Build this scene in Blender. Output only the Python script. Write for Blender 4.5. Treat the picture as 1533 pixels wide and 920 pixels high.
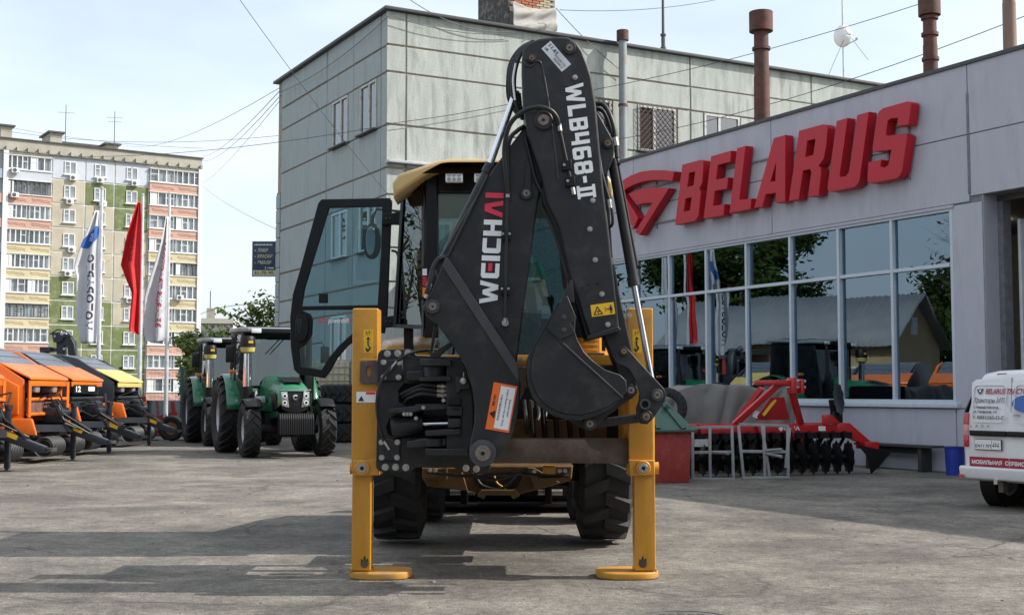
import bpy, bmesh, math, random
from mathutils import Vector, Matrix
random.seed(7)
R = math.radians
for _o in list(bpy.data.objects):
    bpy.data.objects.remove(_o)
scene = bpy.context.scene
COL = scene.collection

# ---------------------------------------------------------------- camera
F, CX, CY, CH = 1900.0, 766.5, 460.0, 1.4
TH = math.atan(125.0 / F)
cam_d = bpy.data.cameras.new('camera')
cam = bpy.data.objects.new('camera', cam_d)
COL.objects.link(cam)
cam_d.sensor_width = 36.0
cam_d.lens = F / 1533.0 * 36.0
cam_d.clip_start = 0.1
cam_d.clip_end = 5000
cam.location = (0, 0, CH)
cam.rotation_euler = (R(90) + TH, 0, 0)
scene.camera = cam

# ---------------------------------------------------------------- world, sun, exposure
SUN_AZ, SUN_EL = R(91.5), R(39.8)
world = bpy.data.worlds.new('World')
scene.world = world
world.use_nodes = True
wt = world.node_tree
wt.nodes.clear()
w_out = wt.nodes.new('ShaderNodeOutputWorld')
w_bg = wt.nodes.new('ShaderNodeBackground')
w_bg.inputs['Strength'].default_value = 0.15
w_sky = wt.nodes.new('ShaderNodeTexSky')
w_sky.sky_type = 'NISHITA'
w_sky.sun_disc = False
w_sky.sun_elevation = SUN_EL
w_sky.sun_rotation = SUN_AZ
w_sky.air_density = 1.0
w_sky.dust_density = 3.0
w_sky.ozone_density = 1.0
w_tc = wt.nodes.new('ShaderNodeTexCoord')
w_map = wt.nodes.new('ShaderNodeMapping')
w_map.inputs['Scale'].default_value = (1.3, 1.3, 4.2)
w_map.inputs['Rotation'].default_value = (0, 0, 0.6)
w_n = wt.nodes.new('ShaderNodeTexNoise')
w_n.inputs['Scale'].default_value = 1.6
w_n.inputs['Detail'].default_value = 7
w_n.inputs['Roughness'].default_value = 0.55
w_r = wt.nodes.new('ShaderNodeValToRGB')
w_r.color_ramp.elements[0].position = 0.33
w_r.color_ramp.elements[0].color = (0.42, 0.42, 0.42, 1)
w_r.color_ramp.elements[1].position = 0.68
w_r.color_ramp.elements[1].color = (0.85, 0.85, 0.85, 1)
w_mix = wt.nodes.new('ShaderNodeMixRGB')
w_mix.inputs[2].default_value = (5.0, 5.45, 5.85, 1)
wt.links.new(w_tc.outputs['Generated'], w_map.inputs['Vector'])
wt.links.new(w_map.outputs['Vector'], w_n.inputs['Vector'])
wt.links.new(w_n.outputs['Fac'], w_r.inputs['Fac'])
wt.links.new(w_r.outputs['Color'], w_mix.inputs[0])
wt.links.new(w_sky.outputs['Color'], w_mix.inputs[1])
wt.links.new(w_mix.outputs['Color'], w_bg.inputs['Color'])
wt.links.new(w_bg.outputs['Background'], w_out.inputs['Surface'])

sun_d = bpy.data.lights.new('sun', 'SUN')
sun_d.energy = 4.0
sun_d.angle = R(0.6)
sun_d.color = (1.0, 0.95, 0.88)
sun = bpy.data.objects.new('sun', sun_d)
COL.objects.link(sun)
_sd = Vector((math.sin(SUN_AZ) * math.cos(SUN_EL), math.cos(SUN_AZ) * math.cos(SUN_EL), math.sin(SUN_EL)))
sun.rotation_euler = (-_sd).to_track_quat('-Z', 'Y').to_euler()
sun.location = (30, -5, 30)

scene.view_settings.view_transform = 'Standard'
scene.view_settings.look = 'None'
scene.view_settings.exposure = 0.6
scene.view_settings.gamma = 1.0
scene.view_settings.use_curve_mapping = False
scene.cycles.max_bounces = 8
scene.cycles.transparent_max_bounces = 16

# ---------------------------------------------------------------- pixel -> place helpers
_c, _s = math.cos(TH), math.sin(TH)
def ray(px, py):
    x = (px - CX) / F; y = (CY - py) / F
    return Vector((x, _c - _s * y, _s + _c * y))
def P(px, py, Y):
    r = ray(px, py); k = Y / r.y
    return Vector((r.x * k, Y, r.z * k + CH))
def G(px, py):
    r = ray(px, py); k = -CH / r.z
    return Vector((r.x * k, r.y * k, 0))

# ---------------------------------------------------------------- materials
MATS = {}
def mat(name, col, rough=0.6, metal=0.0, var=0.12, scale=6.0, bump=0.0, bscale=40.0, col2=None, lo=0.35, hi=0.65, coat=0.0, detail=6, stretch=None, spec=0.5, dirt=None):
    if name in MATS:
        return MATS[name]
    m = bpy.data.materials.new(name); m.use_nodes = True
    t = m.node_tree; n = t.nodes; L = t.links
    b = n['Principled BSDF']
    b.inputs['Roughness'].default_value = rough
    b.inputs['Metallic'].default_value = metal
    b.inputs['Specular IOR Level'].default_value = spec
    if coat: b.inputs['Coat Weight'].default_value = coat; b.inputs['Coat Roughness'].default_value = 0.12
    tc = n.new('ShaderNodeTexCoord'); mp = n.new('ShaderNodeMapping')
    if stretch: mp.inputs['Scale'].default_value = stretch
    L.new(tc.outputs['Object'], mp.inputs['Vector'])
    nz = n.new('ShaderNodeTexNoise'); nz.inputs['Scale'].default_value = scale; nz.inputs['Detail'].default_value = detail; nz.inputs['Roughness'].default_value = 0.62
    L.new(mp.outputs['Vector'], nz.inputs['Vector'])
    rp = n.new('ShaderNodeValToRGB')
    c1 = tuple(max(0, c * (1 - var)) for c in col); c2 = tuple(min(1, c * (1 + var)) for c in col) if col2 is None else col2
    if col2 is not None: c1 = col
    rp.color_ramp.elements[0].position = lo; rp.color_ramp.elements[0].color = (*c1, 1)
    rp.color_ramp.elements[1].position = hi; rp.color_ramp.elements[1].color = (*c2, 1)
    L.new(nz.outputs['Fac'], rp.inputs['Fac'])
    last = rp.outputs['Color']
    if dirt:
        dcol, damt, dscale = dirt
        n2 = n.new('ShaderNodeTexNoise'); n2.inputs['Scale'].default_value = dscale; n2.inputs['Detail'].default_value = 8; n2.inputs['Roughness'].default_value = 0.7
        L.new(mp.outputs['Vector'], n2.inputs['Vector'])
        r2 = n.new('ShaderNodeValToRGB'); r2.color_ramp.elements[0].position = 0.5; r2.color_ramp.elements[0].color = (0, 0, 0, 1)
        r2.color_ramp.elements[1].position = 0.72; r2.color_ramp.elements[1].color = (damt,) * 3 + (1,)
        L.new(n2.outputs['Fac'], r2.inputs['Fac'])
        mx = n.new('ShaderNodeMixRGB'); mx.inputs[2].default_value = (*dcol, 1)
        L.new(r2.outputs['Color'], mx.inputs[0]); L.new(last, mx.inputs[1])
        last = mx.outputs['Color']
    L.new(last, b.inputs['Base Color'])
    rr = n.new('ShaderNodeMapRange'); rr.inputs['To Min'].default_value = max(0.02, rough - 0.12); rr.inputs['To Max'].default_value = min(1, rough + 0.12)
    L.new(nz.outputs['Fac'], rr.inputs['Value']); L.new(rr.outputs['Result'], b.inputs['Roughness'])
    if bump:
        nb = n.new('ShaderNodeTexNoise'); nb.inputs['Scale'].default_value = bscale; nb.inputs['Detail'].default_value = 5
        L.new(tc.outputs['Object'], nb.inputs['Vector'])
        bp = n.new('ShaderNodeBump'); bp.inputs['Strength'].default_value = bump; bp.inputs['Distance'].default_value = 0.02
        L.new(nb.outputs['Fac'], bp.inputs['Height']); L.new(bp.outputs['Normal'], b.inputs['Normal'])
    MATS[name] = m
    return m

def glass(name, tint, refl=0.25, rough=0.0, rcol=(1, 1, 1)):
    if name in MATS: return MATS[name]
    m = bpy.data.materials.new(name); m.use_nodes = True
    t = m.node_tree; n = t.nodes; L = t.links; n.clear()
    o = n.new('ShaderNodeOutputMaterial'); mx = n.new('ShaderNodeMixShader')
    tr = n.new('ShaderNodeBsdfTransparent'); tr.inputs['Color'].default_value = (*tint, 1)
    gl = n.new('ShaderNodeBsdfGlossy'); gl.inputs['Roughness'].default_value = rough; gl.inputs['Color'].default_value = (*rcol, 1)
    lw = n.new('ShaderNodeFresnel'); lw.inputs['IOR'].default_value = 1.5
    mr = n.new('ShaderNodeMapRange'); mr.inputs['From Min'].default_value = 0.04; mr.inputs['From Max'].default_value = 1.0
    mr.inputs['To Min'].default_value = refl; mr.inputs['To Max'].default_value = 1.0
    L.new(lw.outputs['Fac'], mr.inputs['Value']); L.new(mr.outputs['Result'], mx.inputs[0])
    tc = n.new('ShaderNodeTexCoord'); nz = n.new('ShaderNodeTexNoise'); nz.inputs['Scale'].default_value = 1.1; nz.inputs['Detail'].default_value = 1
    bp = n.new('ShaderNodeBump'); bp.inputs['Strength'].default_value = 0.06; bp.inputs['Distance'].default_value = 0.02
    L.new(tc.outputs['Object'], nz.inputs['Vector']); L.new(nz.outputs['Fac'], bp.inputs['Height']); L.new(bp.outputs['Normal'], gl.inputs['Normal'])
    L.new(tr.outputs[0], mx.inputs[1]); L.new(gl.outputs[0], mx.inputs[2]); L.new(mx.outputs[0], o.inputs['Surface'])
    MATS[name] = m
    return m

def emit(name, col, strength):
    if name in MATS: return MATS[name]
    m = bpy.data.materials.new(name); m.use_nodes = True
    n = m.node_tree.nodes
    b = n['Principled BSDF']
    b.inputs['Base Color'].default_value = (*col, 1); b.inputs['Emission Color'].default_value = (*col, 1); b.inputs['Emission Strength'].default_value = strength
    MATS[name] = m
    return m

M_GREY = mat('machine_grey_paint', (0.017, 0.0175, 0.02), 0.46, var=0.12, scale=3, bump=0.03, bscale=120, dirt=((0.075, 0.07, 0.064), 0.42, 6), spec=.38)
M_GREY2 = mat('bevel_grey_paint', (0.05, 0.05, 0.057), 0.5, var=0.12, scale=4, spec=.4)
M_BLACK = mat('black_plastic', (0.006, 0.006, 0.007), 0.5, var=0.2, scale=9, spec=.3)
M_HOSE = mat('hose_rubber', (0.01, 0.01, 0.011), 0.5, var=0.2, scale=20)
M_YEL = mat('yellow_paint', (0.53, 0.245, 0.02), 0.36, var=0.07, scale=3, coat=0.25, dirt=((0.2, 0.13, 0.05), 0.5, 4))
M_YELLEG = mat('worn_leg_paint', (0.52, 0.24, 0.02), 0.38, var=0.1, scale=5, coat=0.2, dirt=((0.12, 0.075, 0.03), 0.75, 3.2), stretch=(1.6, 1.6, .22))
M_YELD = mat('shade_darkened_yellow_paint', (0.1, 0.052, 0.012), 0.6, var=0.3, scale=4, dirt=((0.03, 0.022, 0.015), 0.9, 3.5))  # machine yellow darkened so the colour carries the shade underneath
M_PAD = mat('dusty_pad_paint', (0.5, 0.245, 0.03), 0.5, var=0.12, scale=5, dirt=((0.24, 0.19, 0.13), 0.85, 4))
M_ROOFTAN = mat('roof_paint_with_sky_sheen', (0.52, 0.36, 0.15), 0.4, var=0.05, scale=3, coat=0.2)  # yellow roof paint paled, sky reflection put into the colour
M_CHROME = mat('chrome_rod', (0.75, 0.76, 0.78), 0.16, metal=1.0, var=0.05)
M_STEEL = mat('zinc_bolt', (0.42, 0.41, 0.39), 0.4, metal=0.8, var=0.12, scale=30)
M_PIN = mat('pin_rust', (0.2, 0.13, 0.09), 0.6, metal=0.5, var=0.3, scale=40)
M_RUST = mat('rusty_rail', (0.06, 0.042, 0.034), 0.55, metal=0.2, scale=4, col2=(0.125, 0.105, 0.09), dirt=((0.09, 0.032, 0.018), 0.85, 5), bump=0.1, bscale=60)
M_TYRE = mat('tyre_rubber', (0.014, 0.014, 0.0145), 0.75, var=0.25, scale=14, bump=0.05, bscale=90, dirt=((0.06, 0.056, 0.05), 0.3, 6))
M_WHITE = mat('white_paint', (0.78, 0.78, 0.77), 0.4, var=0.03, scale=3)
M_DECW = mat('white_decal', (0.8, 0.81, 0.82), 0.45, var=0.03, scale=8)
M_DECR = mat('red_decal', (0.7, 0.03, 0.07), 0.45, var=0.04)
M_DECK = mat('black_decal', (0.012, 0.012, 0.012), 0.5, var=0.05)
M_DECY = mat('yellow_decal', (0.8, 0.48, 0.02), 0.45, var=0.05)
M_DECO = mat('orange_decal', (0.85, 0.16, 0.02), 0.45, var=0.05)
M_RUSTPIPE = mat('rusty_pipe', (0.06, 0.027, 0.02), 0.75, metal=0.1, scale=5, col2=(0.14, 0.052, 0.037), bump=0.1, bscale=30, dirt=((0.1, 0.08, 0.07), 0.7, 3))
M_GALV = mat('galvanised', (0.42, 0.43, 0.43), 0.45, metal=0.6, var=0.1, scale=9)
M_CABLE = mat('cable_black', (0.07, 0.07, 0.075), 0.6, var=0.1)

# ---------------------------------------------------------------- mesh building
def finish(me, angle=35):
    me.shade_smooth()
    me.set_sharp_from_angle(angle=R(angle))

ROOT = {}
def tag(o, label=None, cat=None, group=None, kind=None):
    if label: o['label'] = label
    if cat: o['category'] = cat
    if group: o['group'] = group
    if kind: o['kind'] = kind
    return o

def thing(name, label, cat, loc=(0, 0, 0), rz=0.0, group=None):
    o = bpy.data.objects.new(name, None)
    o.empty_display_size = 0.2
    COL.objects.link(o)
    o.location = loc
    o.rotation_euler = (0, 0, rz)
    tag(o, label, cat, group)
    ROOT[o] = (Matrix.Translation(Vector(loc)) @ Matrix.Rotation(rz, 4, 'Z')).inverted()
    return o

def top_of(o):
    while o.parent: o = o.parent
    return o

def link(name, me, m, parent=None, world=False, angle=35):
    """ONE mesh object; world=True bakes world coordinates into the parent's space"""
    if world and parent is not None:
        me.transform(ROOT[top_of(parent)])
    finish(me, angle)
    o = bpy.data.objects.new(name, me)
    COL.objects.link(o)
    if m is not None and not me.materials: me.materials.append(m)
    if parent is not None: o.parent = parent
    return o

def inst(name, me, parent, loc=(0, 0, 0), rot=(0, 0, 0), scale=(1, 1, 1)):
    o = bpy.data.objects.new(name, me)
    COL.objects.link(o)
    o.parent = parent; o.location = loc; o.rotation_euler = rot; o.scale = scale
    return o

def copy_tree(o, parent=None):
    c = o.copy(); COL.objects.link(c); c.parent = parent
    for ch in o.children: copy_tree(ch, c)
    return c

class MB:
    def __init__(s): s.v = []; s.f = []
    def add(s, vs, fs):
        k = len(s.v); s.v += [tuple(v) for v in vs]; s.f += [tuple(i + k for i in f) for f in fs]; return s
    def box(s, c, d, rot=None):
        x, y, z = d[0] / 2, d[1] / 2, d[2] / 2
        vs = [Vector(p) for p in ((-x, -y, -z), (x, -y, -z), (x, y, -z), (-x, y, -z), (-x, -y, z), (x, -y, z), (x, y, z), (-x, y, z))]
        if rot is not None: vs = [rot @ v for v in vs]
        c = Vector(c)
        return s.add([v + c for v in vs], [(0, 3, 2, 1), (4, 5, 6, 7), (0, 1, 5, 4), (1, 2, 6, 5), (2, 3, 7, 6), (3, 0, 4, 7)])
    def b2(s, lo, hi):
        return s.box([(a + b) / 2 for a, b in zip(lo, hi)], [abs(b - a) for a, b in zip(lo, hi)])
    def hexa(s, p):   # 8 corners: bottom 4 ccw, top 4 ccw
        return s.add(p, [(0, 3, 2, 1), (4, 5, 6, 7), (0, 1, 5, 4), (1, 2, 6, 5), (2, 3, 7, 6), (3, 0, 4, 7)])
    def cyl(s, a, b, r0, r1=None, n=16, cap=True):
        a = Vector(a); b = Vector(b); r1 = r0 if r1 is None else r1
        d = (b - a).normalized(); u = d.orthogonal().normalized(); w = d.cross(u)
        vs = []
        for p, r in ((a, r0), (b, r1)):
            for i in range(n):
                t = 2 * math.pi * i / n; vs.append(p + u * (r * math.cos(t)) + w * (r * math.sin(t)))
        fs = [(i, (i + 1) % n, n + (i + 1) % n, n + i) for i in range(n)]
        if cap: fs += [tuple(range(n - 1, -1, -1)), tuple(range(n, 2 * n))]
        return s.add(vs, fs)
    def tube(s, pts, r, n=8):
        pts = [Vector(p) for p in pts]
        rs = r if isinstance(r, (list, tuple)) else [r] * len(pts)
        u = None; vs = []
        for i, p in enumerate(pts):
            d = (pts[min(i + 1, len(pts) - 1)] - pts[max(i - 1, 0)])
            d = d.normalized() if d.length > 1e-9 else Vector((0, 0, 1))
            u = d.orthogonal().normalized() if u is None else (u - d * u.dot(d)).normalized()
            w = d.cross(u)
            for k in range(n):
                t = 2 * math.pi * k / n; vs.append(p + u * (rs[i] * math.cos(t)) + w * (rs[i] * math.sin(t)))
        fs = []
        for i in range(len(pts) - 1):
            for k in range(n):
                fs.append((i * n + k, i * n + (k + 1) % n, (i + 1) * n + (k + 1) % n, (i + 1) * n + k))
        m = (len(pts) - 1) * n
        fs += [tuple(range(n - 1, -1, -1)), tuple(range(m, m + n))]
        return s.add(vs, fs)
    def bar(s, a, b, w, h, up=(0, 0, 1)):
        a = Vector(a); b = Vector(b); d = (b - a).normalized(); up = Vector(up)
        x = d.cross(up)
        x = x.normalized() if x.length > 1e-6 else d.orthogonal().normalized()
        z = x.cross(d)
        vs = []
        for p in (a, b):
            for i, j in ((-1, -1), (1, -1), (1, 1), (-1, 1)): vs.append(p + x * (i * w / 2) + z * (j * h / 2))
        return s.add(vs, [(0, 1, 2, 3), (7, 6, 5, 4), (0, 4, 5, 1), (1, 5, 6, 2), (2, 6, 7, 3), (3, 7, 4, 0)])
    def lathe(s, prof, c=(0, 0, 0), axis='X', n=32):
        """closed profile list of (along, radius)"""
        c = Vector(c); vs = []; m = len(prof)
        for i in range(n):
            t = 2 * math.pi * i / n; a, b = math.cos(t), math.sin(t)
            for x, r in prof:
                v = (x, r * a, r * b) if axis == 'X' else ((r * a, x, r * b) if axis == 'Y' else (r * a, r * b, x))
                vs.append(c + Vector(v))
        fs = []
        for i in range(n):
            j = (i + 1) % n
            for k in range(m):
                l = (k + 1) % m
                fs.append((i * m + k, i * m + l, j * m + l, j * m + k))
        return s.add(vs, fs)
    def prism(s, pts, off):
        """pts: ordered 3D polygon; extruded by vector off"""
        n = len(pts); off = Vector(off); pts = [Vector(p) for p in pts]
        return s.add(pts + [p + off for p in pts], [tuple(range(n)), tuple(range(2 * n - 1, n - 1, -1))] + [(i, i + n, (i + 1) % n + n, (i + 1) % n) for i in range(n)])
    def grid(s, fn, nu, nv, thick=None):
        vs = [fn(i / nu, j / nv) for i in range(nu + 1) for j in range(nv + 1)]
        fs = [(i * (nv + 1) + j, (i + 1) * (nv + 1) + j, (i + 1) * (nv + 1) + j + 1, i * (nv + 1) + j + 1) for i in range(nu) for j in range(nv)]
        return s.add(vs, fs)
    def mesh(s, name='m', bevel=0.0, segs=2, recalc=True, bang=30):
        me = bpy.data.meshes.new(name); me.from_pydata([tuple(v) for v in s.v], [], s.f)
        bm = bmesh.new(); bm.from_mesh(me)
        if recalc: bmesh.ops.recalc_face_normals(bm, faces=bm.faces)
        if bevel:
            ed = [e for e in bm.edges if len(e.link_faces) == 2 and e.calc_face_angle(0) > R(bang)]
            bmesh.ops.bevel(bm, geom=ed, offset=bevel, segments=segs, affect='EDGES', profile=0.6, clamp_overlap=True)
        bm.to_mesh(me); bm.free(); me.validate(); me.update()
        return me
    def build(s, name, m, parent=None, world=False, bevel=0.0, segs=2, angle=35):
        return link(name, s.mesh(name, bevel, segs), m, parent, world, angle)

def curve_mesh(polys, extrude, bevel=0.0, res=2):
    """solid from 2D outlines (holes allowed), centred on z=0, total thickness 2*extrude"""
    cu = bpy.data.curves.new('c', 'CURVE'); cu.dimensions = '2D'; cu.fill_mode = 'BOTH'
    cu.extrude = max(extrude - bevel, 0); cu.bevel_depth = bevel; cu.bevel_resolution = res; cu.offset = -bevel
    for p in polys:
        sp = cu.splines.new('POLY'); sp.points.add(len(p) - 1)
        for i, q in enumerate(p): sp.points[i].co = (q[0], q[1], 0, 1)
        sp.use_cyclic_u = True
    ob = bpy.data.objects.new('c', cu); COL.objects.link(ob)
    me = bpy.data.meshes.new_from_object(ob.evaluated_get(bpy.context.evaluated_depsgraph_get()))
    bpy.data.objects.remove(ob); bpy.data.curves.remove(cu)
    me.materials.clear()
    return me

def smooth_poly(pts, it=2, keep=()):
    """Chaikin corner cutting; indices in keep stay sharp on the first pass"""
    for k in range(it):
        out = []
        n = len(pts)
        for i in range(n):
            a, b = pts[i], pts[(i + 1) % n]
            out.append((a[0] * .75 + b[0] * .25, a[1] * .75 + b[1] * .25)); out.append((a[0] * .25 + b[0] * .75, a[1] * .25 + b[1] * .75))
        pts = out
    return pts

def plate(name, polys, Y0, Y1, m, parent, bevel=0.006, smooth=0, world=True):
    """solid plate parallel to the image plane: outline(s) in photo pixels read at depth Y0, real thickness Y0..Y1"""
    if isinstance(polys[0][0], (int, float)): polys = [polys]
    if smooth: polys = [smooth_poly(p, smooth) for p in polys]
    q = []
    for p in polys:
        w = [P(a, b, Y0) for a, b in p]; q.append([(v.x, v.z) for v in w])
    me = curve_mesh(q, abs(Y1 - Y0) / 2, bevel)
    me.transform(Matrix(((1, 0, 0, 0), (0, 0, -1, (Y0 + Y1) / 2), (0, 1, 0, 0), (0, 0, 0, 1))))
    return link(name, me, m, parent, world)

def text_mesh(txt, extrude=0.0, shear=0.0, bold=0.0, space=1.0):
    cu = bpy.data.curves.new('t', 'FONT'); cu.body = txt; cu.size = 1; cu.shear = shear; cu.offset = bold; cu.space_character = space; cu.extrude = extrude; cu.resolution_u = 3
    ob = bpy.data.objects.new('t', cu); COL.objects.link(ob)
    me = bpy.data.meshes.new_from_object(ob.evaluated_get(bpy.context.evaluated_depsgraph_get()))
    bpy.data.objects.remove(ob); bpy.data.curves.remove(cu)
    me.materials.clear()
    return me

def fit_mesh(me, o, rv, uv):
    """scale a flat mesh's bounding box onto the parallelogram o, o+rv, o+uv"""
    o, rv, uv = Vector(o), Vector(rv), Vector(uv)
    xs = [v.co.x for v in me.vertices]; ys = [v.co.y for v in me.vertices]
    x0, x1, y0, y1 = min(xs), max(xs), min(ys), max(ys)
    nrm = rv.cross(uv).normalized()
    for v in me.vertices:
        v.co = o + rv * ((v.co.x - x0) / (x1 - x0)) + uv * ((v.co.y - y0) / (y1 - y0)) + nrm * v.co.z
    return me

def text(name, txt, o, rv, uv, m, parent, world=False, shear=0.0, bold=0.0, space=1.0):
    me = fit_mesh(text_mesh(txt, 0, shear, bold, space), o, rv, uv)
    return link(name, me, m, parent, world)

# block letters drawn on a 1-high grid: (width, outlines)
s_ = 0.23
GLY = {
 'W': (1.15, [[(0, 1), (.22, 1), (.33, .38), (.47, .85), (.68, .85), (.82, .38), (.93, 1), (1.15, 1), (.95, 0), (.72, 0), (.575, .5), (.43, 0), (.2, 0)]]),
 'E': (.72, [[(0, 0), (.72, 0), (.72, s_), (.24, s_), (.24, .39), (.66, .39), (.66, .61), (.24, .61), (.24, 1 - s_), (.72, 1 - s_), (.72, 1), (0, 1)]]),
 'I': (.26, [[(0, 0), (.26, 0), (.26, 1), (0, 1)]]),
 'C': (.74, [[(0, .1), (.1, 0), (.74, 0), (.74, s_), (.25, s_), (.25, 1 - s_), (.74, 1 - s_), (.74, 1), (.1, 1), (0, .9)]]),
 'H': (.8, [[(0, 0), (.25, 0), (.25, .39), (.55, .39), (.55, 0), (.8, 0), (.8, 1), (.55, 1), (.55, .61), (.25, .61), (.25, 1), (0, 1)]]),
 'V': (.85, [[(0, 0), (.24, 0), (.44, .62), (.5, .62), (.61, 0), (.85, 0), (.66, 1), (.3, 1)]]),
 'L': (.66, [[(0, 0), (.66, 0), (.66, s_), (.24, s_), (.24, 1), (0, 1)]]),
 'B': (.74, [[(0, 0), (.64, 0), (.74, .1), (.74, .44), (.68, .5), (.74, .56), (.74, .9), (.64, 1), (0, 1)], [(.23, .2), (.23, .4), (.51, .4), (.51, .2)], [(.23, .6), (.23, .8), (.51, .8), (.51, .6)]]),
 '4': (.74, [[(.48, 0), (.72, 0), (.72, 1), (.48, 1), (.48, .45), (.24, .45), (.24, 1), (0, 1), (0, .24), (.48, .24)]]),
 '6': (.74, [[(0, .1), (.1, 0), (.64, 0), (.74, .1), (.74, .5), (.64, .6), (.24, .6), (.24, .8), (.7, .8), (.7, 1), (.1, 1), (0, .9)], [(.24, .2), (.24, .41), (.5, .41), (.5, .2)]]),
 '8': (.74, [[(0, .1), (.1, 0), (.64, 0), (.74, .1), (.74, .44), (.68, .5), (.74, .56), (.74, .9), (.64, 1), (.1, 1), (0, .9), (0, .56), (.06, .5), (0, .44)], [(.24, .2), (.24, .4), (.5, .4), (.5, .2)], [(.24, .6), (.24, .8), (.5, .8), (.5, .6)]]),
 '-': (.4, [[(0, .4), (.4, .4), (.4, .6), (0, .6)]]),
 '2': (.8, [[(0, 0), (.8, 0), (.8, .16), (.68, .16), (.68, .84), (.8, .84), (.8, 1), (0, 1), (0, .84), (.12, .84), (.12, .16), (0, .16)], [(.33, .16), (.33, .84), (.47, .84), (.47, .16)]]),
}
def glyph_line(txt, gap=0.14):
    polys = []; x = 0
    for ch in txt:
        w, ps = GLY[ch]
        polys.append([[(a + x, b) for a, b in p] for p in ps]); x += w + gap
    return polys, x - gap
# ================================================================ GROUND
def asphalt():
    m = bpy.data.materials.new('worn_asphalt'); m.use_nodes = True
    t = m.node_tree; n = t.nodes; L = t.links; b = n['Principled BSDF']
    tc = n.new('ShaderNodeTexCoord')
    def noise(sc, det, rough=0.6, st=None, dist=0.0):
        x = n.new('ShaderNodeTexNoise'); x.inputs['Scale'].default_value = sc; x.inputs['Detail'].default_value = det; x.inputs['Roughness'].default_value = rough; x.inputs['Distortion'].default_value = dist
        if st:
            mp = n.new('ShaderNodeMapping'); mp.inputs['Scale'].default_value = st; L.new(tc.outputs['Object'], mp.inputs['Vector']); L.new(mp.outputs['Vector'], x.inputs['Vector'])
        else: L.new(tc.outputs['Object'], x.inputs['Vector'])
        return x
    def ramp(src, a, ca, c, cc):
        r = n.new('ShaderNodeValToRGB'); r.color_ramp.elements[0].position = a; r.color_ramp.elements[0].color = (*ca, 1)
        r.color_ramp.elements[1].position = c; r.color_ramp.elements[1].color = (*cc, 1); L.new(src, r.inputs['Fac']); return r
    def mixc(f, a, c, mode='MIX', fac=None):
        x = n.new('ShaderNodeMixRGB'); x.blend_type = mode
        if fac is not None: x.inputs[0].default_value = fac
        else: L.new(f, x.inputs[0])
        for i, s in ((1, a), (2, c)):
            if isinstance(s, tuple): x.inputs[i].default_value = (*s, 1)
            else: L.new(s, x.inputs[i])
        return x
    big = ramp(noise(0.55, 8, 0.7, None, 0.5).outputs['Fac'], 0.38, (0.128, 0.119, 0.108), 0.63, (0.255, 0.235, 0.209))
    mid = ramp(noise(2.2, 9, 0.82).outputs['Fac'], 0.38, (0.72, 0.72, 0.73), 0.64, (1.22, 1.21, 1.18))
    c1 = mixc(None, big.outputs['Color'], mid.outputs['Color'], 'MULTIPLY', 1.0)
    fine = ramp(noise(70, 4, 0.8).outputs['Fac'], 0.4, (0.5, 0.5, 0.5), 0.64, (1.5, 1.48, 1.44))
    c2a = mixc(None, c1.outputs['Color'], fine.outputs['Color'], 'MULTIPLY', 0.9)
    grit = ramp(noise(14, 7, 0.85).outputs['Fac'], 0.4, (0.62, 0.62, 0.62), 0.62, (1.3, 1.29, 1.26))
    c2b = mixc(None, c2a.outputs['Color'], grit.outputs['Color'], 'MULTIPLY', 0.9)
    vs_ = n.new('ShaderNodeTexVoronoi'); vs_.inputs['Scale'].default_value = 6.5; vs_.inputs['Randomness'].default_value = 1.0; L.new(tc.outputs['Object'], vs_.inputs['Vector'])
    spk = ramp(vs_.outputs['Distance'], 0.05, (0.8, 0.8, 0.8), 0.1, (0, 0, 0))
    c2 = mixc(spk.outputs['Color'], c2b.outputs['Color'], (0.05, 0.046, 0.042))
    # pale stones worn out of the surface
    vo = n.new('ShaderNodeTexVoronoi'); vo.inputs['Scale'].default_value = 55; L.new(tc.outputs['Object'], vo.inputs['Vector'])
    st = ramp(vo.outputs['Distance'], 0.1, (1, 1, 1), 0.24, (0, 0, 0))
    wear = ramp(noise(1.1, 5, 0.6).outputs['Fac'], 0.45, (0, 0, 0), 0.62, (0.75, 0.75, 0.75))
    sm = mixc(None, st.outputs['Color'], wear.outputs['Color'], 'MULTIPLY', 1.0)
    c3 = mixc(sm.outputs['Color'], c2.outputs['Color'], (0.33, 0.31, 0.28))
    # dark oil and tar stains
    oil = ramp(noise(0.85, 7, 0.75, None, 0.8).outputs['Fac'], 0.6, (0, 0, 0), 0.74, (0.6, 0.6, 0.6))
    c4 = mixc(oil.outputs['Color'], c3.outputs['Color'], (0.06, 0.058, 0.055))
    # cracks
    dn = noise(1.4, 4, 0.6)
    av = n.new('ShaderNodeVectorMath'); av.operation = 'ADD'; sc = n.new('ShaderNodeVectorMath'); sc.operation = 'SCALE'; sc.inputs['Scale'].default_value = 0.55
    L.new(dn.outputs['Color'], sc.inputs[0]); L.new(tc.outputs['Object'], av.inputs[0]); L.new(sc.outputs['Vector'], av.inputs[1])
    ve = n.new('ShaderNodeTexVoronoi'); ve.feature = 'DISTANCE_TO_EDGE'; ve.inputs['Scale'].default_value = 0.42; L.new(av.outputs['Vector'], ve.inputs['Vector'])
    cr = ramp(ve.outputs['Distance'], 0.003, (0.85, 0.85, 0.85), 0.011, (0, 0, 0))
    gate = ramp(noise(0.3, 3).outputs['Fac'], 0.45, (0, 0, 0), 0.6, (1, 1, 1))
    cg = mixc(None, cr.outputs['Color'], gate.outputs['Color'], 'MULTIPLY', 1.0)
    c5 = mixc(cg.outputs['Color'], c4.outputs['Color'], (0.05, 0.048, 0.045))
    L.new(c5.outputs['Color'], b.inputs['Base Color'])
    b.inputs['Roughness'].default_value = 0.88
    b.inputs['Specular IOR Level'].default_value = 0.25
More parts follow.
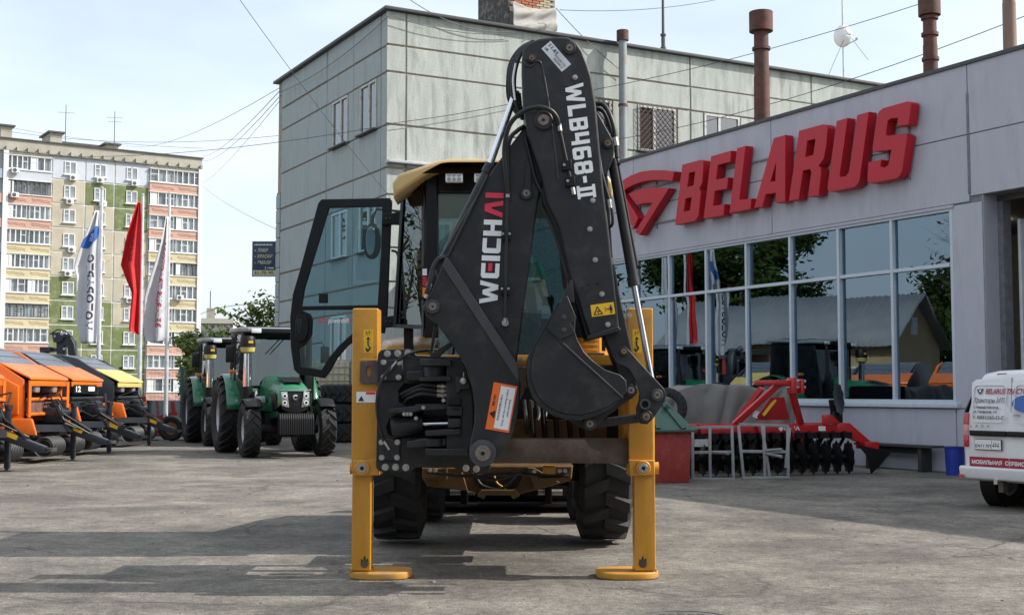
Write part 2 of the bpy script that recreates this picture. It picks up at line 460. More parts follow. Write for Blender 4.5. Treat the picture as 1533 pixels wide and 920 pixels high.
    hb = n.new('ShaderNodeMath'); hb.operation = 'ADD'
    L.new(noise(90, 4, 0.7).outputs['Fac'], hb.inputs[0]); L.new(st.outputs['Color'], hb.inputs[1])
    bp = n.new('ShaderNodeBump'); bp.inputs['Strength'].default_value = 0.55; bp.inputs['Distance'].default_value = 0.008
    L.new(hb.outputs[0], bp.inputs['Height'])
    bp2 = n.new('ShaderNodeBump'); bp2.inputs['Strength'].default_value = 0.5; bp2.inputs['Distance'].default_value = 0.05
    L.new(noise(3.5, 5, 0.6).outputs['Fac'], bp2.inputs['Height']); L.new(bp.outputs['Normal'], bp2.inputs['Normal'])
    L.new(bp2.outputs['Normal'], b.inputs['Normal'])
    MATS['worn_asphalt'] = m
    return m
M_ASPH = asphalt()
M_SOIL = mat('dry_soil_and_grass', (0.1, 0.11, 0.05), 0.95, scale=0.6, col2=(0.19, 0.17, 0.12), bump=0.2, bscale=8)
g = MB().add([(-2500, -2500, -0.4), (2500, -2500, -0.4), (2500, 2500, -0.4), (-2500, 2500, -0.4)], [(0, 1, 2, 3)]).build('ground', M_SOIL)
tag(g, kind='structure')
g = MB().b2((-60, -30, -0.45), (60, 39.6, 0)).build('yard_pavement', M_ASPH)
tag(g, kind='structure')
M_ROAD = mat('road_asphalt', (0.09, 0.09, 0.09), 0.9, var=0.2, scale=2, bump=0.1)
g = MB().b2((-140, 112, -0.45), (60, 122, -0.39)).build('road', M_ROAD); tag(g, kind='structure')
# loose gravel and crumbs of asphalt
random.seed(3)
gm = MB()
for i in range(520):
    Y = random.uniform(7.2, 26); X = random.uniform(-0.42, 0.42) * Y
    r = random.choice((0.005, 0.006, 0.008, 0.011, 0.018 if i % 9 == 0 else 0.007))
    q = Matrix.Rotation(random.uniform(0, 6), 3, 'Z') @ Matrix.Rotation(random.uniform(-.4, .4), 3, 'X')
    vs = [Vector((X, Y, r * 0.3)) + q @ Vector((a * r * random.uniform(.7, 1.6), b_ * r * random.uniform(.7, 1.2), c * r * .55)) for a, b_, c in ((-1, -1, -.6), (1, -1, -.6), (1, 1, -.6), (-1, 1, -.6), (-.6, -.6, .7), (.6, -.6, .7), (.6, .6, .7), (-.6, .6, .7))]
    gm.hexa(vs)
gm = gm.build('loose_gravel', mat('gravel_bits', (0.09, 0.08, 0.07), 0.9, scale=3, col2=(0.25, 0.23, 0.2)))
tag(gm, 'scattered crumbs of gravel on the grey asphalt', 'gravel', kind='stuff')
# manhole
mh = thing('manhole_cover', 'round iron manhole cover sunk in the asphalt near the right pad', 'manhole', (1.06, 7.86, 0))
M_IRON = mat('cast_iron', (0.1, 0.095, 0.09), 0.65, metal=0.3, scale=9, col2=(0.16, 0.15, 0.135), bump=0.15)
MB().lathe([(0.001, 0.30), (0.012, 0.30), (0.012, 0.345), (0.001, 0.36)], axis='Z', n=48).build('rim', M_IRON, mh)
mb = MB().lathe([(0.001, 0.001), (0.009, 0.001), (0.009, 0.29), (0.001, 0.29)], axis='Z', n=40)
for i in range(-4, 5):
    for j in range(-4, 5):
        if i * i + j * j < 17: mb.b2((i * .06 - .018, j * .06 - .018, .008), (i * .06 + .018, j * .06 + .018, .0135))
mb.build('cover', M_IRON, mh)

# ================================================================ SHOWROOM BUILDING (grey, red letters)
D1 = Vector((-0.479, 0.878, 0)).normalized(); D2 = Vector((D1.y, -D1.x, 0))
F0 = G(1422, 707)
BRZ = math.atan2(D1.y, D1.x)
def fac(px, py, out=0.0):
    """pixel -> (along facade, height) on the showroom's facade plane, 'out' metres proud"""
    r = ray(px, py); pt = F0 - D2 * out
    k = pt.dot(D2) / Vector((r.x, r.y, 0)).dot(D2); p = r * k
    return (Vector((p.x, p.y, 0)) - pt).dot(D1), p.z + CH
M_SHOW = mat('grey_painted_facade', (0.43, 0.43, 0.485), 0.75, var=0.05, scale=1.5, bump=0.12, bscale=14, dirt=((0.3, 0.3, 0.335), 0.5, 1.6), stretch=(1.5, 1.5, .35))
M_SHOWD = mat('facade_joint', (0.17, 0.17, 0.19), 0.85, var=0.2, scale=8, bump=0.2)
M_FRAME = mat('pale_blue_window_frame', (0.5, 0.55, 0.6), 0.45, var=0.05)
M_PANE = glass('showroom_glass', (0.76, 0.84, 0.82), 0.2, rcol=(0.66, 0.84, 1.0))
M_FLASH = mat('dark_roof_flashing', (0.06, 0.06, 0.065), 0.6, var=0.15)
M_INT = mat('interior_wall', (0.16, 0.155, 0.15), 0.8, var=0.1)
M_FLOOR = mat('showroom_floor', (0.2, 0.2, 0.2), 0.5, var=0.1)
sb = thing('showroom_building', 'long grey showroom with red block lettering and a strip of large windows', 'building', F0, BRZ)
RH = 7.03; TE = 18.3; GT0, GT1, GZ = -5.6, -0.83, 4.71
WT0, WZ0, WZ1, WZ2, PIT, NC = -0.117, 1.25, 3.583, 4.515, 1.3857, 9
WT1 = WT0 + PIT * NC
def core():
    mb = MB()
    mb.b2((GT1, -.35, 0), (WT0 - .05, -.02, RH - .05))              # pier beside gate
    mb.b2((WT0 - .05, -.35, 0), (TE, -.02, WZ0 - .05))              # below windows
    mb.b2((WT0 - .05, -.35, WZ2 + .06), (TE, -.02, RH - .05))       # above windows
    mb.b2((WT1 + .05, -.352, WZ0 - .05), (TE, -.021, WZ2 + .06))
    mb.b2((GT0, -.35, GZ), (GT1, -.02, RH - .05))                   # above gate
    mb.b2((-13, -.35, 0), (GT0, -.02, RH - .05))
    mb.b2((-13, -15, 0), (-12.7, -.35, RH - .05))                   # gable end
    mb.b2((-12.7, -15, 0), (TE, -14.7, RH - .05))                   # back
    return mb.build('wall', M_SHOWD, sb)
swall = core()
def panelp(a0, a1, z0, z1, parent, m=M_SHOW, th=0.0, name='wall_panel'):
    return MB().b2((a0 + .008, -.019, z0 + .008), (a1 - .008, th, z1 - .008)).build(name, m, parent, bevel=.006, segs=1)
jt = [-12.95, -8.8, -5.6, -0.57, 4.55, 9.6, 14.2, TE]
for a, b in zip(jt[:-1], jt[1:]):
    lo = GZ if a < -5.0 and b > -6 else 0
    if b <= -5.5: panelp(a, b, 0, 2.3, swall); panelp(a, b, 2.3, GZ, swall)
    elif a >= -.6 and a < 0:
        panelp(GT1, WT0 - .05, 0, 1.1, swall); panelp(GT1, WT0 - .05, 1.1, 4.6, swall)
        panelp(WT0 - .05, b, 0, 1.1, swall)
    elif a > 0: panelp(a, b, 0, 1.1, swall)
    z0 = 4.62 if a >= -.6 else GZ
    panelp(a, b, z0, 5.78, swall, th=0.002); panelp(a, b, 5.78, RH - .02, swall, th=0.004)
panelp(WT1 + .06, TE, 1.1, 4.62, swall)
# horizontal shadow lines of the lintel and the sill
MB().b2((WT0 - .1, .0, 4.56), (WT1 + .05, .03, 4.615)).build('lintel_trim', M_SHOW, swall, bevel=.006)
MB().b2((WT0 - .14, -.02, 1.11), (WT1 + .06, .07, 1.19)).build('window_sill', M_FRAME, swall, bevel=.008)
# roof slab and flashing
MB().b2((-12.9, -14.9, RH - .25), (TE - .02, -.36, RH - .06)).build('roof', mat('roof_felt', (0.07, 0.07, 0.07), 0.9, var=.2), sb)
MB().b2((-13.05, -.4, RH - .045), (TE, .035, RH + .03)).build('roof_flashing', M_FLASH, sb, bevel=.01)
# joint filler blob on the vertical joint
MB().b2((-.60, .0, 4.75), (-.545, .012, 6.5)).build('joint_filler', M_SHOWD, swall, bevel=.004)
# windows
wf = MB()
wf.b2((WT0 - .06, -.16, WZ0 - .07), (WT1 + .06, .0, WZ0)); wf.b2((WT0 - .06, -.16, WZ2), (WT1 + .06, .0, WZ2 + .05))
wf.b2((WT0 - .06, -.161, WZ0), (WT0, .001, WZ2)); wf.b2((WT1, -.161, WZ0), (WT1 + .06, .001, WZ2))
win = wf.build('window', M_FRAME, sb)
tag(win)
for k in range(1, NC):
    t = WT0 + PIT * k
    MB().b2((t - .032, -.15, WZ0), (t + .032, -.004, WZ2)).build('mullion', M_FRAME, win, bevel=.004, segs=1)
for k in range(NC):
    t = WT0 + PIT * k
    MB().b2((t + .034, -.14, WZ1 - .032), (t + PIT - .034, -.008, WZ1 + .032)).build('transom', M_FRAME, win, bevel=.004, segs=1)
    for z0, z1 in ((WZ0, WZ1), (WZ1, WZ2)):
        o = MB().b2((t + .02, -.088, z0 - .02), (t + PIT - .02, -.078, z1 + .02)).build('pane', M_PANE, win)
        o.rotation_euler = (random.uniform(-.004, .004), 0, random.uniform(-.005, .005))
# inside
MB().b2((-12.6, -14.6, .0), (TE, -.36, .08)).build('interior_floor', M_FLOOR, sb)
MB().b2((-12.6, -9.2, .08), (TE, -9.0, RH - .3)).build('interior_partition', M_INT, sb)
MB().b2((-.6, -9, .08), (-.45, -1.8, RH - .3)).build('interior_partition', M_INT, sb)
MB().b2((-12.6, -14.6, 5.3), (TE - .1, -.36, 5.4)).build('interior_ceiling', M_INT, sb)
for t, o in ((2.6, -3.2), (6.2, -3.2), (9.4, -3.6), (4.6, -6.4)):
    MB().b2((t - .5, o - .12, 5.2), (t + .5, o + .12, 5.28)).build('ceiling_lamp', emit('lamp_glow', (1, .9, .72), 6.0), sb)
# gate: jamb, rails, folded leaf
MB().b2((GT1 - .012, -.351, 0), (GT1 - .002, -.012, GZ)).build('gate_reveal', M_SHOW, sb)
M_GATE = mat('white_gate_leaf', (0.55, 0.56, 0.58), 0.45, var=.06)
MB().b2((GT1 - .12, -.55, 0), (GT1 - .002, -.352, GZ + .1)).build('gate_jamb', M_SHOWD, sb)
MB().b2((GT1 - .3, -1.0, .02), (GT1 - .24, -.56, 4.3)).build('gate_leaf', M_GATE, sb, bevel=.01)
lf = MB().b2((GT1 - .62, -.78, .02), (GT1 - .36, -.7, 4.25)).build('gate_leaf', M_GATE, sb, bevel=.01)
for z0, z1 in ((.9, 1.9), (2.1, 3.0), (3.15, 4.05)):
    MB().b2((GT1 - .56, -.699, z0), (GT1 - .47, -.694, z1)).build('window_strip', M_BLACK, lf)
MB().b2((GT1 - .6, -.699, 1.55), (GT1 - .5, -.66, 1.68)).build('latch_box', M_GATE, lf, bevel=.008)
MB().b2((GT0, -.351, GZ - .1), (GT1, -.34, GZ)).build('gate_lintel', M_FLASH, sb)

# ---- red letters
M_SIGN = mat('red_sign_paint', (0.46, 0.011, 0.024), 0.42, var=0.06, scale=2, spec=.35)
def zA(l): return [(1000 + x / 4.6, 160 + y / 4.6) for x, y in l]
def zB(l): return [(1180 + x / 5.11, 140 + y / 5.11) for x, y in l]
def zC(l): return [(920 + x / 7.07, 230 + y / 7.07) for x, y in l]
LET = [
 ('B', zA, [[(98, 398), (225, 364), (240, 370), (244, 385), (236, 520), (216, 562), (226, 590), (209, 750), (188, 784), (48, 812)], [(145, 455), (187, 445), (175, 540), (132, 552)], [(120, 632), (163, 622), (150, 712), (107, 724)]]),
 ('E', zA, [[(296, 340), (434, 301), (428, 378), (343, 400), (330, 500), (413, 485), (406, 563), (322, 580), (307, 682), (389, 668), (382, 746), (244, 770)]]),
 ('L', zA, [[(475, 285), (534, 268), (490, 640), (574, 629), (567, 702), (422, 733)]]),
 ('A', zA, [[(728, 215), (808, 193), (806, 652), (742, 662), (742, 590), (672, 602), (650, 687), (592, 695)], [(745, 378), (738, 510), (703, 517)]]),
 ('R', zB, [[(82, 285), (265, 235), (290, 240), (301, 265), (290, 400), (272, 495), (232, 555), (248, 572), (251, 600), (232, 780), (150, 790), (175, 598), (165, 578), (112, 590), (80, 808), (3, 822)], [(145, 362), (208, 347), (190, 470), (128, 487)]]),
 ('U', zB, [[(370, 210), (453, 187), (392, 628), (402, 640), (440, 632), (463, 600), (527, 165), (616, 140), (545, 665), (530, 695), (505, 717), (325, 752), (303, 742), (299, 715)]]),
 ('S', zB, [[(725, 112), (910, 60), (932, 64), (940, 80), (921, 238), (833, 252), (838, 186), (780, 194), (760, 212), (746, 312), (760, 324), (890, 305), (906, 314), (909, 335), (872, 590), (855, 628), (828, 650), (630, 688), (608, 680), (604, 660), (612, 525), (712, 505), (703, 558), (735, 568), (765, 545), (790, 430), (660, 446), (645, 432), (644, 410), (678, 175), (695, 135)]]),
 ('emblem_arc', zC, [[(20, 345), (100, 272), (180, 225), (280, 190), (400, 175), (520, 175), (632, 188), (610, 290), (520, 280), (400, 280), (300, 295), (200, 330), (120, 372), (70, 410)]]),
 ('emblem_hook', zC, [[(145, 425), (240, 385), (340, 360), (460, 355), (575, 365), (265, 862), (215, 830), (402, 520), (320, 522), (235, 545)]]),
 ('emblem_bar', zC, [[(40, 370), (75, 395), (250, 682), (200, 792), (60, 590)]]),
]
sg = thing('building_sign', 'large red raised letters BELARUS with emblem on the grey facade', 'sign', F0, BRZ)
for nm, z, polys in LET:
    q = [[fac(px, py, .25) for px, py in z(p)] for p in polys]
    # outline in facade coordinates (t, z) -> extruded between out=.04 and out=.25
    me = curve_mesh(q, .105, .006)
    # curve plane x=t,y=z ; local axes: t->x, z->z, depth->y (out)
    me.transform(Matrix(((1, 0, 0, 0), (0, 0, -1, .145), (0, 1, 0, 0), (0, 0, 0, 1))))
    link('letter' if len(nm) == 1 else 'emblem_piece', me, M_SIGN, sg)
for z in (5.32, 6.2):
    MB().b2((.9, .006, z - .018), (9.75, .045, z + .018)).build('rail', mat('sign_rail', (0.2, 0.2, 0.21), 0.5), sg)
for t in (.75, 1.25, 8.62, 9.3):
    MB().b2((t - .015, .006, 5.2), (t + .015, .04, 6.3)).build('bracket', MATS['sign_rail'], sg)

# ---- chimneys, poles on the showroom roof
def fac3(px, py, out):
    r = ray(px, py); pt = F0 - D2 * out
    k = pt.dot(D2) / Vector((r.x, r.y, 0)).dot(D2); p = r * k
    return Vector((p.x, p.y, p.z + CH))
def rusty_pipe(label, px, ytop, wpx, out, cap=None, m=M_RUSTPIPE, rings=(), straps=0):
    p = fac3(px, ytop, out); base = Vector((p.x, p.y, RH - .06)); r = wpx / 2 * p.y / F
    o = thing('chimney_pipe', label, 'chimney', base)
    h = p.z - base.z
    MB().cyl((0, 0, 0), (0, 0, h * .5), r * 1.02, r * .98, 20).cyl((0, 0, h * .5), (0, 0, h), r * .93, r * .9, 20).build('pipe', m, o)
    for f in rings: MB().lathe([(h * f - .03, r * .9), (h * f - .03, r * 1.16), (h * f + .03, r * 1.16), (h * f + .03, r * .9)], axis='Z', n=20).build('collar', m, o)
    if cap: MB().lathe([(h - cap[1], r * .8), (h - cap[1], r * cap[0]), (h + .02, r * cap[0]), (h + .02, r * .7), (h - .05, r * .6)], axis='Z', n=20).build('cap', m, o)
    return o
rusty_pipe('thick rusty chimney pipe with wide cap above the letter L', 1139, 20, 24, -1.2, (1.5, .42), rings=(.72,))
rusty_pipe('rusty red jointed chimney pipe above the last letter', 1391, 0, 22, -.9, (1.5, .3), rings=(.35, .62, .8))
rusty_pipe('plain brown pipe standing at the far right of the roof', 1508, -90, 20, -.7, None, m=mat('brown_pipe', (0.2, 0.12, 0.085), 0.8, scale=3, col2=(0.28, 0.2, 0.16), stretch=(1, 1, .2)))

# ================================================================ CONCRETE PANEL BUILDING
PC = P(583, 15, 36.0); PC.z = 0
PRZ = math.atan2(D2.y, D2.x)
M_CONC = mat('pale_concrete_panel', (0.315, 0.345, 0.315), 0.9, scale=1.6, col2=(0.43, 0.455, 0.42), bump=0.5, bscale=22, detail=10, dirt=((0.16, 0.165, 0.15), 0.85, 1.5), stretch=(2, 2, .4))
M_CONC2 = mat('shaded_concrete_panel', (0.3, 0.345, 0.35), 0.9, scale=1.3, col2=(0.385, 0.43, 0.43), bump=0.5, bscale=22, detail=10, dirt=((0.17, 0.19, 0.185), 0.75, 1.3), stretch=(2, 2, .35))  # same concrete for the left face, its shade put in as darker, bluer colour
M_JOINT = mat('joint_mortar', (0.25, 0.205, 0.16), 0.95, scale=5, col2=(0.36, 0.31, 0.25), bump=0.4, bscale=30)
M_WOODF = mat('weathered_window_frame', (0.5, 0.5, 0.48), 0.7, scale=8, col2=(0.3, 0.25, 0.2), lo=.5, hi=.7)
M_PANED = glass('window_glass_dark', (0.25, 0.28, 0.28), 0.2)
pb = thing('panel_building', 'tall pale grey building of concrete panels behind the loader', 'building', PC, PRZ)
PH = 12.36; PL = 30.0; PD = 10.0
cw = MB().b2((0.0, 0.0, 0), (PL, PD, PH)).build('wall', M_JOINT, pb)
ROWS = [0, .5, 2.25, 3.75, 4.5, 5.48, 7.0, 7.78, 9.03, 10.565, 11.35, PH]
WIN = {(9.03, 10.565): 1, (5.48, 7.0): 1, (2.25, 3.75): 1}
def panels(cols, wins, face):
    for z0, z1 in zip(ROWS[:-1], ROWS[1:]):
        segs = list(zip(cols[:-1], cols[1:]))
        if (z0, z1) in WIN:
            for w0, w1 in wins:
                ns = []
                for a, b in segs:
                    if b <= w0 or a >= w1: ns.append((a, b))
                    else:
                        if a < w0: ns.append((a, w0))
                        if b > w1: ns.append((w1, b))
                segs = ns
        for a, b in segs:
            if b - a < .05: continue
            jx = random.uniform(.018, .032); jz = random.uniform(.022, .036); d = .045 + random.uniform(-.008, .008)
            if face == 'front':
                if z1 < 8.0 and a > 5.8: continue
                MB().b2((a + jx, -d, z0 + jz), (b - jx, .02, z1 - jz)).build('panel', M_CONC, cw, bevel=.012, segs=1)
            else:
                MB().b2((-d, a + jx, z0 + jz), (.02, b - jx, z1 - jz)).build('panel', M_CONC2, cw, bevel=.012, segs=1)
LW = [(.78, 2.12), (3.07, 4.45)]
FW = [(5.95, 7.6), (8.57, 10.1), (11.2, 12.72), (14.0, 15.5), (18.0, 19.5), (21.5, 23.0)]
panels([-.11, .52, 5.9, 10.67, 15.87, 21.0, 26.0, PL], FW, 'front')
panels([.0, .5, 2.65, 4.98, 9.55], LW, 'left')
def window_at(a0, a1, z0, z1, face, grille=False, fm=None, sill=True, dark=False):
    """opening between panels on the building's wall: frame, sashes, panes, sill"""
    fm = fm or M_WOODF
    def bx(mb, x0, x1, d0, d1, zz0, zz1):
        if face == 'front': mb.b2((x0, -d1, zz0), (x1, -d0, zz1))
        else: mb.b2((-d1, x0, zz0), (-d0, x1, zz1))
        return mb
    a0 += .03; a1 -= .03; z0 += .03; z1 -= .03
    w = .07
    f = MB()
    for x0, x1, y0, y1 in ((a0, a0 + w, z0, z1), (a1 - w, a1, z0, z1), (a0 + w, a1 - w, z0, z0 + w), (a0 + w, a1 - w, z1 - w, z1)): bx(f, x0, x1, .0, .065, y0, y1)
    wo = f.build('window', fm, cw)
    am = a0 + (a1 - a0) * (.42 if face == 'front' else .45)
    bx(MB(), am - .045, am + .045, 0, .06, z0 + w, z1 - w).build('mullion', fm, wo)
    for x0, x1 in ((a0 + w, am - .045), (am + .045, a1 - w)):
        bx(MB(), x0, x1, .012, .02, z0 + w, z1 - w).build('pane', MATS['black_plastic'] if dark and x0 < am - .05 else M_PANED, wo)
    bx(MB(), a0 + w, a1 - w, .002, .006, z0 + w, z1 - w).build('curtain', mat('curtain_pale', (0.4, 0.45, 0.45), 0.9, var=.3, scale=3, stretch=(6, 6, .2)) if not dark else mat('dim_blind', (0.3, 0.28, 0.26), .9, var=.3, scale=3), wo)
    if sill: bx(MB(), a0 - .05, a1 + .05, .0, .2, z0 - .05, z0 - .005).build('window_sill', M_FLASH, wo, bevel=.006, segs=1)
    if grille:
        gmb = MB()
        nx = 9; st = (a1 - a0) / nx
        def pt(a, z): return (a, -.15, z) if face == 'front' else (-.15, a, z)
        H = z1 - z0; W = a1 - a0
        k = -H
        while k < W:
            a = max(0, k); b = min(W, k + H)
            if b > a + .02:
                gmb.cyl(pt(a0 + a, z0 + a - k), pt(a0 + b, z0 + b - k), .011, n=4); gmb.cyl(pt(a0 + a, z1 - (a - k)), pt(a0 + b, z1 - (b - k)), .011, n=4)
            k += .19
        for x in (a0, a1): gmb.cyl(pt(x, z0), pt(x, z1), .016, n=6)
        for z in (z0, z1): gmb.cyl(pt(a0, z), pt(a1, z), .016, n=6)
        gmb.build('window_grille', mat('rusty_grille', (0.1, 0.06, 0.045), .8, var=.3), wo)
for w in LW:
    for z in WIN: window_at(w[0], w[1], z[0], z[1], 'left', fm=M_WHITE if z[0] < 9 else None)
for i, w in enumerate(FW): window_at(w[0], w[1], 9.03, 10.565, 'front', grille=i < 2, dark=i < 2)
# roof edge
MB().b2((-.2, -.2, PH - .02), (PL, .25, PH + .07)).b2((-.2, .25, PH - .021), (.25, PD + .1, PH + .069)).build('roof_flashing', M_FLASH, pb, bevel=.012)
MB().b2((-.1, -.25, 7.9), (3.2, -.0, 7.98)).build('canopy', M_GALV, pb, bevel=.01)
# corner pier of stacked blocks at the far end
pier = MB().b2((-.05, 9.6, 0), (-.005, 9.96, 8.4)).build('corner_pier', M_JOINT, pb)
for k in range(16):
    MB().b2((-.075, 9.57, k * .52 + .02), (-.006, 9.97, k * .52 + .5)).build('block', M_CONC2, pier, bevel=.015, segs=1)
# brick stack with a darker left side on the roof
M_BRICK = mat('red_brick', (0.3, 0.1, 0.055), 0.9, scale=2, col2=(0.42, 0.18, 0.1), bump=.3)
M_BRICKY = mat('yellow_brick', (0.34, 0.28, 0.19), 0.9, scale=2, col2=(0.47, 0.41, 0.3), bump=.3)
M_STACKSIDE = mat('dark_render', (0.035, 0.033, 0.033), 0.85, scale=3, col2=(0.07, 0.065, 0.06), dirt=((.3, .29, .27), .7, 6))
st = MB().b2((4.1, .3, PH + .07), (5.72, 2.28, 16.6)).build('chimney_stack', mat('mortar', (.2, .18, .15), .95, var=.2), pb)
MB().b2((4.05, .28, PH + .07), (4.1, 2.3, 16.6)).build('dark_side', M_STACKSIDE, st)
bmes = [MB().b2((0, -.03, 0), (.24, .06, .068)).mesh('brick', bevel=.006, segs=1) for _ in range(2)]
finish(bmes[0]); finish(bmes[1]); bmes[0].materials.append(M_BRICK); bmes[1].materials.append(M_BRICKY)
nb = 0
for rw in range(16):
    z = 13.22 + rw * .08
    for c in range(7):
        x = 4.12 + c * .262 + (.131 if rw % 2 else 0)
        if x + .24 > 5.74: continue
        me = bmes[0] if (c < 2.6 - .12 * rw + random.uniform(0, 1.4)) else bmes[1]
        inst('brick', me, st, (x, .297 - random.uniform(0, .012), z))
# tarpaulin wrapped around the foot of the stack
def tarp(u, v):
    x = 4.14 + u * 1.56; z = PH + .12 + (1 - v) * (.82 - .12 * math.sin(u * 3.1))
    return (x, .2 - .05 * abs(math.sin(u * 9 + v * 7)) - .06 * v + .03 * math.sin(v * 11 + u * 4), z)
tp = MB().grid(tarp, 40, 20).build('tarpaulin_wrap', mat('grey_tarpaulin', (0.33, 0.32, 0.29), .7, var=.1), st)
sol = tp.modifiers.new('t', 'SOLIDIFY'); sol.thickness = .01

def pan3(px, py, out=0.0):
    """pixel -> place on the panel building's front plane, 'out' metres proud"""
    r = ray(px, py); pt = PC - D1 * out
    k = pt.dot(D1) / Vector((r.x, r.y, 0)).dot(D1); p = r * k
    return Vector((p.x, p.y, p.z + CH))
# grey vent pipe running up the front wall
p = pan3(932, 47, .45)
vp = thing('vent_pipe', 'slim grey vent pipe with rust marks climbing the pale wall', 'pipe', (p.x, p.y, 6.9))
M_VENT = mat('grey_vent_paint', (0.23, 0.26, 0.27), .6, var=.1, scale=2, dirt=((.25, .08, .04), .85, 2.5))
MB().cyl((0, 0, 0), (0, 0, p.z - 6.9), .13, n=18).build('pipe', M_VENT, vp)
MB().lathe([(p.z - 7.2, .12), (p.z - 7.2, .19), (p.z - 6.88, .19), (p.z - 6.88, .1)], axis='Z', n=20).build('cap', M_RUSTPIPE, vp)
for z in (1.2, 3.4): MB().lathe([(z, .12), (z, .15), (z + .07, .15), (z + .07, .12)], axis='Z', n=18).build('collar', M_RUSTPIPE, vp)
# roof antenna mast
p = pan3(993, 80, -1.0)
am = thing('antenna_mast', 'thin dark antenna mast standing on the pale building roof', 'antenna', (p.x, p.y, PH))
MB().cyl((0, 0, 0), (0, 0, .9), .07, n=10).cyl((0, 0, .9), (0, 0, 3.2), .05, .04, n=10).build('mast', M_CABLE, am)
for z in (.45, .9): MB().cyl((0, 0, z), (0, 0, z + .06), .1, n=10).build('clamp', M_CABLE, am)
# satellite dish
p = pan3(1263, 118, -1.2)
sd = thing('satellite_dish', 'white satellite dish on a thin mast at the roof end', 'satellite dish', (p.x, p.y, PH))
hz = 2.05
MB().cyl((0, 0, 0), (0, 0, 3.4), .03, n=8).build('mast', M_GALV, sd)
dm = MB()
def dish(u, v):
    a = 2 * math.pi * v; r = .42 * u
    return Vector((r * math.cos(a) * .8, -.16 + .30 * u * u * .5, hz + r * math.sin(a)))
dm.grid(dish, 8, 28)
dq = dm.build('reflector', M_WHITE, sd); dq.rotation_euler = (0, 0, R(-22)); sol = dq.modifiers.new('t', 'SOLIDIFY'); sol.thickness = .012
MB().bar((.1, -.1, hz - .35), (.38, -.42, hz - .25), .03, .03).box((.38, -.43, hz - .22), (.07, .07, .09)).build('feed_arm', M_GALV, sd)
MB().b2((-.4, -.4, 0), (.4, .4, .07)).build('base', M_FLASH, sd)
# hanging shop sign
tA = P(379, 362, 45.2); tB = P(413.5, 413, 45.2)
hs = thing('hanging_shop_sign', 'dark blue paint shop sign hanging off the concrete building corner', 'sign', ((tA.x + tB.x) / 2, 45.2, tB.z))
w2 = (tB.x - tA.x) / 2; hh = tA.z - tB.z
MB().b2((-w2, -.06, 0), (w2, .06, hh)).build('panel', mat('navy_sign', (0.012, 0.03, 0.075), .4), hs, bevel=.01)
MB().b2((-w2 + .02, -.066, .02), (w2 - .02, -.0605, .2)).build('number_strip', mat('cream_sign', (0.55, 0.53, 0.3), .5), hs)
fr_ = MB()
for a in ((-w2 - .02, 0, -w2, hh), (w2, 0, w2 + .02, hh)): fr_.b2((a[0], -.07, a[1]), (a[2], .07, a[3]))
for a in ((-.02, 0), (hh, hh + .02)): fr_.b2((-w2 - .02, -.071, a[0]), (w2 + .02, .071, a[1]))
fr_.build('frame', M_GALV, hs)
for z in (.3, hh - .25): MB().b2((w2 + .02, -.03, z), (w2 + .22, .03, z + .06)).build('bracket', M_CABLE, hs)
cream = mat('cream_letters', (.6, .56, .36), .5)
for i, (s, x1, z, h) in enumerate((('ЛАКИ', .0, .86, .13), ('КРАСКИ', .3, .64, .13), ('ЭМАЛИ', .22, .42, .13))):
    w = {0: .38, 1: .54, 2: .5}[i]
    text('lettering', s, (-w2 + .17, -.064, z), (w * 1.0, 0, 0), (0, 0, h), cream, hs, shear=.25, bold=.012)
    MB().cyl((-w2 + .09, -.062, z + .05), (-w2 + .09, -.066, z + .05), .025, n=8).build('drop_mark', mat('drop%d' % i, ((.5, .55, .6), (.4, .3, .32), (.1, .4, .5))[i], .5), hs)
tl = MB()
for k in range(13): tl.b2((-w2 + .06 + k * .05, -.065, 1.09 + .004 * (k % 3)), (-w2 + .06 + k * .05 + .034, -.0605, 1.135 + .01 * (k % 2)))
tl.build('small_lettering', M_DECW, hs)
text('lettering', '2 этаж', (w2 - .4, -.064, .25), (.33, 0, 0), (0, 0, .07), M_DECW, hs, bold=.02)
text('lettering', '31-70-90', (-w2 + .07, -.07, .05), (2 * w2 - .16, 0, 0), (0, 0, .12), M_DECK, hs, bold=.02)
# ================================================================ APARTMENT BLOCK
BA = P(0, 206, 142.0); BB = P(301, 235, 155.0)
_bd = Vector((BB.x - BA.x, BB.y - BA.y, 0)); BRZ2 = math.atan2(_bd.y, _bd.x); _bd.normalize(); _bn = Vector((_bd.y, -_bd.x, 0))
BO = Vector((BA.x, BA.y, 0))
def blk(px, py=300):
    r = ray(px, py); k = BO.dot(_bn) / Vector((r.x, r.y, 0)).dot(_bn); p = r * k
    return (Vector((p.x, p.y, 0)) - BO).dot(_bd)
M_BEIGE = mat('beige_panel', (0.42, 0.385, 0.305), 0.9, var=.1, scale=.5, dirt=((.3, .27, .2), .5, .4))
M_BLUEW = mat('pale_blue_panel', (0.47, 0.5, 0.56), 0.9, var=.06, scale=.5)
M_GREENP = mat('olive_green_panel', (0.13, 0.16, 0.06), 0.9, var=.12, scale=.6, dirt=((.4, .42, .33), .5, .9))
M_SEAM = mat('white_seam', (0.57, 0.57, 0.55), .9, var=.1, scale=1)
M_PINK = mat('salmon_spandrel', (0.5, 0.31, 0.25), .9, var=.08, scale=.6)
M_YSP = mat('cream_yellow_spandrel', (0.52, 0.45, 0.29), .9, var=.08, scale=.6)
M_BRN = mat('brown_spandrel', (0.3, 0.17, 0.12), .9, var=.1, scale=.6)
M_TILE = mat('concrete_cornice', (0.36, 0.34, 0.29), .9, var=.12, scale=.6, dirt=((.25, .23, .2), .5, .5))
M_FARG = mat('far_window_glass', (0.1, 0.12, 0.14), .12, scale=.25, col2=(0.3, 0.34, 0.37), lo=.4, hi=.62, spec=.9)
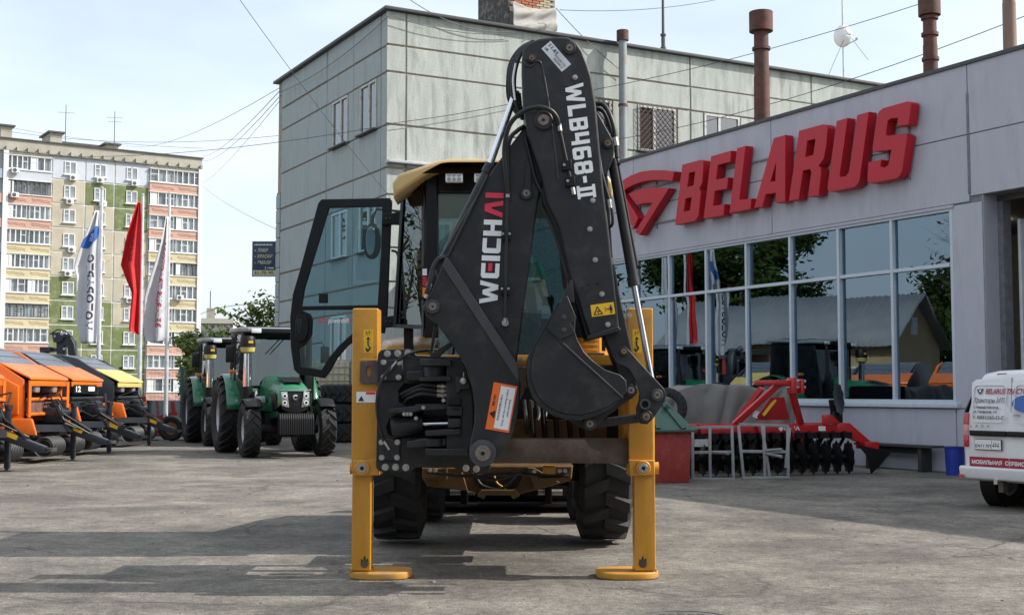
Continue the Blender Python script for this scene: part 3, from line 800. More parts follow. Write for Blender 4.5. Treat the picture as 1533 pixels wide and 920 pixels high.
M_PVC = mat('white_pvc', (0.62, 0.63, 0.64), .5, var=.03)
ab = thing('apartment_block', 'long ten storey apartment block with salmon and yellow balconies', 'building', BO, BRZ2)
UE = blk(301); HB = 28.55; HP = 29.95
aw = MB().b2((-16, 0, -.4), (UE, 12, HB)).build('wall', M_SEAM, ab)
MB().b2((-16, -.06, HB), (UE + .05, 12, HP)).build('parapet', M_TILE, ab)
ucol = [blk(77), blk(127), blk(171), blk(222)]
zc = lambda k: 2.05 + 2.8 * k
def pan_colour(k, c):
    if k == 9: return M_BLUEW
    if c == 0: return M_GREENP if k <= 4 else M_BEIGE
    if c == 1: return M_GREENP if k in (8, 2, 1, 0, 3) else M_BEIGE
    return M_GREENP if k in (8, 7, 2, 1, 0) else M_BEIGE
# shared meshes
fw, fh = 1.32, 1.5
wm = MB()
for a in ((-fw / 2, -fw / 2 + .1), (fw / 2 - .1, fw / 2), (-.12, .02)): wm.b2((a[0], -.1, -fh / 2), (a[1], .0, fh / 2))
for a in ((-fh / 2, -fh / 2 + .1), (fh / 2 - .1, fh / 2)): wm.b2((-fw / 2 + .1, -.1, a[0]), (fw / 2 - .1, .0, a[1]))
wm.b2((-fw / 2 + .1, -.099, .18), (-.12, -.001, .25))
ME_WF = wm.mesh('window_frame'); ME_WF.materials.append(M_PVC)
ME_WP = MB().b2((-fw / 2 + .05, -.05, -fh / 2 + .05), (fw / 2 - .05, -.01, fh / 2 - .05)).mesh('pane'); ME_WP.materials.append(M_FARG)
ME_WS = MB().b2((-fw / 2 - .15, -.22, -fh / 2 - .12), (fw / 2 + .15, 0, -fh / 2 - .01)).mesh('sill'); ME_WS.materials.append(M_PVC)
acm = MB().b2((-.42, -.42, -.3), (.42, -.02, .3)); ME_AC = acm.mesh('ac', bevel=.03, segs=1); ME_AC.materials.append(M_PVC)
ME_FAN = MB().cyl((-.1, -.425, 0), (-.1, -.44, 0), .22, n=16).mesh('fan'); ME_FAN.materials.append(M_CABLE)
AC = {(9, 0), (9, 1), (9, 2), (8, 0), (8, 1), (6, 0), (5, 0), (4, 2)}
for k in range(10):
    for c in range(3):
        a, b = ucol[c], ucol[c + 1]
        MB().b2((a + .09, -.07, zc(k) - 1.31), (b - .09, .0, zc(k) + 1.31)).build('wall_panel', pan_colour(k, c), aw)
        u = (a + b) / 2 + (.15 if c == 0 else 0)
        w = inst('window', ME_WF, aw, (u, -.065, zc(k)))
        inst('pane', ME_WP, w); inst('window_sill', ME_WS, w)
        if (k, c) in AC:
            q = inst('air_conditioner', ME_AC, aw, (u + random.choice((-.05, .3)), -.07, zc(k) - 1.15)); inst('fan', ME_FAN, q)
# loggias
def loggia_glass(w, n, seed):
    rnd = random.Random(seed); f = MB(); h = 1.55
    f.b2((0, -.08, -h / 2), (w, .02, -h / 2 + .09)); f.b2((0, -.08, h / 2 - .09), (w, .02, h / 2))
    x = 0
    for i in range(n + 1):
        x = i * w / n; f.b2((max(0, x - .06), -.081, -h / 2), (min(w, x + .06), .021, h / 2))
    i = rnd.randrange(n); f.b2((i * w / n + .06, -.07, .12), ((i + 1) * w / n - .06, .0, .19))
    me = f.mesh('glazing'); return me
def spandrel_cols(bay, k):
    if bay == 0: return M_BLUEW if k == 9 else M_PINK if k in (8, 7) else M_YSP if k >= 3 else M_PINK
    return M_PINK if k >= 7 else M_YSP if k >= 3 else M_PINK
bays = [(blk(6), blk(77), 0), (blk(222), blk(300), 1)]
WP = bays[0][1] - bays[0][0]
def relief(w):
    ww = w / 2 - .6
    pts = [(0, .12), (ww * .12, .0), (ww * .45, .04), (ww * .55, -.05), (ww * .9, -.06), (ww, -.16)]
    up = [(x, -.13, z + .03) for x, z in pts]; dn = [(x, -.13, z - .03) for x, z in pts[::-1]]
    return MB().prism(up + dn, (0, .06, 0)).mesh('relief')
for x0, x1, bay in bays:
    half = (x1 - x0) / 2
    gl = [[loggia_glass(half - .3, n, i * 7 + n) for i in range(2)] for n in (3, 4)]
    dk = mat('dark_balcony_frame', (0.06, 0.05, 0.045), .6)
    for me in gl[0] + gl[1]: me.materials.append(M_PVC)
    rl = {}
    for k in range(10):
        m = spandrel_cols(bay, k)
        lg = MB().b2((x0 + .05, -.35, zc(k) - 1.95), (x1 - .05, .02, zc(k) - .83)).build('balcony', m, aw)
        if m not in rl: rl[m] = relief(x1 - x0); rl[m].materials.append(mat(m.name + '_relief', tuple(c * .62 for c in m.node_tree.nodes['Color Ramp'].color_ramp.elements[0].color[:3]), .9))
        if m is not M_BLUEW:
            for h in (0, 1):
                for dz in (.16, -.02): inst('relief', rl[m], lg, (x0 + .35 + h * half, -.24, zc(k) - 1.42 + dz))
        MB().b2((x0, -.45, zc(k) - .83), (x1, .02, zc(k) - .72)).build('ledge', M_PVC, lg)
        MB().b2((x0, -.42, zc(k) + .83), (x1, .02, zc(k) + .93)).build('ledge', M_SEAM, lg)
        MB().b2((x0 + .1, -.1, zc(k) - .72), (x1 - .1, -.02, zc(k) + .83)).build('pane', M_FARG, lg)
        for h in (0, 1):
            n = random.choice((3, 4, 4)); me = gl[n - 3][random.randrange(2)]
            if (k == 8 and bay == 0) or (k == 5 and bay == 1 and h == 1) or (k == 3 and bay == 0): 
                me = me.copy(); me.materials.clear(); me.materials.append(dk)
            o = inst('balcony_glazing', me, lg, (x0 + .12 + h * half, -.26, zc(k) + .055))
            if random.random() < .3: MB().b2((x0 + .15 + h * half, -.3, zc(k) - .7), (x0 + .95 + h * half, -.25, zc(k) + .82)).build('infill_panel', M_PVC, lg)
    for k in (9, 8):
        if bay == 0: q = inst('air_conditioner', ME_AC, aw, (x0 + 1.0, -.45, zc(k) - .95)); inst('fan', ME_FAN, q)
    if bay == 1: q = inst('air_conditioner', ME_AC, aw, (x0 + half + .6, -.5, zc(4) - .6)); inst('fan', ME_FAN, q)
for k in range(10):   # neighbouring section at the left edge
    MB().b2((-15, -.4, zc(k) - 1.9), (blk(4), 0, zc(k) - .8)).build('balcony', M_PINK if k % 3 else mat('blue_spandrel', (.3, .36, .45), .9), aw)
    MB().b2((-15, -.2, zc(k) - .75), (blk(4), 0, zc(k) + .8)).build('pane', M_FARG, aw)
MB().b2((blk(4) - .1, -.5, 0), (blk(4) + .45, 0, HB)).build('corner_strip', M_PVC, aw)
MB().b2((UE - .5, -.5, 0), (UE + .06, 0, HB)).build('corner_strip', M_PVC, aw)
# parapet brackets
for i in range(19):
    u = blk(8 + i * 16.2)
    MB().b2((u - .12, -.42, HB + .05), (u + .12, -.06, HB + .55)).build('bracket', M_TILE, ab)
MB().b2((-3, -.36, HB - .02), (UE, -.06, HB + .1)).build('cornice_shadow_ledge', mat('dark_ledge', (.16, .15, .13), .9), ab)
MB().b2((-3, -.25, HP), (UE + .2, .5, HP + .12)).build('roof_edge', M_FLASH, ab)
# roof houses
def roofbox(px0, px1, ytop, label, y=3):
    a, b = blk(px0), blk(px1); z = CH + (585 - ytop) * 147 / F
    MB().b2((a, y, HP - .4), (b, y + 4, z)).build('roof_house', M_TILE, ab)
    MB().b2((a - .3, y - .3, z), (b + .3, y + 4.3, z + .18)).build('roof_house_slab', M_FLASH, ab)
roofbox(3, 20, 194, '', 1.5); roofbox(78, 96, 196, '', 1.5); roofbox(101, 162, 202, '', 5); roofbox(163, 181, 205, '', 1.5)
def mast(px, ytop, Y):
    t = P(px, ytop, Y); 
    return t
for px, yt, lab in ((99, 157, 'tall thin antenna mast on the apartment roof'), (172, 167, 'branched television antenna on the apartment roof')):
    t = P(px, yt, 150)
    o = thing('roof_antenna', lab, 'antenna', (t.x, 150, HP))
    MB().cyl((0, 0, 0), (0, 0, t.z - HP), .06, .04, n=6).build('mast', M_CABLE, o)
    for i, z in enumerate((.0, .5) if px > 120 else (.2,)): MB().bar((-1.0 + .2 * i, 0, t.z - HP - .7 - z), (1.0 - .2 * i, 0, t.z - HP - .8 - z), .03, .03).build('element', M_CABLE, o)

# far block seen in the gap
fb0 = P(250, 560, 300); fb1 = P(347, 476, 300)
fb = thing('apartment_block', 'distant grey block peeking out between the trees and tractors', 'building', (fb0.x, 300, 0), R(8))
Wf = fb1.x - fb0.x
fwall = MB().b2((0, 0, -.4), (Wf, 14, fb1.z - 1.4)).build('wall', mat('far_grey_panel', (.43, .43, .4), .9, var=.08, scale=.3), fb)
MB().b2((-.2, -.4, fb1.z - 1.2), (Wf + .2, 14, fb1.z)).build('parapet', mat('far_parapet', (.5, .48, .42), .9), fb)
fp_ = MB().b2((0, 0, 0), (1.3, .06, 1.5)).mesh('pane'); fp_.materials.append(M_FARG)
for k in range(9):
    for i in range(9):
        z = fb1.z - 4.3 - 2.9 * k
        if z > 1: inst('window', fp_, fwall, (1.0 + i * 1.68, -.08, z))
for i in range(10): MB().b2((.6 + i * 1.55, -.5, fb1.z - 1.9), (1.2 + i * 1.55, 0, fb1.z - 1.3)).build('bracket', M_FLASH, fb)
p0 = P(308, 458, 300)
MB().b2((8.6, 3, fb1.z), (10.6, 6, p0.z - .2)).build('roof_house', M_TILE, fb)
MB().cyl((9.4, 3.5, p0.z - .2), (9.4, 3.5, p0.z + 4), .12, n=6).build('mast', M_CABLE, fb)

# ================================================================ TREES
def leaf_mat(name, c1, c2):
    m = bpy.data.materials.new(name); m.use_nodes = True; t = m.node_tree; n = t.nodes; L = t.links; n.clear()
    o = n.new('ShaderNodeOutputMaterial'); d = n.new('ShaderNodeBsdfDiffuse'); tr = n.new('ShaderNodeBsdfTranslucent'); mx = n.new('ShaderNodeMixShader'); mx.inputs[0].default_value = .28
    tc = n.new('ShaderNodeTexCoord'); nz = n.new('ShaderNodeTexNoise'); nz.inputs['Scale'].default_value = 1.3; nz.inputs['Detail'].default_value = 4
    r = n.new('ShaderNodeValToRGB'); r.color_ramp.elements[0].position = .35; r.color_ramp.elements[0].color = (*c1, 1); r.color_ramp.elements[1].position = .65; r.color_ramp.elements[1].color = (*c2, 1)
    L.new(tc.outputs['Object'], nz.inputs['Vector']); L.new(nz.outputs['Fac'], r.inputs['Fac']); L.new(r.outputs['Color'], d.inputs['Color']); L.new(r.outputs['Color'], tr.inputs['Color'])
    L.new(d.outputs[0], mx.inputs[1]); L.new(tr.outputs[0], mx.inputs[2]); L.new(mx.outputs[0], o.inputs['Surface'])
    MATS[name] = m; return m
M_LEAF = leaf_mat('leaves_dark', (0.035, 0.06, 0.018), (0.085, 0.125, 0.035))
M_LEAF2 = leaf_mat('leaves_olive', (0.06, 0.085, 0.03), (0.14, 0.17, 0.06))
M_BARK = mat('bark', (0.09, 0.07, 0.05), .95, var=.3, scale=6, bump=.4)
def tree(label, loc, h, rad, nleaf, seed, lm, leaf=.22, base=.25, cat='tree', bare=False, group=None):
    rnd = random.Random(seed)
    o = thing('leafy_tree' if not bare else 'sparse_tree', label, cat, loc, 0, group)
    tk = MB(); tips = []
    def limb(p, d, L, r, lev):
        pts = [p]; rs = [r]; n = 4
        for i in range(n):
            d = (d + Vector((rnd.uniform(-1, 1), rnd.uniform(-1, 1), rnd.uniform(-.3, .6))) * (.16 if lev else .07)).normalized()
            p = p + d * (L / n); pts.append(p); rs.append(r * (1 - .55 * (i + 1) / n))
            if lev < 3 and (lev > 0 or i >= 1):
                for _ in range(2 if lev < 2 else (3 if bare else 2)):
                    a = rnd.uniform(0, 6.28); dd = (d * rnd.uniform(.3, .8) + Vector((math.cos(a), math.sin(a), rnd.uniform(-.05, .55)))).normalized()
                    limb(p, dd, L * rnd.uniform(.42, .62), rs[-1] * .55, lev + 1)
            if lev >= 2: tips.append(p)
        tk.tube(pts, rs, 5 if lev > 1 else 8)
    limb(Vector((0, 0, 0)), Vector((0, 0, 1)), h * .62, max(.12, h * .022), 0)
    tk.build('trunk', M_BARK, o)
    lv = MB(); c0 = Vector((0, 0, h * (base + 1) / 2)); rz = h * (1 - base) / 2
    clumps = []
    for i in range(46 if not bare else 20):
        u = Vector((rnd.gauss(0, 1), rnd.gauss(0, 1), rnd.gauss(0, 1))).normalized() * rnd.uniform(.35, 1) ** .6
        clumps.append((c0 + Vector((u.x * rad, u.y * rad, u.z * rz)), rnd.uniform(.16, .34) * rad))
    for t in tips[::3 if not bare else 2]: clumps.append((t, rnd.uniform(.14, .25) * rad))
    for i in range(nleaf):
        c, cr = clumps[rnd.randrange(len(clumps))]
        u = Vector((rnd.gauss(0, 1), rnd.gauss(0, 1), rnd.gauss(0, .8))).normalized() * cr * rnd.uniform(.55, 1.08)
        p = c + u; a = Vector((rnd.uniform(-1, 1), rnd.uniform(-1, 1), rnd.uniform(-.6, .6))).normalized(); b = a.cross(u + Vector((.01, .02, .03))).normalized()
        s = leaf * rnd.uniform(.6, 1.4)
        lv.add([p - a * s, p + b * s * .5, p + a * s, p - b * s * .5], [(0, 1, 2, 3)])
    link('crown', lv.mesh('crown', recalc=False), lm, o)
    return o
def at_ground(px, Y): return Vector(((px - CX) * Y / F, Y, -.4))
tree('olive green tree standing between the apartment block and the tractors', at_ground(319, 92), 6.6, 1.9, 6000, 5, M_LEAF2, .2, .05)
tree('airy green tree rising behind the tractor cabs beside the panel building', at_ground(405, 66), 6.2, 1.7, 2600, 8, M_LEAF, .14, .2)
tree('small far treetop above the rear tractor roof', at_ground(358, 150), 9.2, 1.8, 1800, 9, M_LEAF, .22, .2)
tree('low bushy tree behind the parked red car', at_ground(308, 74), 3.8, 1.5, 4000, 10, M_LEAF2, .15, .02)
# out of the frame on the left, mirrored in the showroom windows
tree('tall dark tree behind the yellow house', (-47, 36, 0), 8.6, 3.5, 9000, 21, M_LEAF, .2, .15)
tree('broad dark tree beyond the yellow house ridge', (-46, 49, 0), 13, 5.5, 15000, 22, M_LEAF, .22, .18)
tree('dark tree filling the left of the window reflection', (-41, 60, 0), 14, 6, 16000, 23, M_LEAF, .22, .12)
tree('sparse bare tree beside the yellow house gable', (-34, 28.0, 0), 12.0, 3.6, 260, 24, M_LEAF, .16, .2, bare=True)
tree('second sparse bare tree near the yellow house', (-37, 24, 0), 11.0, 3.8, 500, 25, M_LEAF, .16, .2, bare=True)

# ================================================================ YELLOW HOUSE (left of the frame, seen in the showroom glass)
yh = thing('yellow_house', 'yellow rendered house with grey corrugated gable roof, mirrored in the showroom windows', 'house', (-36, 34.2, 0), R(4))
M_YH = mat('yellow_render', (.38, .29, .15), .9, var=.1, scale=.8, dirt=((.35, .27, .14), .5, 1))
M_CORR = mat('grey_corrugated_sheet', (.21, .22, .23), .6, var=.12, scale=1, dirt=((.2, .18, .16), .5, 2))
yw = MB().b2((-4, 0, 0), (4, 13, 3.9)).build('wall', M_YH, yh)
gbl = MB().prism([(-4, 0.001, 3.9), (4, 0.001, 3.9), (0, 0.001, 6.3)], (0, .3, 0)).prism([(-4, 12.7, 3.9), (4, 12.7, 3.9), (0, 12.7, 6.3)], (0, .299, 0)).build('gable', M_YH, yh)
rf = MB()
def slope(sg):
    n = 90; vs = []
    for i in range(n + 1):
        y = -.6 + 14.2 * i / n; w = .035 * (1 if i % 2 else -1)
        for f in (0, 1): vs.append((sg * (4.6 * (1 - f)), y, 3.62 + f * 2.78 + w))
    fs = [(2 * i, 2 * i + 2, 2 * i + 3, 2 * i + 1) for i in range(n)]
    rf.add(vs, fs)
slope(1); slope(-1)
rfo = rf.build('roof', M_CORR, yh, angle=20); sm = rfo.modifiers.new('t', 'SOLIDIFY'); sm.thickness = .03
for y in (2.2, 5.2, 8.4, 11):
    w = MB().b2((4.0, y - .55, 1.2), (4.04, y + .55, 2.7)).build('window', M_PVC, yh); MB().b2((4.041, y - .45, 1.3), (4.05, y + .45, 2.6)).build('pane', M_FARG, w)
w = MB().b2((-.4, -.04, 4.3), (.4, 0, 5.2)).build('window', M_PVC, yh); MB().b2((-.3, -.05, 4.4), (.3, -.041, 5.1)).build('pane', M_FARG, w)
sh = thing('open_shed', 'low dark open shed with red beams left of the yard', 'shed', (-24, 40, 0), R(2))
MB().b2((-6, 0, 3.0), (0, 14, 3.2)).build('roof', M_FLASH, sh)
MB().b2((-6, 0, 0), (-5.8, 14, 3.0)).build('wall', M_BRN, sh)
for y in (.2, 3.6, 7, 10.4, 13.8): MB().b2((-.2, y - .08, 0), (-.04, y + .08, 3)).build('post', mat('red_beam', (.3, .03, .025), .6), sh)
for z in (1.1, 2.2): MB().b2((-.03, 0, z), (.03, 14, z + .12)).build('beam', MATS['red_beam'], sh)

# ================================================================ FLAGS
def flagpole(label, px, ytop, Y):
    t = P(px, ytop, Y)
    o = thing('flagpole', label, 'flagpole', (t.x, Y, 0), group=None)
    MB().cyl((0, 0, 0), (0, 0, t.z * .5), .062, .055, 12).cyl((0, 0, t.z * .5), (0, 0, t.z), .055, .042, 12).build('pole', mat('pale_pole', (.6, .62, .64), .4, metal=.2), o)
    MB().cyl((0, 0, t.z), (0, 0, t.z + .05), .06, .02, 12).build('finial', M_GALV, o)
    MB().b2((-.15, -.15, 0), (.15, .15, .03)).build('base_plate', M_GALV, o)
    return t
PY = (34.9, 35.4, 36.0)
flagpole('pale flagpole carrying the white and blue flag, leftmost of three', 153, 282, PY[0])
flagpole('pale flagpole carrying the red flag, middle of three', 214, 292, PY[1])
flagpole('pale flagpole carrying the white flag with red letters', 254, 290, PY[2])
def flag(label, m, Y, rows, dark=None, wob=.12, ph=0.0):
    """rows: (y, xleft, xright) in photo pixels; hanging cloth with folds, real depth"""
    def lerp(v):
        y = rows[0][0] + v * (rows[-1][0] - rows[0][0])
        for a, b in zip(rows[:-1], rows[1:]):
            if y <= b[0] + 1e-6:
                f = (y - a[0]) / (b[0] - a[0]); return y, a[1] + f * (b[1] - a[1]), a[2] + f * (b[2] - a[2])
        return rows[-1]
    def fn(u, v):
        y, l, r_ = lerp(v); p = P(l + u * (r_ - l), y, Y)
        p.y -= .1 + wob * (1 - u) * math.sin(6.5 * u + 3 * v + ph) * (.3 + v) + .05 * math.sin(11 * u + ph)
        return p
    top = fn(1, 0)
    o = thing('flag', label, 'flag', (top.x, top.y, top.z))
    me = MB().grid(fn, 22, 44).mesh('cloth', recalc=False)
    c = link('cloth', me, m, o, world=True, angle=80); s = c.modifiers.new('t', 'SOLIDIFY'); s.thickness = .006; s.offset = 1
    return o, fn
def flag_text(o, fn, s, u0, u1, v0, v1, m, bold=.02):
    """letters running up the cloth, seen from behind (mirrored)"""
    me = text_mesh(s, bold=bold)
    xs = [v.co.x for v in me.vertices]; ys = [v.co.y for v in me.vertices]; x0, x1, y0, y1 = min(xs), max(xs), min(ys), max(ys)
    for v in me.vertices:
        a = (v.co.x - x0) / (x1 - x0); b = (v.co.y - y0) / (y1 - y0)
        p = fn(u0 + b * (u1 - u0), v1 + a * (v0 - v1)); p.y -= .012; v.co = p
    return link('lettering', me, m, o, world=True)
M_FW = mat('white_flag_cloth', (.56, .57, .6), .8, var=.05, scale=2); M_FR = mat('red_flag_cloth', (.55, .012, .015), .7, var=.1, scale=2)
M_FB = mat('blue_print', (.03, .12, .42), .7); M_FK = mat('dark_print', (.03, .03, .035), .8); M_FRP = mat('red_print', (.5, .02, .05), .8)
o, fn = flag('white flag with blue oval and dark letters, leftmost of three', M_FW, PY[0], [(316, 146, 150), (335, 138, 150), (375, 122, 149), (400, 114.5, 149), (415, 118, 149), (440, 117, 149), (480, 116, 147), (500, 119, 146), (514, 122, 145)], ph=1)
flag_text(o, fn, 'МОТОРАРТС', .45, .8, .33, .9, M_FK, .025)
ov = MB()
def oval(u, v):
    a = 2 * math.pi * v; p = fn(.5 + .5 * .98 * u * math.cos(a), .2 + .068 * u * math.sin(a) - .05 * u * math.cos(a)); p.y -= .012; return p
ov.grid(oval, 6, 26).build('printed_oval', M_FB, o, world=True)
flag_text(o, lambda u, v: fn(u, v) + Vector((0, -.012, 0)), 'МОТО', .3, .62, .17, .23, M_DECW, .03)
o, fn = flag('red flag with dark lettering, middle of three', M_FR, PY[1], [(303, 209, 212), (330, 200, 213), (355, 192, 213), (397, 182, 212), (420, 190, 212), (438, 197, 211), (470, 193, 210), (495, 191, 209), (500, 206, 208)], wob=.2, ph=2.2)
flag_text(o, fn, 'BELARUS', .35, .6, .25, .45, mat('dark_red_print', (.12, .01, .012), .8), .03)
o, fn = flag('white flag with red mirrored lettering, rightmost of three', M_FW, PY[2], [(325, 251, 253), (360, 244, 253), (390, 236, 252), (420, 226, 251), (445, 219, 251), (480, 217, 250), (503, 217, 250), (510, 221, 247), (513, 228, 243)], ph=.4)
flag_text(o, fn, 'BELARUS TRACTORS', .5, .8, .2, .88, M_FRP, .03)

# ================================================================ OVERHEAD CABLES
def cable(label, a, b, sag=.3, r=.012, n=14):
    r *= .72
    a = Vector(a); b = Vector(b); pts = []
    for i in range(n + 1):
        f = i / n; p = a.lerp(b, f); p.z -= sag * 4 * f * (1 - f); pts.append(p)
    o = MB().tube(pts, r, 5).build('overhead_cable', M_CABLE)
    tag(o, label, 'cable', 'cables strung across the sky')
    return o
def PW(px, py, Y): return P(px, py, Y)
wl = lambda px, py: pan3(px, py, .18)
cable('thin cable slanting down from the top left to the panel building', PW(352, -10, 24), PW(584, 295, 34.5), .1, .009)
cable('cable from the apartment roof corner up to the panel building roof corner', PW(302, 234, 150), PW(418, 137, 44.5), .6, .02)
cable('lower cable from the apartment roof to the panel building roof corner', PW(300, 240, 150), PW(420, 143, 44.5), .8, .018)
cable('cable rising from the apartment side to the panel building roof', PW(303, 274, 153), PW(418, 152, 44.6), .4, .014)
cable('cable crossing the sky at the height of the apartment roof', PW(-5, 194, 140), PW(418, 203, 120), 1.0, .03)
cable('faint cable above the apartment parapet on the left', PW(-5, 187, 120), PW(302, 222, 110), .4, .022)
cable('faint cable sloping over the apartment roof houses', PW(170, 212, 130), PW(418, 132, 44.6), 1.2, .016)
cable('long cable passing in front of the panel building windows', PW(-5, 228, 60), PW(584, 187, 35.6), .5, .014)
cable('cable continuing along the pale front wall to the boom', wl(590, 184), wl(790, 150), .05, .016)
cable('cable from the pale wall rising to the upper right over the chimneys', wl(800, 150), PW(1420, -8, 30), .25, .014)
cable('lower cable over the showroom roof to the right edge', wl(880, 215), PW(1540, 22, 24), .35, .013)
cable('top cable leaving the brick stack to the right', PW(838, 15, 38), PW(1090, -4, 46), .2, .016)
cable('cable slanting down from the brick stack to the vent pipe', PW(832, 12, 38.5), wl(935, 110), .1, .018)
cable('slack black cable hanging along the top of the pale wall', wl(600, -10), wl(768, 48), .35, .018)
cable('second slack cable under the roof edge of the pale wall', wl(590, 25), wl(775, 50), .2, .016)
cable('guy wire on the left of the dish mast', PW(1263, 60, 45), PW(1238, 118, 45), 0, .012)
cable('guy wire on the right of the dish mast', PW(1265, 45, 45.5), PW(1300, 90, 46), 0, .012)
cable('cable on the left of the tree towards the panel building', PW(300, 470, 120), PW(416, 455, 60), -.3, .03)
cable('pair of wires low on the left side of the gap', PW(300, 276, 150), PW(418, 345, 60), .3, .016)
cable('roof edge cable following the shaded side of the panel building', PW(419, 138, 44), PW(582, 24, 35.7), .25, .014)

# ================================================================ WAREHOUSE BEHIND THE CAMERA (mirrored in the cab's rear window)
wh = thing('warehouse', 'long pale warehouse with dark windows standing behind the photographer', 'building', (0, -17, 0), R(-4))
whw = MB().b2((-34, -12, 0), (26, 0, 8.5)).build('wall', mat('warehouse_render', (.42, .42, .4), .9, var=.08, scale=.6), wh)
MB().b2((-34.3, -12.3, 8.5), (26.3, .3, 8.75)).build('roof', M_FLASH, wh)
for i in range(11):
    w = MB().b2((-31 + i * 5.2, .0, 4.8), (-27.8 + i * 5.2, .06, 6.6)).build('window', M_PVC, whw); MB().b2((-30.9 + i * 5.2, .061, 4.9), (-27.9 + i * 5.2, .07, 6.5)).build('pane', M_FARG, w)
for i in range(4): MB().b2((-26 + i * 13, .0, 0), (-22 + i * 13, .08, 3.8)).build('gate', mat('warehouse_gate', (.16, .2, .22), .6), whw)
tree('leafy tree beside the warehouse behind the photographer', (-20, -10, 0), 11, 4, 6000, 31, M_LEAF, .3, .2)
tree('second leafy tree beside the warehouse behind the photographer', (14, -11, 0), 10, 4, 6000, 32, M_LEAF, .3, .2)
# ================================================================ WHEELS
def tyre_mesh(Rd, w, rr, n, lug, style='ag'):
    """tyre about the X axis with raised chevron lugs"""
    mb = MB(); b = Rd - lug; h = w / 2
    mb.lathe([(-h * .72, rr), (-h * .96, rr + (b - rr) * .3), (-h, rr + (b - rr) * .62), (-h * .92, b - .03), (-h * .8, b), (0, b + .006), (h * .8, b), (h * .92, b - .03), (h, rr + (b - rr) * .62), (h * .96, rr + (b - rr) * .3), (h * .72, rr)], n=56)
    for side in (-1, 1):
        for i in range(n):
            th0 = 2 * math.pi * (i + (.5 if side > 0 else 0)) / n
            pitch = 2 * math.pi / n
            sweep = pitch * (1.0 if style == 'ag' else .38); wd = pitch * (.17 if style == 'ag' else .24)
            st = []
            for f, rad in ((-.06, Rd), (.45, Rd), (.84, Rd - .006), (1.02, b - .035 - lug)):
                x = side * h * f; th = th0 + sweep * max(0, f)
                st.append((x, th, rad))
            vs = []
            for x, th, rad in st:
                for dth, rb in ((-wd, b - .02 if rad > b - .03 else rad - .05), (wd, b - .02 if rad > b - .03 else rad - .05), (wd * .75, rad), (-wd * .75, rad)):
                    a = th + dth; vs.append((x, rb * math.cos(a), rb * math.sin(a)))
            fs = [(0, 1, 2, 3), (15, 14, 13, 12)]
            for k in range(3):
                for j in range(4): fs.append((k * 4 + j, k * 4 + (j + 1) % 4, k * 4 + 4 + (j + 1) % 4, k * 4 + 4 + j))
            mb.add(vs, fs)
    return mb.mesh('tyre')
def rim_mesh(rr, w, dish=.4):
    mb = MB(); h = w / 2
    mb.lathe([(-h * .7, rr + .015), (-h * .7, rr - .035), (-h * .55, rr - .05), (h * .55, rr - .05), (h * .7, rr - .035), (h * .7, rr + .015)], n=40)
    for s in (-1, 1): mb.lathe([(s * h * dish, .0), (s * h * dish, rr * .35), (s * h * .15, rr * .72), (s * h * .22, rr - .04), (s * h * .16, rr - .04), (s * h * .08, rr * .7), (s * h * (dish - .1), .0)], n=32)
    return mb.mesh('rim')
def smooth_car_tyre(Rd, w, rr):
    mb = MB(); h = w / 2
    mb.lathe([(-h * .85, rr), (-h, rr + (Rd - rr) * .45), (-h * .9, Rd - .02), (-h * .75, Rd), (-h * .3, Rd), (-h * .28, Rd - .008), (-h * .2, Rd - .008), (-h * .18, Rd), (h * .18, Rd), (h * .2, Rd - .008), (h * .28, Rd - .008), (h * .3, Rd), (h * .75, Rd), (h * .9, Rd - .02), (h, rr + (Rd - rr) * .45), (h * .85, rr)], n=48)
    return mb.mesh('tyre')
for f in (): pass
def set_m(me, m): me.materials.append(m); finish(me); return me

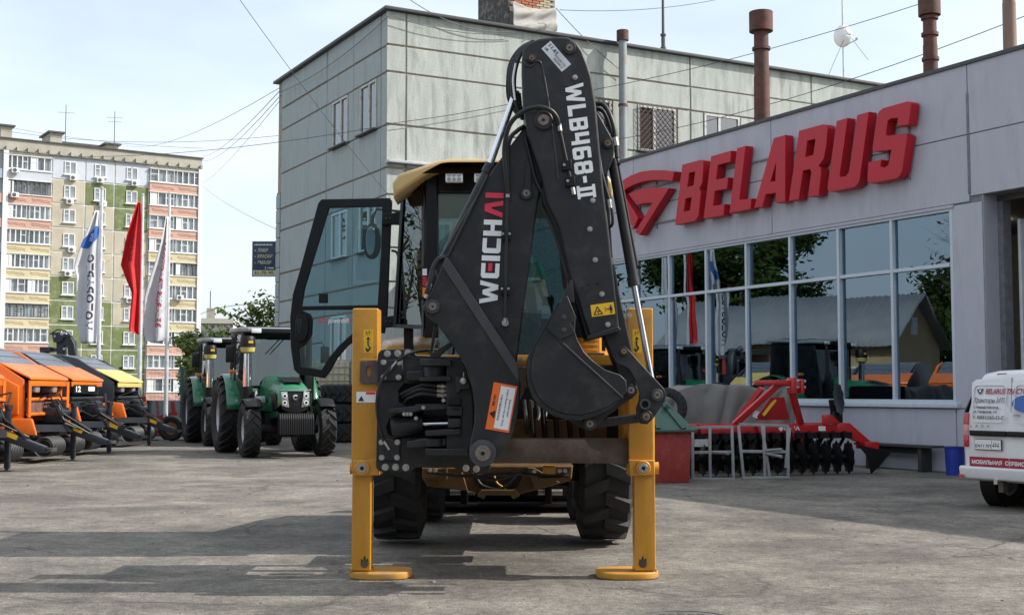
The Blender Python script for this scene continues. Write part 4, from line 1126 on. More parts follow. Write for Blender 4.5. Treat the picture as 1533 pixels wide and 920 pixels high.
# ================================================================ GREEN TRACTORS
M_GRN = mat('tractor_green', (0.012, 0.145, 0.062), .28, var=.06, scale=2, coat=.5)
M_RIMG = mat('rim_silver', (.5, .51, .53), .45, metal=.3, var=.1)
M_TGLASS = glass('cab_glass_teal', (.42, .55, .53), .1)
M_LAMP = mat('lamp_lens', (.7, .72, .74), .12, var=.1, spec=.9)
M_AMBER = mat('amber_lens', (.75, .2, .02), .25, var=.05)
M_WHROOF = mat('grey_white_roof', (.24, .27, .28), .4, var=.05)
TR_R = set_m(tyre_mesh(.86, .5, .46, 20, .055), M_TYRE); TR_RR = set_m(rim_mesh(.46, .46), M_RIMG)
TR_F = set_m(tyre_mesh(.59, .37, .32, 17, .045), M_TYRE); TR_FR = set_m(rim_mesh(.32, .34), M_RIMG)
def make_tractor(label, loc, rz, group=None):
    """local: nose towards -Y, front axle at y=0, rear axle at y=2.5"""
    o = thing('green_tractor', label, 'tractor', loc, rz, group)
    def wheel(x, y, r, tm, rm):
        w = inst('wheel', rm, o, (x, y, r)); inst('tyre', tm, w); return w
    for s in (-1, 1):
        wheel(s * .80, 0, .59, TR_F, TR_FR); wheel(s * .92, 2.5, .86, TR_R, TR_RR)
    # chassis and axles
    MB().b2((-.2, -.6, .5), (.2, 2.8, .86)).build('chassis', M_BLACK, o, bevel=.02)
    MB().cyl((-.66, 0, .59), (.66, 0, .59), .1, n=14).box((0, 0, .56), (.5, .3, .28)).build('front_axle', M_BLACK, o)
    MB().cyl((-.75, 2.5, .86), (.75, 2.5, .86), .16, n=14).build('rear_axle', M_BLACK, o)
    MB().b2((-.34, .2, .62), (.34, 1.3, 1.15)).build('engine', M_BLACK, o, bevel=.03)
    # hood: loft of cross sections along y
    secs = [(-.80, .29, 1.13, 1.36), (-.72, .345, 1.06, 1.50), (-.45, .36, .98, 1.60), (0.1, .385, .96, 1.68), (1.05, .42, .98, 1.76)]
    vs = []; m = 9
    for y, w, z0, z1 in secs:
        for k in range(m):
            f = k / (m - 1); a = math.pi * f
            x = -w * math.copysign(abs(math.cos(a)) ** .45, math.cos(a)); z = z0 + (z1 - z0) * (abs(math.sin(a)) ** .5 if 0 < k < m - 1 else 0)
            vs.append((x, y, z))
    fs = [(i * m + k, i * m + k + 1, (i + 1) * m + k + 1, (i + 1) * m + k) for i in range(len(secs) - 1) for k in range(m - 1)] + [tuple(range(m))[::-1], tuple(range((len(secs) - 1) * m, len(secs) * m))]
    hood = MB().add(vs, fs).build('hood', M_GRN, o, angle=50)
    # lower side panels in green, tapering
    for s in (-1, 1):
        MB().prism([(s * .345, -.6, .98), (s * .39, .5, .93), (s * .36, .5, .76), (s * .3, -.55, .86)], (-s * .04, 0, 0)).build('side_panel', M_GRN, o, bevel=.012)
        MB().prism([(s * .352, -.72, 1.02), (s * .372, -.38, .99), (s * .384, -.2, 1.3), (s * .366, -.64, 1.36)], (s * .02, 0, 0)).build('side_grille', M_BLACK, hood, bevel=.008)
    MB().prism([(-.2, -.62, 1.583), (.2, -.62, 1.583), (.25, .0, 1.69), (-.25, .0, 1.69)], (0, 0, .012)).build('hood_vent', M_BLACK, hood, bevel=.004)
    # front mask
    gr = MB().prism([(-.3, -.83, 1.40), (.3, -.83, 1.40), (.27, -.85, 1.02), (.12, -.86, .95), (-.12, -.86, .95), (-.27, -.85, 1.02)], (0, .08, 0)).build('grille', M_BLACK, o, bevel=.01)
    MB().bar((-.33, -.84, 1.425), (.33, -.84, 1.425), .035, .022).build('chrome_strip', M_CHROME, o)
    for s in (-1, 1):
        hl = MB().prism([(s * .3, -.845, 1.385), (s * .175, -.865, 1.385), (s * .13, -.87, 1.06), (s * .28, -.855, 1.09)], (0, .05, 0)).build('headlight', mat('headlight_bezel', (.55, .55, .53), .25, metal=.7), o, bevel=.006)
        for z in (1.3, 1.16): MB().cyl((s * .225, -.872, z), (s * .225, -.885, z), .05, n=14).build('lamp', M_LAMP, hl)
        for z in (1.3, 1.16): MB().cyl((s * .225, -.884, z), (s * .225, -.89, z), .026, n=12).build('bulb', M_BLACK, hl)
    MB().lathe([(-.872, .03), (-.866, .055), (-.86, .055), (-.86, .03)], (0, 0, 1.27), 'Y', 20).build('badge', M_CHROME, gr)
    # front weights: separate plates
    wb = MB().b2((-.36, -1.0, .52), (.36, -.95, .58)).b2((-.3, -.95, .5), (.3, -.5, .7)).build('weight_carrier', M_BLACK, o)
    wme = set_m(MB().prism([(0, -1.06, .5), (0, -1.06, .82), (0, -.98, .94), (0, -.8, .94), (0, -.78, .56)], (.036, 0, 0)).mesh('weight', bevel=.005, segs=1), M_BLACK)
    for k in range(16): inst('weight', wme, wb, (-.36 + k * .0455, 0, 0))
    # fenders
    def fender(s, y, r, w, name, m, a0, a1, x):
        def fn(u, v):
            a = a0 + (a1 - a0) * u; xx = x + s * w * (v - .5); rr = r - .02 * (2 * v - 1) ** 2
            return (xx, y - rr * math.cos(a), (r_z) + rr * math.sin(a))
        r_z = .86 if name == 'rear_fender' else .59
        f = MB().grid(fn, 16, 6).build(name, m, o, angle=50); q = f.modifiers.new('t', 'SOLIDIFY'); q.thickness = .03; return f
    for s in (-1, 1):
        fender(s, 2.5, .95, .42, 'rear_fender', M_GRN, R(8), R(150), s * .84)
        MB().prism([(s * .64, 1.5, 1.0), (s * .64, 2.5, 1.75), (s * .64, 3.2, 1.5), (s * .64, 3.2, 1.0)], (s * .03, 0, 0)).build('fender_side', M_GRN, o)
        fender(s, 0, .66, .36, 'front_fender', M_BLACK, R(48), R(128), s * .78)
        lt = MB().box((s * .93, 1.62, 1.84), (.16, .1, .08)).build('turn_lamp', M_AMBER, o, bevel=.025)
        MB().box((s * .85, 1.625, 1.84), (.05, .1, .08)).build('lens', M_LAMP, lt, bevel=.02)
        # steps / tank
        MB().b2((s * .45, 1.0, .55), (s * .78, 1.6, 1.05)).build('tank', M_BLACK, o, bevel=.03)
    # cab
    C0, C1, CZ0, CZ1 = 1.25, 2.75, 1.2, 2.68
    fr = MB()
    def post(a, b, w=.07): fr.bar(a, b, w, w)
    for s in (-1, 1):
        post((s * .6, C0 - .12, CZ0), (s * .72, C0 + .05, CZ1)); post((s * .82, C0 + .75, CZ0), (s * .8, C0 + .72, CZ1), .05); post((s * .78, C1, 1.5), (s * .74, C1 - .05, CZ1))
        fr.bar((s * .72, C0 + .05, CZ1), (s * .74, C1 - .05, CZ1), .07, .09); fr.bar((s * .6, C0 - .12, CZ0), (s * .78, C1, 1.5), .06, .06)
    fr.bar((-.72, C0 + .05, CZ1), (.72, C0 + .05, CZ1), .08, .1); fr.bar((-.74, C1 - .05, CZ1), (.74, C1 - .05, CZ1), .08, .1); fr.bar((-.6, C0 - .12, CZ0 + .3), (.6, C0 - .12, CZ0 + .3), .05, .05)
    cab = fr.build('cab_frame', M_BLACK, o)
    MB().prism([(-.6, C0 - .11, 1.5), (.6, C0 - .11, 1.5), (.71, C0 + .04, CZ1), (-.71, C0 + .04, CZ1)], (0, .006, 0)).build('windscreen', M_TGLASS, cab)
    for s in (-1, 1):
        MB().prism([(s * .6, C0 - .1, 1.25), (s * .82, C0 + .74, 1.25), (s * .8, C0 + .72, CZ1), (s * .72, C0 + .05, CZ1)], (s * .005, 0, 0)).build('side_window', M_TGLASS, cab)
        MB().prism([(s * .82, C0 + .76, 1.4), (s * .78, C1, 1.5), (s * .74, C1 - .05, CZ1), (s * .8, C0 + .74, CZ1)], (s * .005, 0, 0)).build('side_window', M_TGLASS, cab)
    MB().prism([(-.76, C1, 1.5), (.76, C1, 1.5), (.74, C1 - .05, CZ1), (-.74, C1 - .05, CZ1)], (0, .006, 0)).build('rear_window', M_TGLASS, cab)
    MB().b2((-.62, C0 - .1, .95), (.62, C1, 1.22)).build('cab_floor', M_BLACK, o)
    MB().prism([(-.55, C0 - .09, 1.45), (.55, C0 - .09, 1.45), (.5, C0 + .3, 1.5), (-.5, C0 + .3, 1.5)], (0, 0, .1)).build('dashboard', M_BLACK, cab, bevel=.02)
    MB().b2((-.24, 1.95, 1.25), (.24, 2.4, 1.72)).b2((-.24, 2.36, 1.7), (.24, 2.5, 2.3)).build('seat', M_BLACK, cab, bevel=.05)
    MB().lathe([(-.012, .19), (0, .205), (.012, .19), (0, .175)], (0, 0, 0), 'Z', 24).cyl((0, 0, -.25), (0, 0, 0), .03, n=8).build('steering_wheel', M_BLACK, cab).location = (0, 1.75, 1.78)
    rf = MB().prism([(-.72, C0 - .28, 2.70), (.72, C0 - .28, 2.70), (.84, C0 + .1, 2.72), (.84, C1 + .1, 2.74), (-.84, C1 + .1, 2.74), (-.84, C0 + .1, 2.72)], (0, 0, .11)).build('roof', M_WHROOF, o, bevel=.05, segs=3)
    MB().prism([(-.6, C0 + .2, 2.835), (.6, C0 + .2, 2.835), (.5, C1 - .2, 2.86), (-.5, C1 - .2, 2.86)], (0, 0, .02)).build('roof_hatch', M_BLACK, rf, bevel=.015)
    MB().prism([(-.6, C0 - .29, 2.69), (.6, C0 - .29, 2.69), (.6, C0 - .1, 2.58), (-.6, C0 - .1, 2.58)], (0, 0, .1)).build('visor', M_BLACK, rf, bevel=.02)
    for s in (-1, 1):
        MB().box((s * .52, C0 - .3, 2.73), (.22, .06, .1)).build('work_lamp', M_LAMP, rf, bevel=.02)
        mr = MB().tube([(s * .72, C0, 2.45), (s * 1.0, C0 - .1, 2.5), (s * 1.05, C0 - .12, 2.4)], .014, 6).build('mirror_arm', M_BLACK, cab)
        MB().box((s * 1.06, C0 - .14, 2.22), (.2, .07, .38)).build('mirror', M_BLACK, mr, bevel=.03)
    for x in (.1, .2): MB().bar((x, C0 - .03, 2.62), (x - .35, C0 - .105, 2.25), .012, .016).build('wiper', M_BLACK, cab)
    # air cleaner stack on the viewer's left, exhaust on the right
    sx, sy = -.72, .86
    pc = MB().cyl((sx, sy, 1.0), (sx, sy, 1.5), .12, n=16).build('air_cleaner', M_BLACK, o)
    MB().cyl((sx, sy, 1.5), (sx, sy, 2.22), .095, .085, n=20).build('intake_pipe', M_CHROME, pc)
    MB().lathe([(2.22, .06), (2.26, .15), (2.36, .165), (2.36, .06)], (sx, sy, 0), 'Z', 20).build('cleaner_bowl', mat('yellow_plastic', (.5, .42, .12), .4), pc)
    MB().lathe([(2.36, .05), (2.362, .17), (2.56, .165), (2.6, .14), (2.61, .0)], (sx, sy, 0), 'Z', 20).build('cleaner_cap', M_BLACK, pc)
    MB().box((sx + .04, sy - .165, 2.47), (.1, .02, .05)).build('cap_label', M_DECY, pc)
    MB().cyl((.66, .86, 1.0), (.66, .86, 1.9), .1, n=16).cyl((.66, .86, 1.9), (.66, .86, 2.7), .05, n=12).build('exhaust', mat('exhaust_black', (.03, .03, .03), .5, metal=.4), o)
    MB().box((-.52, .35, 1.22), (.18, .3, .14)).build('battery_box', M_GALV, o, bevel=.02)
    return o
_h = Vector((.36, -.933, 0))
t1 = make_tractor('green tractor nearest the loader with its nose towards the camera', (-4.83, 27.36, 0), R(21.1), 'green tractors parked in line')
t2 = copy_tree(t1); t2.location = (-6.98, 32.95, 0); tag(t2, 'second green tractor, parked behind and left of the first', 'tractor')
def fpos(t, out): 
    v = F0 + D1 * t - D2 * out; return (v.x, v.y, .08)
t3 = copy_tree(t1); t3.location = fpos(3.0, -2.9); t3.rotation_euler = (0, 0, BRZ + R(-65)); tag(t3, 'green tractor standing inside the showroom behind the glass', 'tractor')
t4 = copy_tree(t1); t4.location = fpos(8.2, -4.2); t4.rotation_euler = (0, 0, BRZ + R(-130)); tag(t4, 'green tractor deeper in the showroom at the left windows', 'tractor')
sp = thing('sprayer', 'red light beam on blue struts inside the showroom right window', 'machine', fpos(.55, -1.6), BRZ)
MB().b2((-.5, -.1, 1.72), (.75, .1, 1.8)).build('beam', mat('sprayer_red', (.45, .03, .02), .4), sp, bevel=.02)
for x in (-.4, -.1, .35, .6): MB().box((x, .12, 1.66), (.12, .06, .08)).build('lamp', M_LAMP, sp, bevel=.01)
for x in (-.05, .4): MB().bar((x, 0, 0), (x + .12, 0, 1.72), .16, .1).build('strut', mat('strut_blue', (.02, .06, .22), .4), sp)
MB().b2((-.6, -.6, 0), (.9, .6, .4)).build('chassis', M_BLACK, sp, bevel=.03)

# ================================================================ ROUND BALERS
M_ORG = mat('baler_orange', (.72, .15, .012), .4, var=.06, scale=2, coat=.2, dirt=((.4, .12, .03), .4, 3))
M_NAVY = mat('baler_black', (.018, .022, .03), .4, var=.15, scale=2, coat=.15)
M_YHOOD = mat('baler_yellow_hood', (.68, .5, .16), .5, var=.06)
M_GUARD = mat('rusty_guard', (.12, .06, .05), .6, scale=5, col2=(.2, .11, .09))
SILV = mat('spring_steel', (.09, .09, .088), .5, metal=.3, var=.2)
BW_T = set_m(tyre_mesh(.5, .36, .25, 18, .02), M_TYRE); BW_R = set_m(rim_mesh(.25, .32), M_ORG)
def make_baler(label, loc, rz, mside, mhood, mpanel, dark=False, num=None, jack=True):
    """local: drawbar towards -Y; front of body at y=0; width along X"""
    o = thing('round_baler', label, 'baler', loc, rz, 'balers parked in a row')
    W = 1.12
    side = [(0.05, .55), (0.05, 1.62), (.95, 2.2), (1.35, 2.3), (2.1, 2.28), (2.75, 1.95), (3.05, 1.4), (2.9, .85), (2.4, .5), (1.2, .42)]
    for s in (-1, 1):
        MB().prism([(s * W, y, z) for y, z in side], (-s * .08, 0, 0)).build('side_wall', mside, o, bevel=.02)
        if not dark:
            pn = MB().prism([(s * (W + .002), .12, .95), (s * (W + .002), .12, 1.5), (s * (W + .002), 1.0, 1.95), (s * (W + .002), 1.25, 1.0), (s * (W + .002), 1.1, .9)], (s * .07, 0, 0)).build('side_panel', mpanel, o, bevel=.03)
            MB().box((s * (W + .074), .75, 1.42), (.006, .2, .16)).build('gold_label', M_DECY, pn)
            MB().box((s * (W + .074), .72, 1.22), (.006, .36, .1)).build('dark_label', M_FK, pn)
            MB().prism([(s * (W + .002), -.25, .55), (s * (W + .002), -.15, .88), (s * (W + .002), 1.3, .86), (s * (W + .002), 1.3, .6)], (s * .09, 0, 0)).build('lower_panel', mpanel, o, bevel=.04)
            MB().prism([(s * (W + .003), 1.35, .9), (s * (W + .003), 1.3, 2.05), (s * (W + .003), 2.3, 2.1), (s * (W + .003), 2.9, 1.4), (s * (W + .003), 2.4, .8)], (s * .05, 0, 0)).build('rear_panel', mpanel, o, bevel=.03)
        else:
            MB().prism([(s * (W + .002), -.3, .75), (s * (W + .002), -.2, 1.1), (s * (W + .002), .2, 1.15), (s * (W + .002), .3, .85), (s * (W + .002), .1, .7)], (s * .12, 0, 0)).build('side_panel', M_ORG, o, bevel=.03)
            MB().box((s * (W + .004), .9, 1.35), (.01, .26, .12)).build('gold_label', M_DECY, o)
    # chamber, belts on top
    ch = MB().prism([(-W + .09, y, z) for y, z in ((.75, .6), (.75, 1.9), (1.3, 2.2), (2.1, 2.2), (2.65, 1.9), (2.95, 1.4), (2.8, .9), (2.3, .55))], (2 * W - .18, 0, 0)).build('chamber', M_NAVY, o, bevel=.03)
    for k in range(4):
        y0, z0 = .54 + k * .3, (1.9, 2.06, 2.2, 2.26)[k]; y1, z1 = y0 + .27, (2.04, 2.18, 2.25, 2.27)[k]
        MB().prism([(-W + .12, y0, z0), (W - .12, y0, z0), (W - .12, y1, z1), (-W + .12, y1, z1)], (0, 0, .05)).build('cover_slat', mat('smoked_cover', (.1, .115, .14), .3, var=.1), o, bevel=.015)
    hd = MB().prism([(-W + .02, -.08, 1.62), (W - .02, -.08, 1.62), (W - .02, .5, 1.9), (-W + .02, .5, 1.9)], (0, .02, .05)).build('hood', mhood, o, bevel=.012)
    MB().b2((-W + .05, -.05, 1.5), (W - .05, -.02, 1.61)).build('hood_lip', mhood, hd, bevel=.01)
    for s in (-1, 1): MB().box((s * .5, .12, 1.46), (.26, .26, .18)).build('twine_box', M_GALV, o, bevel=.04)
    # front machinery
    MB().b2((-W + .1, .3, .9), (W - .1, .36, 1.6)).build('inner_shield', M_BLACK, o)
    MB().b2((-W + .1, -.02, .98), (W - .1, .05, 1.22)).build('front_guard', M_GUARD if not dark else M_NAVY, o, bevel=.02)
    for z in (1.24, .95): MB().cyl((-W, -.04, z), (W, -.04, z), .035, n=10).build('crossbar', mpanel if not dark else M_NAVY, o)
    if not dark:
        for s in (-1, 1): MB().bar((s * (W - .02), -.06, .9), (s * (W - .02), -.06, 1.6), .05, .05).build('upright', mpanel, o)
    if num:
        MB().b2((-W + .15, -.06, 1.34), (W - .5, -.03, 1.54)).build('number_board', M_BLACK, o)
        text('number', num, (-W + .28, -.066, 1.38), (.32, 0, 0), (0, 0, .13), M_DECW, o, bold=.03)
        MB().b2((.0, -.07, 1.4), (.45, -.062, 1.5)).build('pale_label', M_DECW, o)
    rnd = random.Random(len(label))
    for k in range(7):
        x0 = rnd.uniform(-.6, .7); z0 = rnd.uniform(1.0, 1.3)
        MB().tube([(x0, .1, z0), (x0 + rnd.uniform(-.2, .2), -.3, z0 - rnd.uniform(-.15, .3)), (rnd.uniform(-.3, .3), -.45, rnd.uniform(.75, .95)), (rnd.uniform(-.12, .12), -.9, rnd.uniform(.55, .62))], .018, 6).build('hose', M_HOSE, o)
    MB().box((0, -.2, .92), (.5, .36, .3)).cyl((-.3, -.35, .95), (.3, -.35, .95), .09, n=12).cyl((.2, -.3, 1.05), (.2, -.05, 1.1), .12, n=12).build('gearbox', M_NAVY, o, bevel=.02)
    # pickup with spring tines
    pk = MB().cyl((-.95, -.3, .32), (.95, -.3, .32), .13, n=14).b2((-1.0, -.1, .5), (1.0, .5, .56)).build('pickup', M_BLACK, o)
    rg = set_m(MB().lathe([(-.009, .19), (.0, .2), (.009, .19), (0, .18)], n=22).mesh('ring'), SILV)
    for k in range(26):
        x = -.95 + k * 1.9 / 25
        if abs(x) < .22: continue
        inst('tine_ring', rg, pk, (x, -.3, .32))
    MB().prism([(-1.02, -.1, .58), (1.02, -.1, .58), (1.02, .2, .62), (-1.02, .2, .62)], (0, 0, .03)).build('wind_guard', M_NAVY, pk, bevel=.01)
    # drawbar, hitch, jack
    db = MB().prism([(-.08, .2, .8), (-.08, -.2, .84), (-.08, -1.25, .43), (-.08, -1.25, .33), (-.08, -1.1, .33), (-.08, -.2, .66), (-.08, .2, .64)], (.16, 0, 0)).build('drawbar', M_NAVY, o, bevel=.015)
    for s in (-1, 1): MB().bar((s * .75, .1, .68), (s * .08, -.55, .66), .1, .14).build('drawbar_brace', M_NAVY, o)
    MB().lathe([(-.03, .05), (-.03, .09), (.03, .09), (.03, .05)], (0, -1.33, .38), 'Z', 20).build('hitch_eye', SILV, db)
    for s in (-1, 1): MB().box((s * .083, -.62, .64), (.004, .3, .08), Matrix.Rotation(R(21), 3, 'X')).build('warning_label', M_DECY, db)
    if jack:
        jk = MB().b2((.12, -.55, .05), (.21, -.46, 1.08)).build('jack_stand', M_NAVY, o, bevel=.008)
        MB().b2((.135, -.535, .0), (.195, -.475, .3)).b2((.06, -.6, 0), (.27, -.4, .012)).build('jack_foot', SILV, jk)
        MB().cyl((.165, -.505, 1.08), (.165, -.505, 1.16), .07, n=12).build('jack_head', M_NAVY, jk)
    for s in (-1, 1): w = inst('wheel', BW_R, o, (s * 1.32, 1.75, .5)); inst('tyre', BW_T, w)
    MB().cyl((-1.3, 1.75, .5), (1.3, 1.75, .5), .07, n=10).build('axle', M_NAVY, o)
    return o
# body stands behind the jack foot: jack is at local (.165,-1.105)
def place_baler(px, py, label, *a, **k):
    g_ = G(px, py); rz = R(91)
    off = Matrix.Rotation(rz, 3, 'Z') @ Vector((.165, -.505, 0))
    return make_baler(label, (g_.x - off.x, g_.y - off.y, 0), rz, *a, **k)
place_baler(10.5, 704.5, 'orange baler at the left edge with only its drawbar in view', M_ORG, M_ORG, M_ORG)
place_baler(109, 689, 'orange baler with smoked top cover, nearest full one on the left', M_ORG, M_ORG, M_ORG)
place_baler(163, 678.5, 'black sided baler with orange hood and number board behind the orange one', M_NAVY, M_ORG, M_ORG, dark=True, num='12')
place_baler(223, 666.6, 'black baler with yellow hood, farthest of the row', M_NAVY, M_YHOOD, M_ORG, dark=True)
# black grapple arm behind the balers
ga = thing('grapple_arm', 'black hydraulic grapple arm rising behind the balers', 'machine', (P(97, 540, 34.6).x, 34.6, 0))
ax = P(97, 540, 34.6).x
plate('arm', [(84, 505), (90, 498), (104, 501), (111, 512), (113, 548), (103, 548), (101, 520), (96, 516), (95, 548), (85, 548)], 34.5, 34.75, M_NAVY, ga, .01)
plate('arm_head', [(77, 498), (88, 497), (96, 503), (90, 512), (80, 512)], 34.4, 34.85, M_NAVY, ga, .01)
plate('fork_plate', [(59, 519), (75, 519), (75, 526), (66, 527), (66, 545), (74, 549), (60, 551)], 34.4, 34.8, M_NAVY, ga, .01)
plate('fork_bracket', [(72, 520), (86, 521), (86, 526), (72, 526)], 34.5, 34.6, M_NAVY, ga, .008)
plate('column', [(82, 548), (116, 548), (116, 620), (82, 620)], 34.5, 35.0, M_NAVY, ga, .02)
MB().b2((ax - .6, 34.2, 0), (ax + .7, 35.6, .9)).build('carriage', M_NAVY, ga, world=True, bevel=.03)
for px, py in ((83, 503), (93, 500), (97, 522)): c = P(px, py, 34.46); MB().cyl(c, c + Vector((0, -.06, 0)), .035, n=10).build('pin', M_GALV, ga, world=True)
MB().tube([P(104, 502, 34.5), P(111, 515, 34.4), P(112, 535, 34.4), P(108, 548, 34.5)], .025, 6).build('hose', M_HOSE, ga, world=True)
MB().tube([P(75, 500, 34.4), P(86, 493, 34.4), P(98, 495, 34.4), P(108, 505, 34.4)], .018, 6).build('hose', M_HOSE, ga, world=True)

# ================================================================ FENCE, CARS, CLUTTER AT THE BACK
M_FPOST = mat('green_fence_post', (.012, .07, .06), .5); M_MESH = mat('fence_wire', (.1, .13, .12), .5, metal=.3)
fn_ = thing('mesh_fence', 'green wire mesh fence with posts behind the balers', 'fence', (-24, 39.2, 0))
for i in range(8):
    x = P(181, 560, 39.2).x + 24 + (i - 3) * 1.9
    MB().b2((x - .05, -.05, 0), (x + .05, .05, 2.15)).build('post', M_FPOST, fn_, bevel=.008)
wm_ = MB()
for k in range(150): x = k * .11 + .0; wm_.b2((x, -.002, .05), (x + .004, .002, 2.05))
for k in range(10): z = .08 + k * .21; wm_.b2((0, .003, z), (16.5, .008, z + .005))
wm_ = wm_.build('wire_mesh', M_MESH, fn_); tag(wm_, kind='stuff')

def make_car(name, label, loc, rz, paint, L=4.2, W=1.7, H=1.48):
    o = thing(name, label, 'car', loc, rz)
    h = W / 2
    prof = [(-L / 2, .35), (-L / 2, .72), (-L / 2 + .15, .85), (-L / 2 + 1.1, .95), (L / 2 - .25, .98), (L / 2 - .02, .85), (L / 2, .4), (L / 2 - .2, .22), (-L / 2 + .2, .22)]
    MB().prism([(x, -h, z) for x, z in prof], (0, W, 0)).build('body', paint, o, bevel=.06, segs=3)
    b0, b1, t0, t1 = -L / 2 + 1.0, L / 2 - .25, -L / 2 + 1.75, L / 2 - .95
    vs = [(b0, -h + .06, .95), (b1, -h + .06, .97), (b1, h - .06, .97), (b0, h - .06, .95), (t0, -h + .22, H), (t1, -h + .22, H), (t1, h - .22, H), (t0, h - .22, H)]
    cb = MB().hexa(vs).build('greenhouse', mat('car_glass', (.03, .04, .045), .08, spec=.8), o, bevel=.03)
    rf = MB().hexa([(t0 - .06, -h + .2, H - .05), (t1 + .06, -h + .2, H - .05), (t1 + .06, h - .2, H - .05), (t0 - .06, h - .2, H - .05), (t0, -h + .26, H + .02), (t1, -h + .26, H + .02), (t1, h - .26, H + .02), (t0, h - .26, H + .02)]).build('roof', paint, o, bevel=.02)
    for s in (-1, 1):
        for a, b in (((b0, .95), (t0, H)), (((b0 + b1) / 2 - .1, .96), ((t0 + t1) / 2, H)), ((b1, .97), (t1, H))):
            MB().bar((a[0], s * (h - .065), a[1]), (b[0], s * (h - .215), b[1]), .07, .05).build('pillar', paint, cb)
        for x in (-L / 2 + .8, L / 2 - .8):
            w = MB().cyl((x, s * (h - .2), .3), (x, s * (h + .0), .3), .2, n=20).build('wheel', M_GALV, o)
            MB().lathe([(-.1, .19), (-.1, .29), (-.07, .31), (.07, .31), (.1, .29), (.1, .19)], (x, s * (h - .1), .3), 'Y', 28).build('tyre', M_TYRE, w)
        MB().box((-L / 2 + .06, s * (h - .28), .7), (.12, .34, .16)).build('headlight', M_LAMP, o, bevel=.03)
        MB().box((L / 2 - .03, s * (h - .16), .8), (.08, .22, .2)).build('tail_lamp', M_DECR, o, bevel=.03)
    return o
c_ = G(258, 647)
make_car('parked_car', 'dark red car parked behind the mesh fence', (P(262, 620, 42).x, 42.0, -.4), R(176), mat('dark_red_car', (.16, .012, .018), .25, coat=.6, var=.05))
make_car('parked_car', 'silver white car behind the dark red one', (P(300, 620, 46).x, 46.0, -.4), R(182), mat('silver_car', (.55, .58, .6), .25, coat=.5, var=.05))
# small trailer with wheels behind the farthest drawbar
tl_ = thing('flat_trailer', 'small green trailer with rusty wheel rims by the fence', 'trailer', (P(232, 640, 36.5).x, 36.5, 0))
MB().b2((-1.5, -.5, .42), (.9, .5, .55)).build('deck', mat('trailer_green', (.02, .09, .07), .6), tl_, bevel=.01)
MB().b2((-1.3, -.6, .15), (-.3, -.52, .42)).build('side_board', MATS['trailer_green'], tl_)
for x in (-.2, .62):
    w = MB().cyl((x, -.62, .36), (x, -.5, .36), .18, n=18).build('wheel', mat('rusty_rim', (.25, .12, .05), .7, var=.3, scale=8), tl_)
    MB().lathe([(-.09, .2), (-.11, .3), (-.07, .36), (.07, .36), (.11, .3), (.09, .2)], (x, -.56, .36), 'Y', 26).build('tyre', M_TYRE, w)
MB().b2((.9, -.4, .3), (2.0, .4, .4)).build('bed', M_GALV, tl_); MB().b2((1.2, -.3, .4), (1.7, .3, .6)).build('crate', M_RUST, tl_)
# red implement leaning by the trailer
ri = thing('red_implement', 'red implement frame standing beside the small trailer', 'machine', (P(240, 620, 37.4).x, 37.4, 0))
MB().bar((-.5, 0, .5), (.5, 0, .75), .12, .12).bar((-.4, 0, .5), (-.5, 0, 1.25), .12, .1).bar((.4, 0, .7), (.35, 0, 1.1), .1, .1).build('frame', mat('implement_red', (.35, .02, .02), .5), ri)
for x in (-.45, .45): MB().bar((x, 0, 0), (x, 0, .62), .1, .1).build('leg', MATS['implement_red'], ri)

# tyre pile and tanks beside the panel building
TP_ = set_m(tyre_mesh(.82, .52, .45, 20, .055), M_TYRE)
for i in range(3):
    o = inst('tractor_tyre', TP_, None, (-4.55 + (.06, -.05, .03)[i], 35.4, .27 + .53 * i), (0, R(90), R(20 + 33 * i)))
    tag(o, ('bottom tractor tyre of the pile beside the stabiliser', 'middle tractor tyre of the pile beside the stabiliser', 'top tractor tyre of the pile beside the stabiliser')[i], 'tyre', 'stacked tractor tyres')
M_IBC = mat('yellowed_tank_plastic', (.55, .48, .3), .5, var=.1, scale=1.5)
def ibc(label, loc, rz=R(10)):
    o = thing('tank_container', label, 'tank', loc, rz, 'caged tanks')
    MB().b2((-.57, -.47, .16), (.57, .47, 1.1)).build('tank', M_IBC, o, bevel=.06, segs=3)
    c = MB()
    for i in range(8):
        x = -.6 + i * 1.2 / 7
        for y in (-.5, .5): c.cyl((x, y, .14), (x, y, 1.13), .011, n=6)
    for i in range(6):
        z = .14 + i * .198
        for y in (-.5, .5): c.cyl((-.6, y, z), (.6, y, z), .011, n=6)
        for x in (-.6, .6): c.cyl((x, -.5, z), (x, .5, z), .011, n=6)
    for i in range(5):
        y = -.5 + i * .25
        for x in (-.6, .6): c.cyl((x, y, .14), (x, y, 1.13), .011, n=6)
    c.build('cage', M_GALV, o)
    pl = MB().b2((-.6, -.5, .1), (.6, .5, .14)).build('pallet', M_BRN, o)
    for x in (-.5, 0, .5): MB().b2((x - .06, -.5, 0), (x + .06, .5, .1)).build('runner', M_BRN, pl)
    return o
ib = P(498, 560, 37.0)
ibc('upper caged plastic tank stacked behind the tyre pile', (ib.x - .1, 37.0, 1.16)); ibc('lower caged plastic tank under the other one behind the tyres', (ib.x - .1, 37.0, 0))
ibc('caged tank standing right of the stacked pair', (ib.x + 1.2, 37.3, 1.16)); ibc('caged tank at the bottom right of the stacked tanks', (ib.x + 1.2, 37.3, 0))
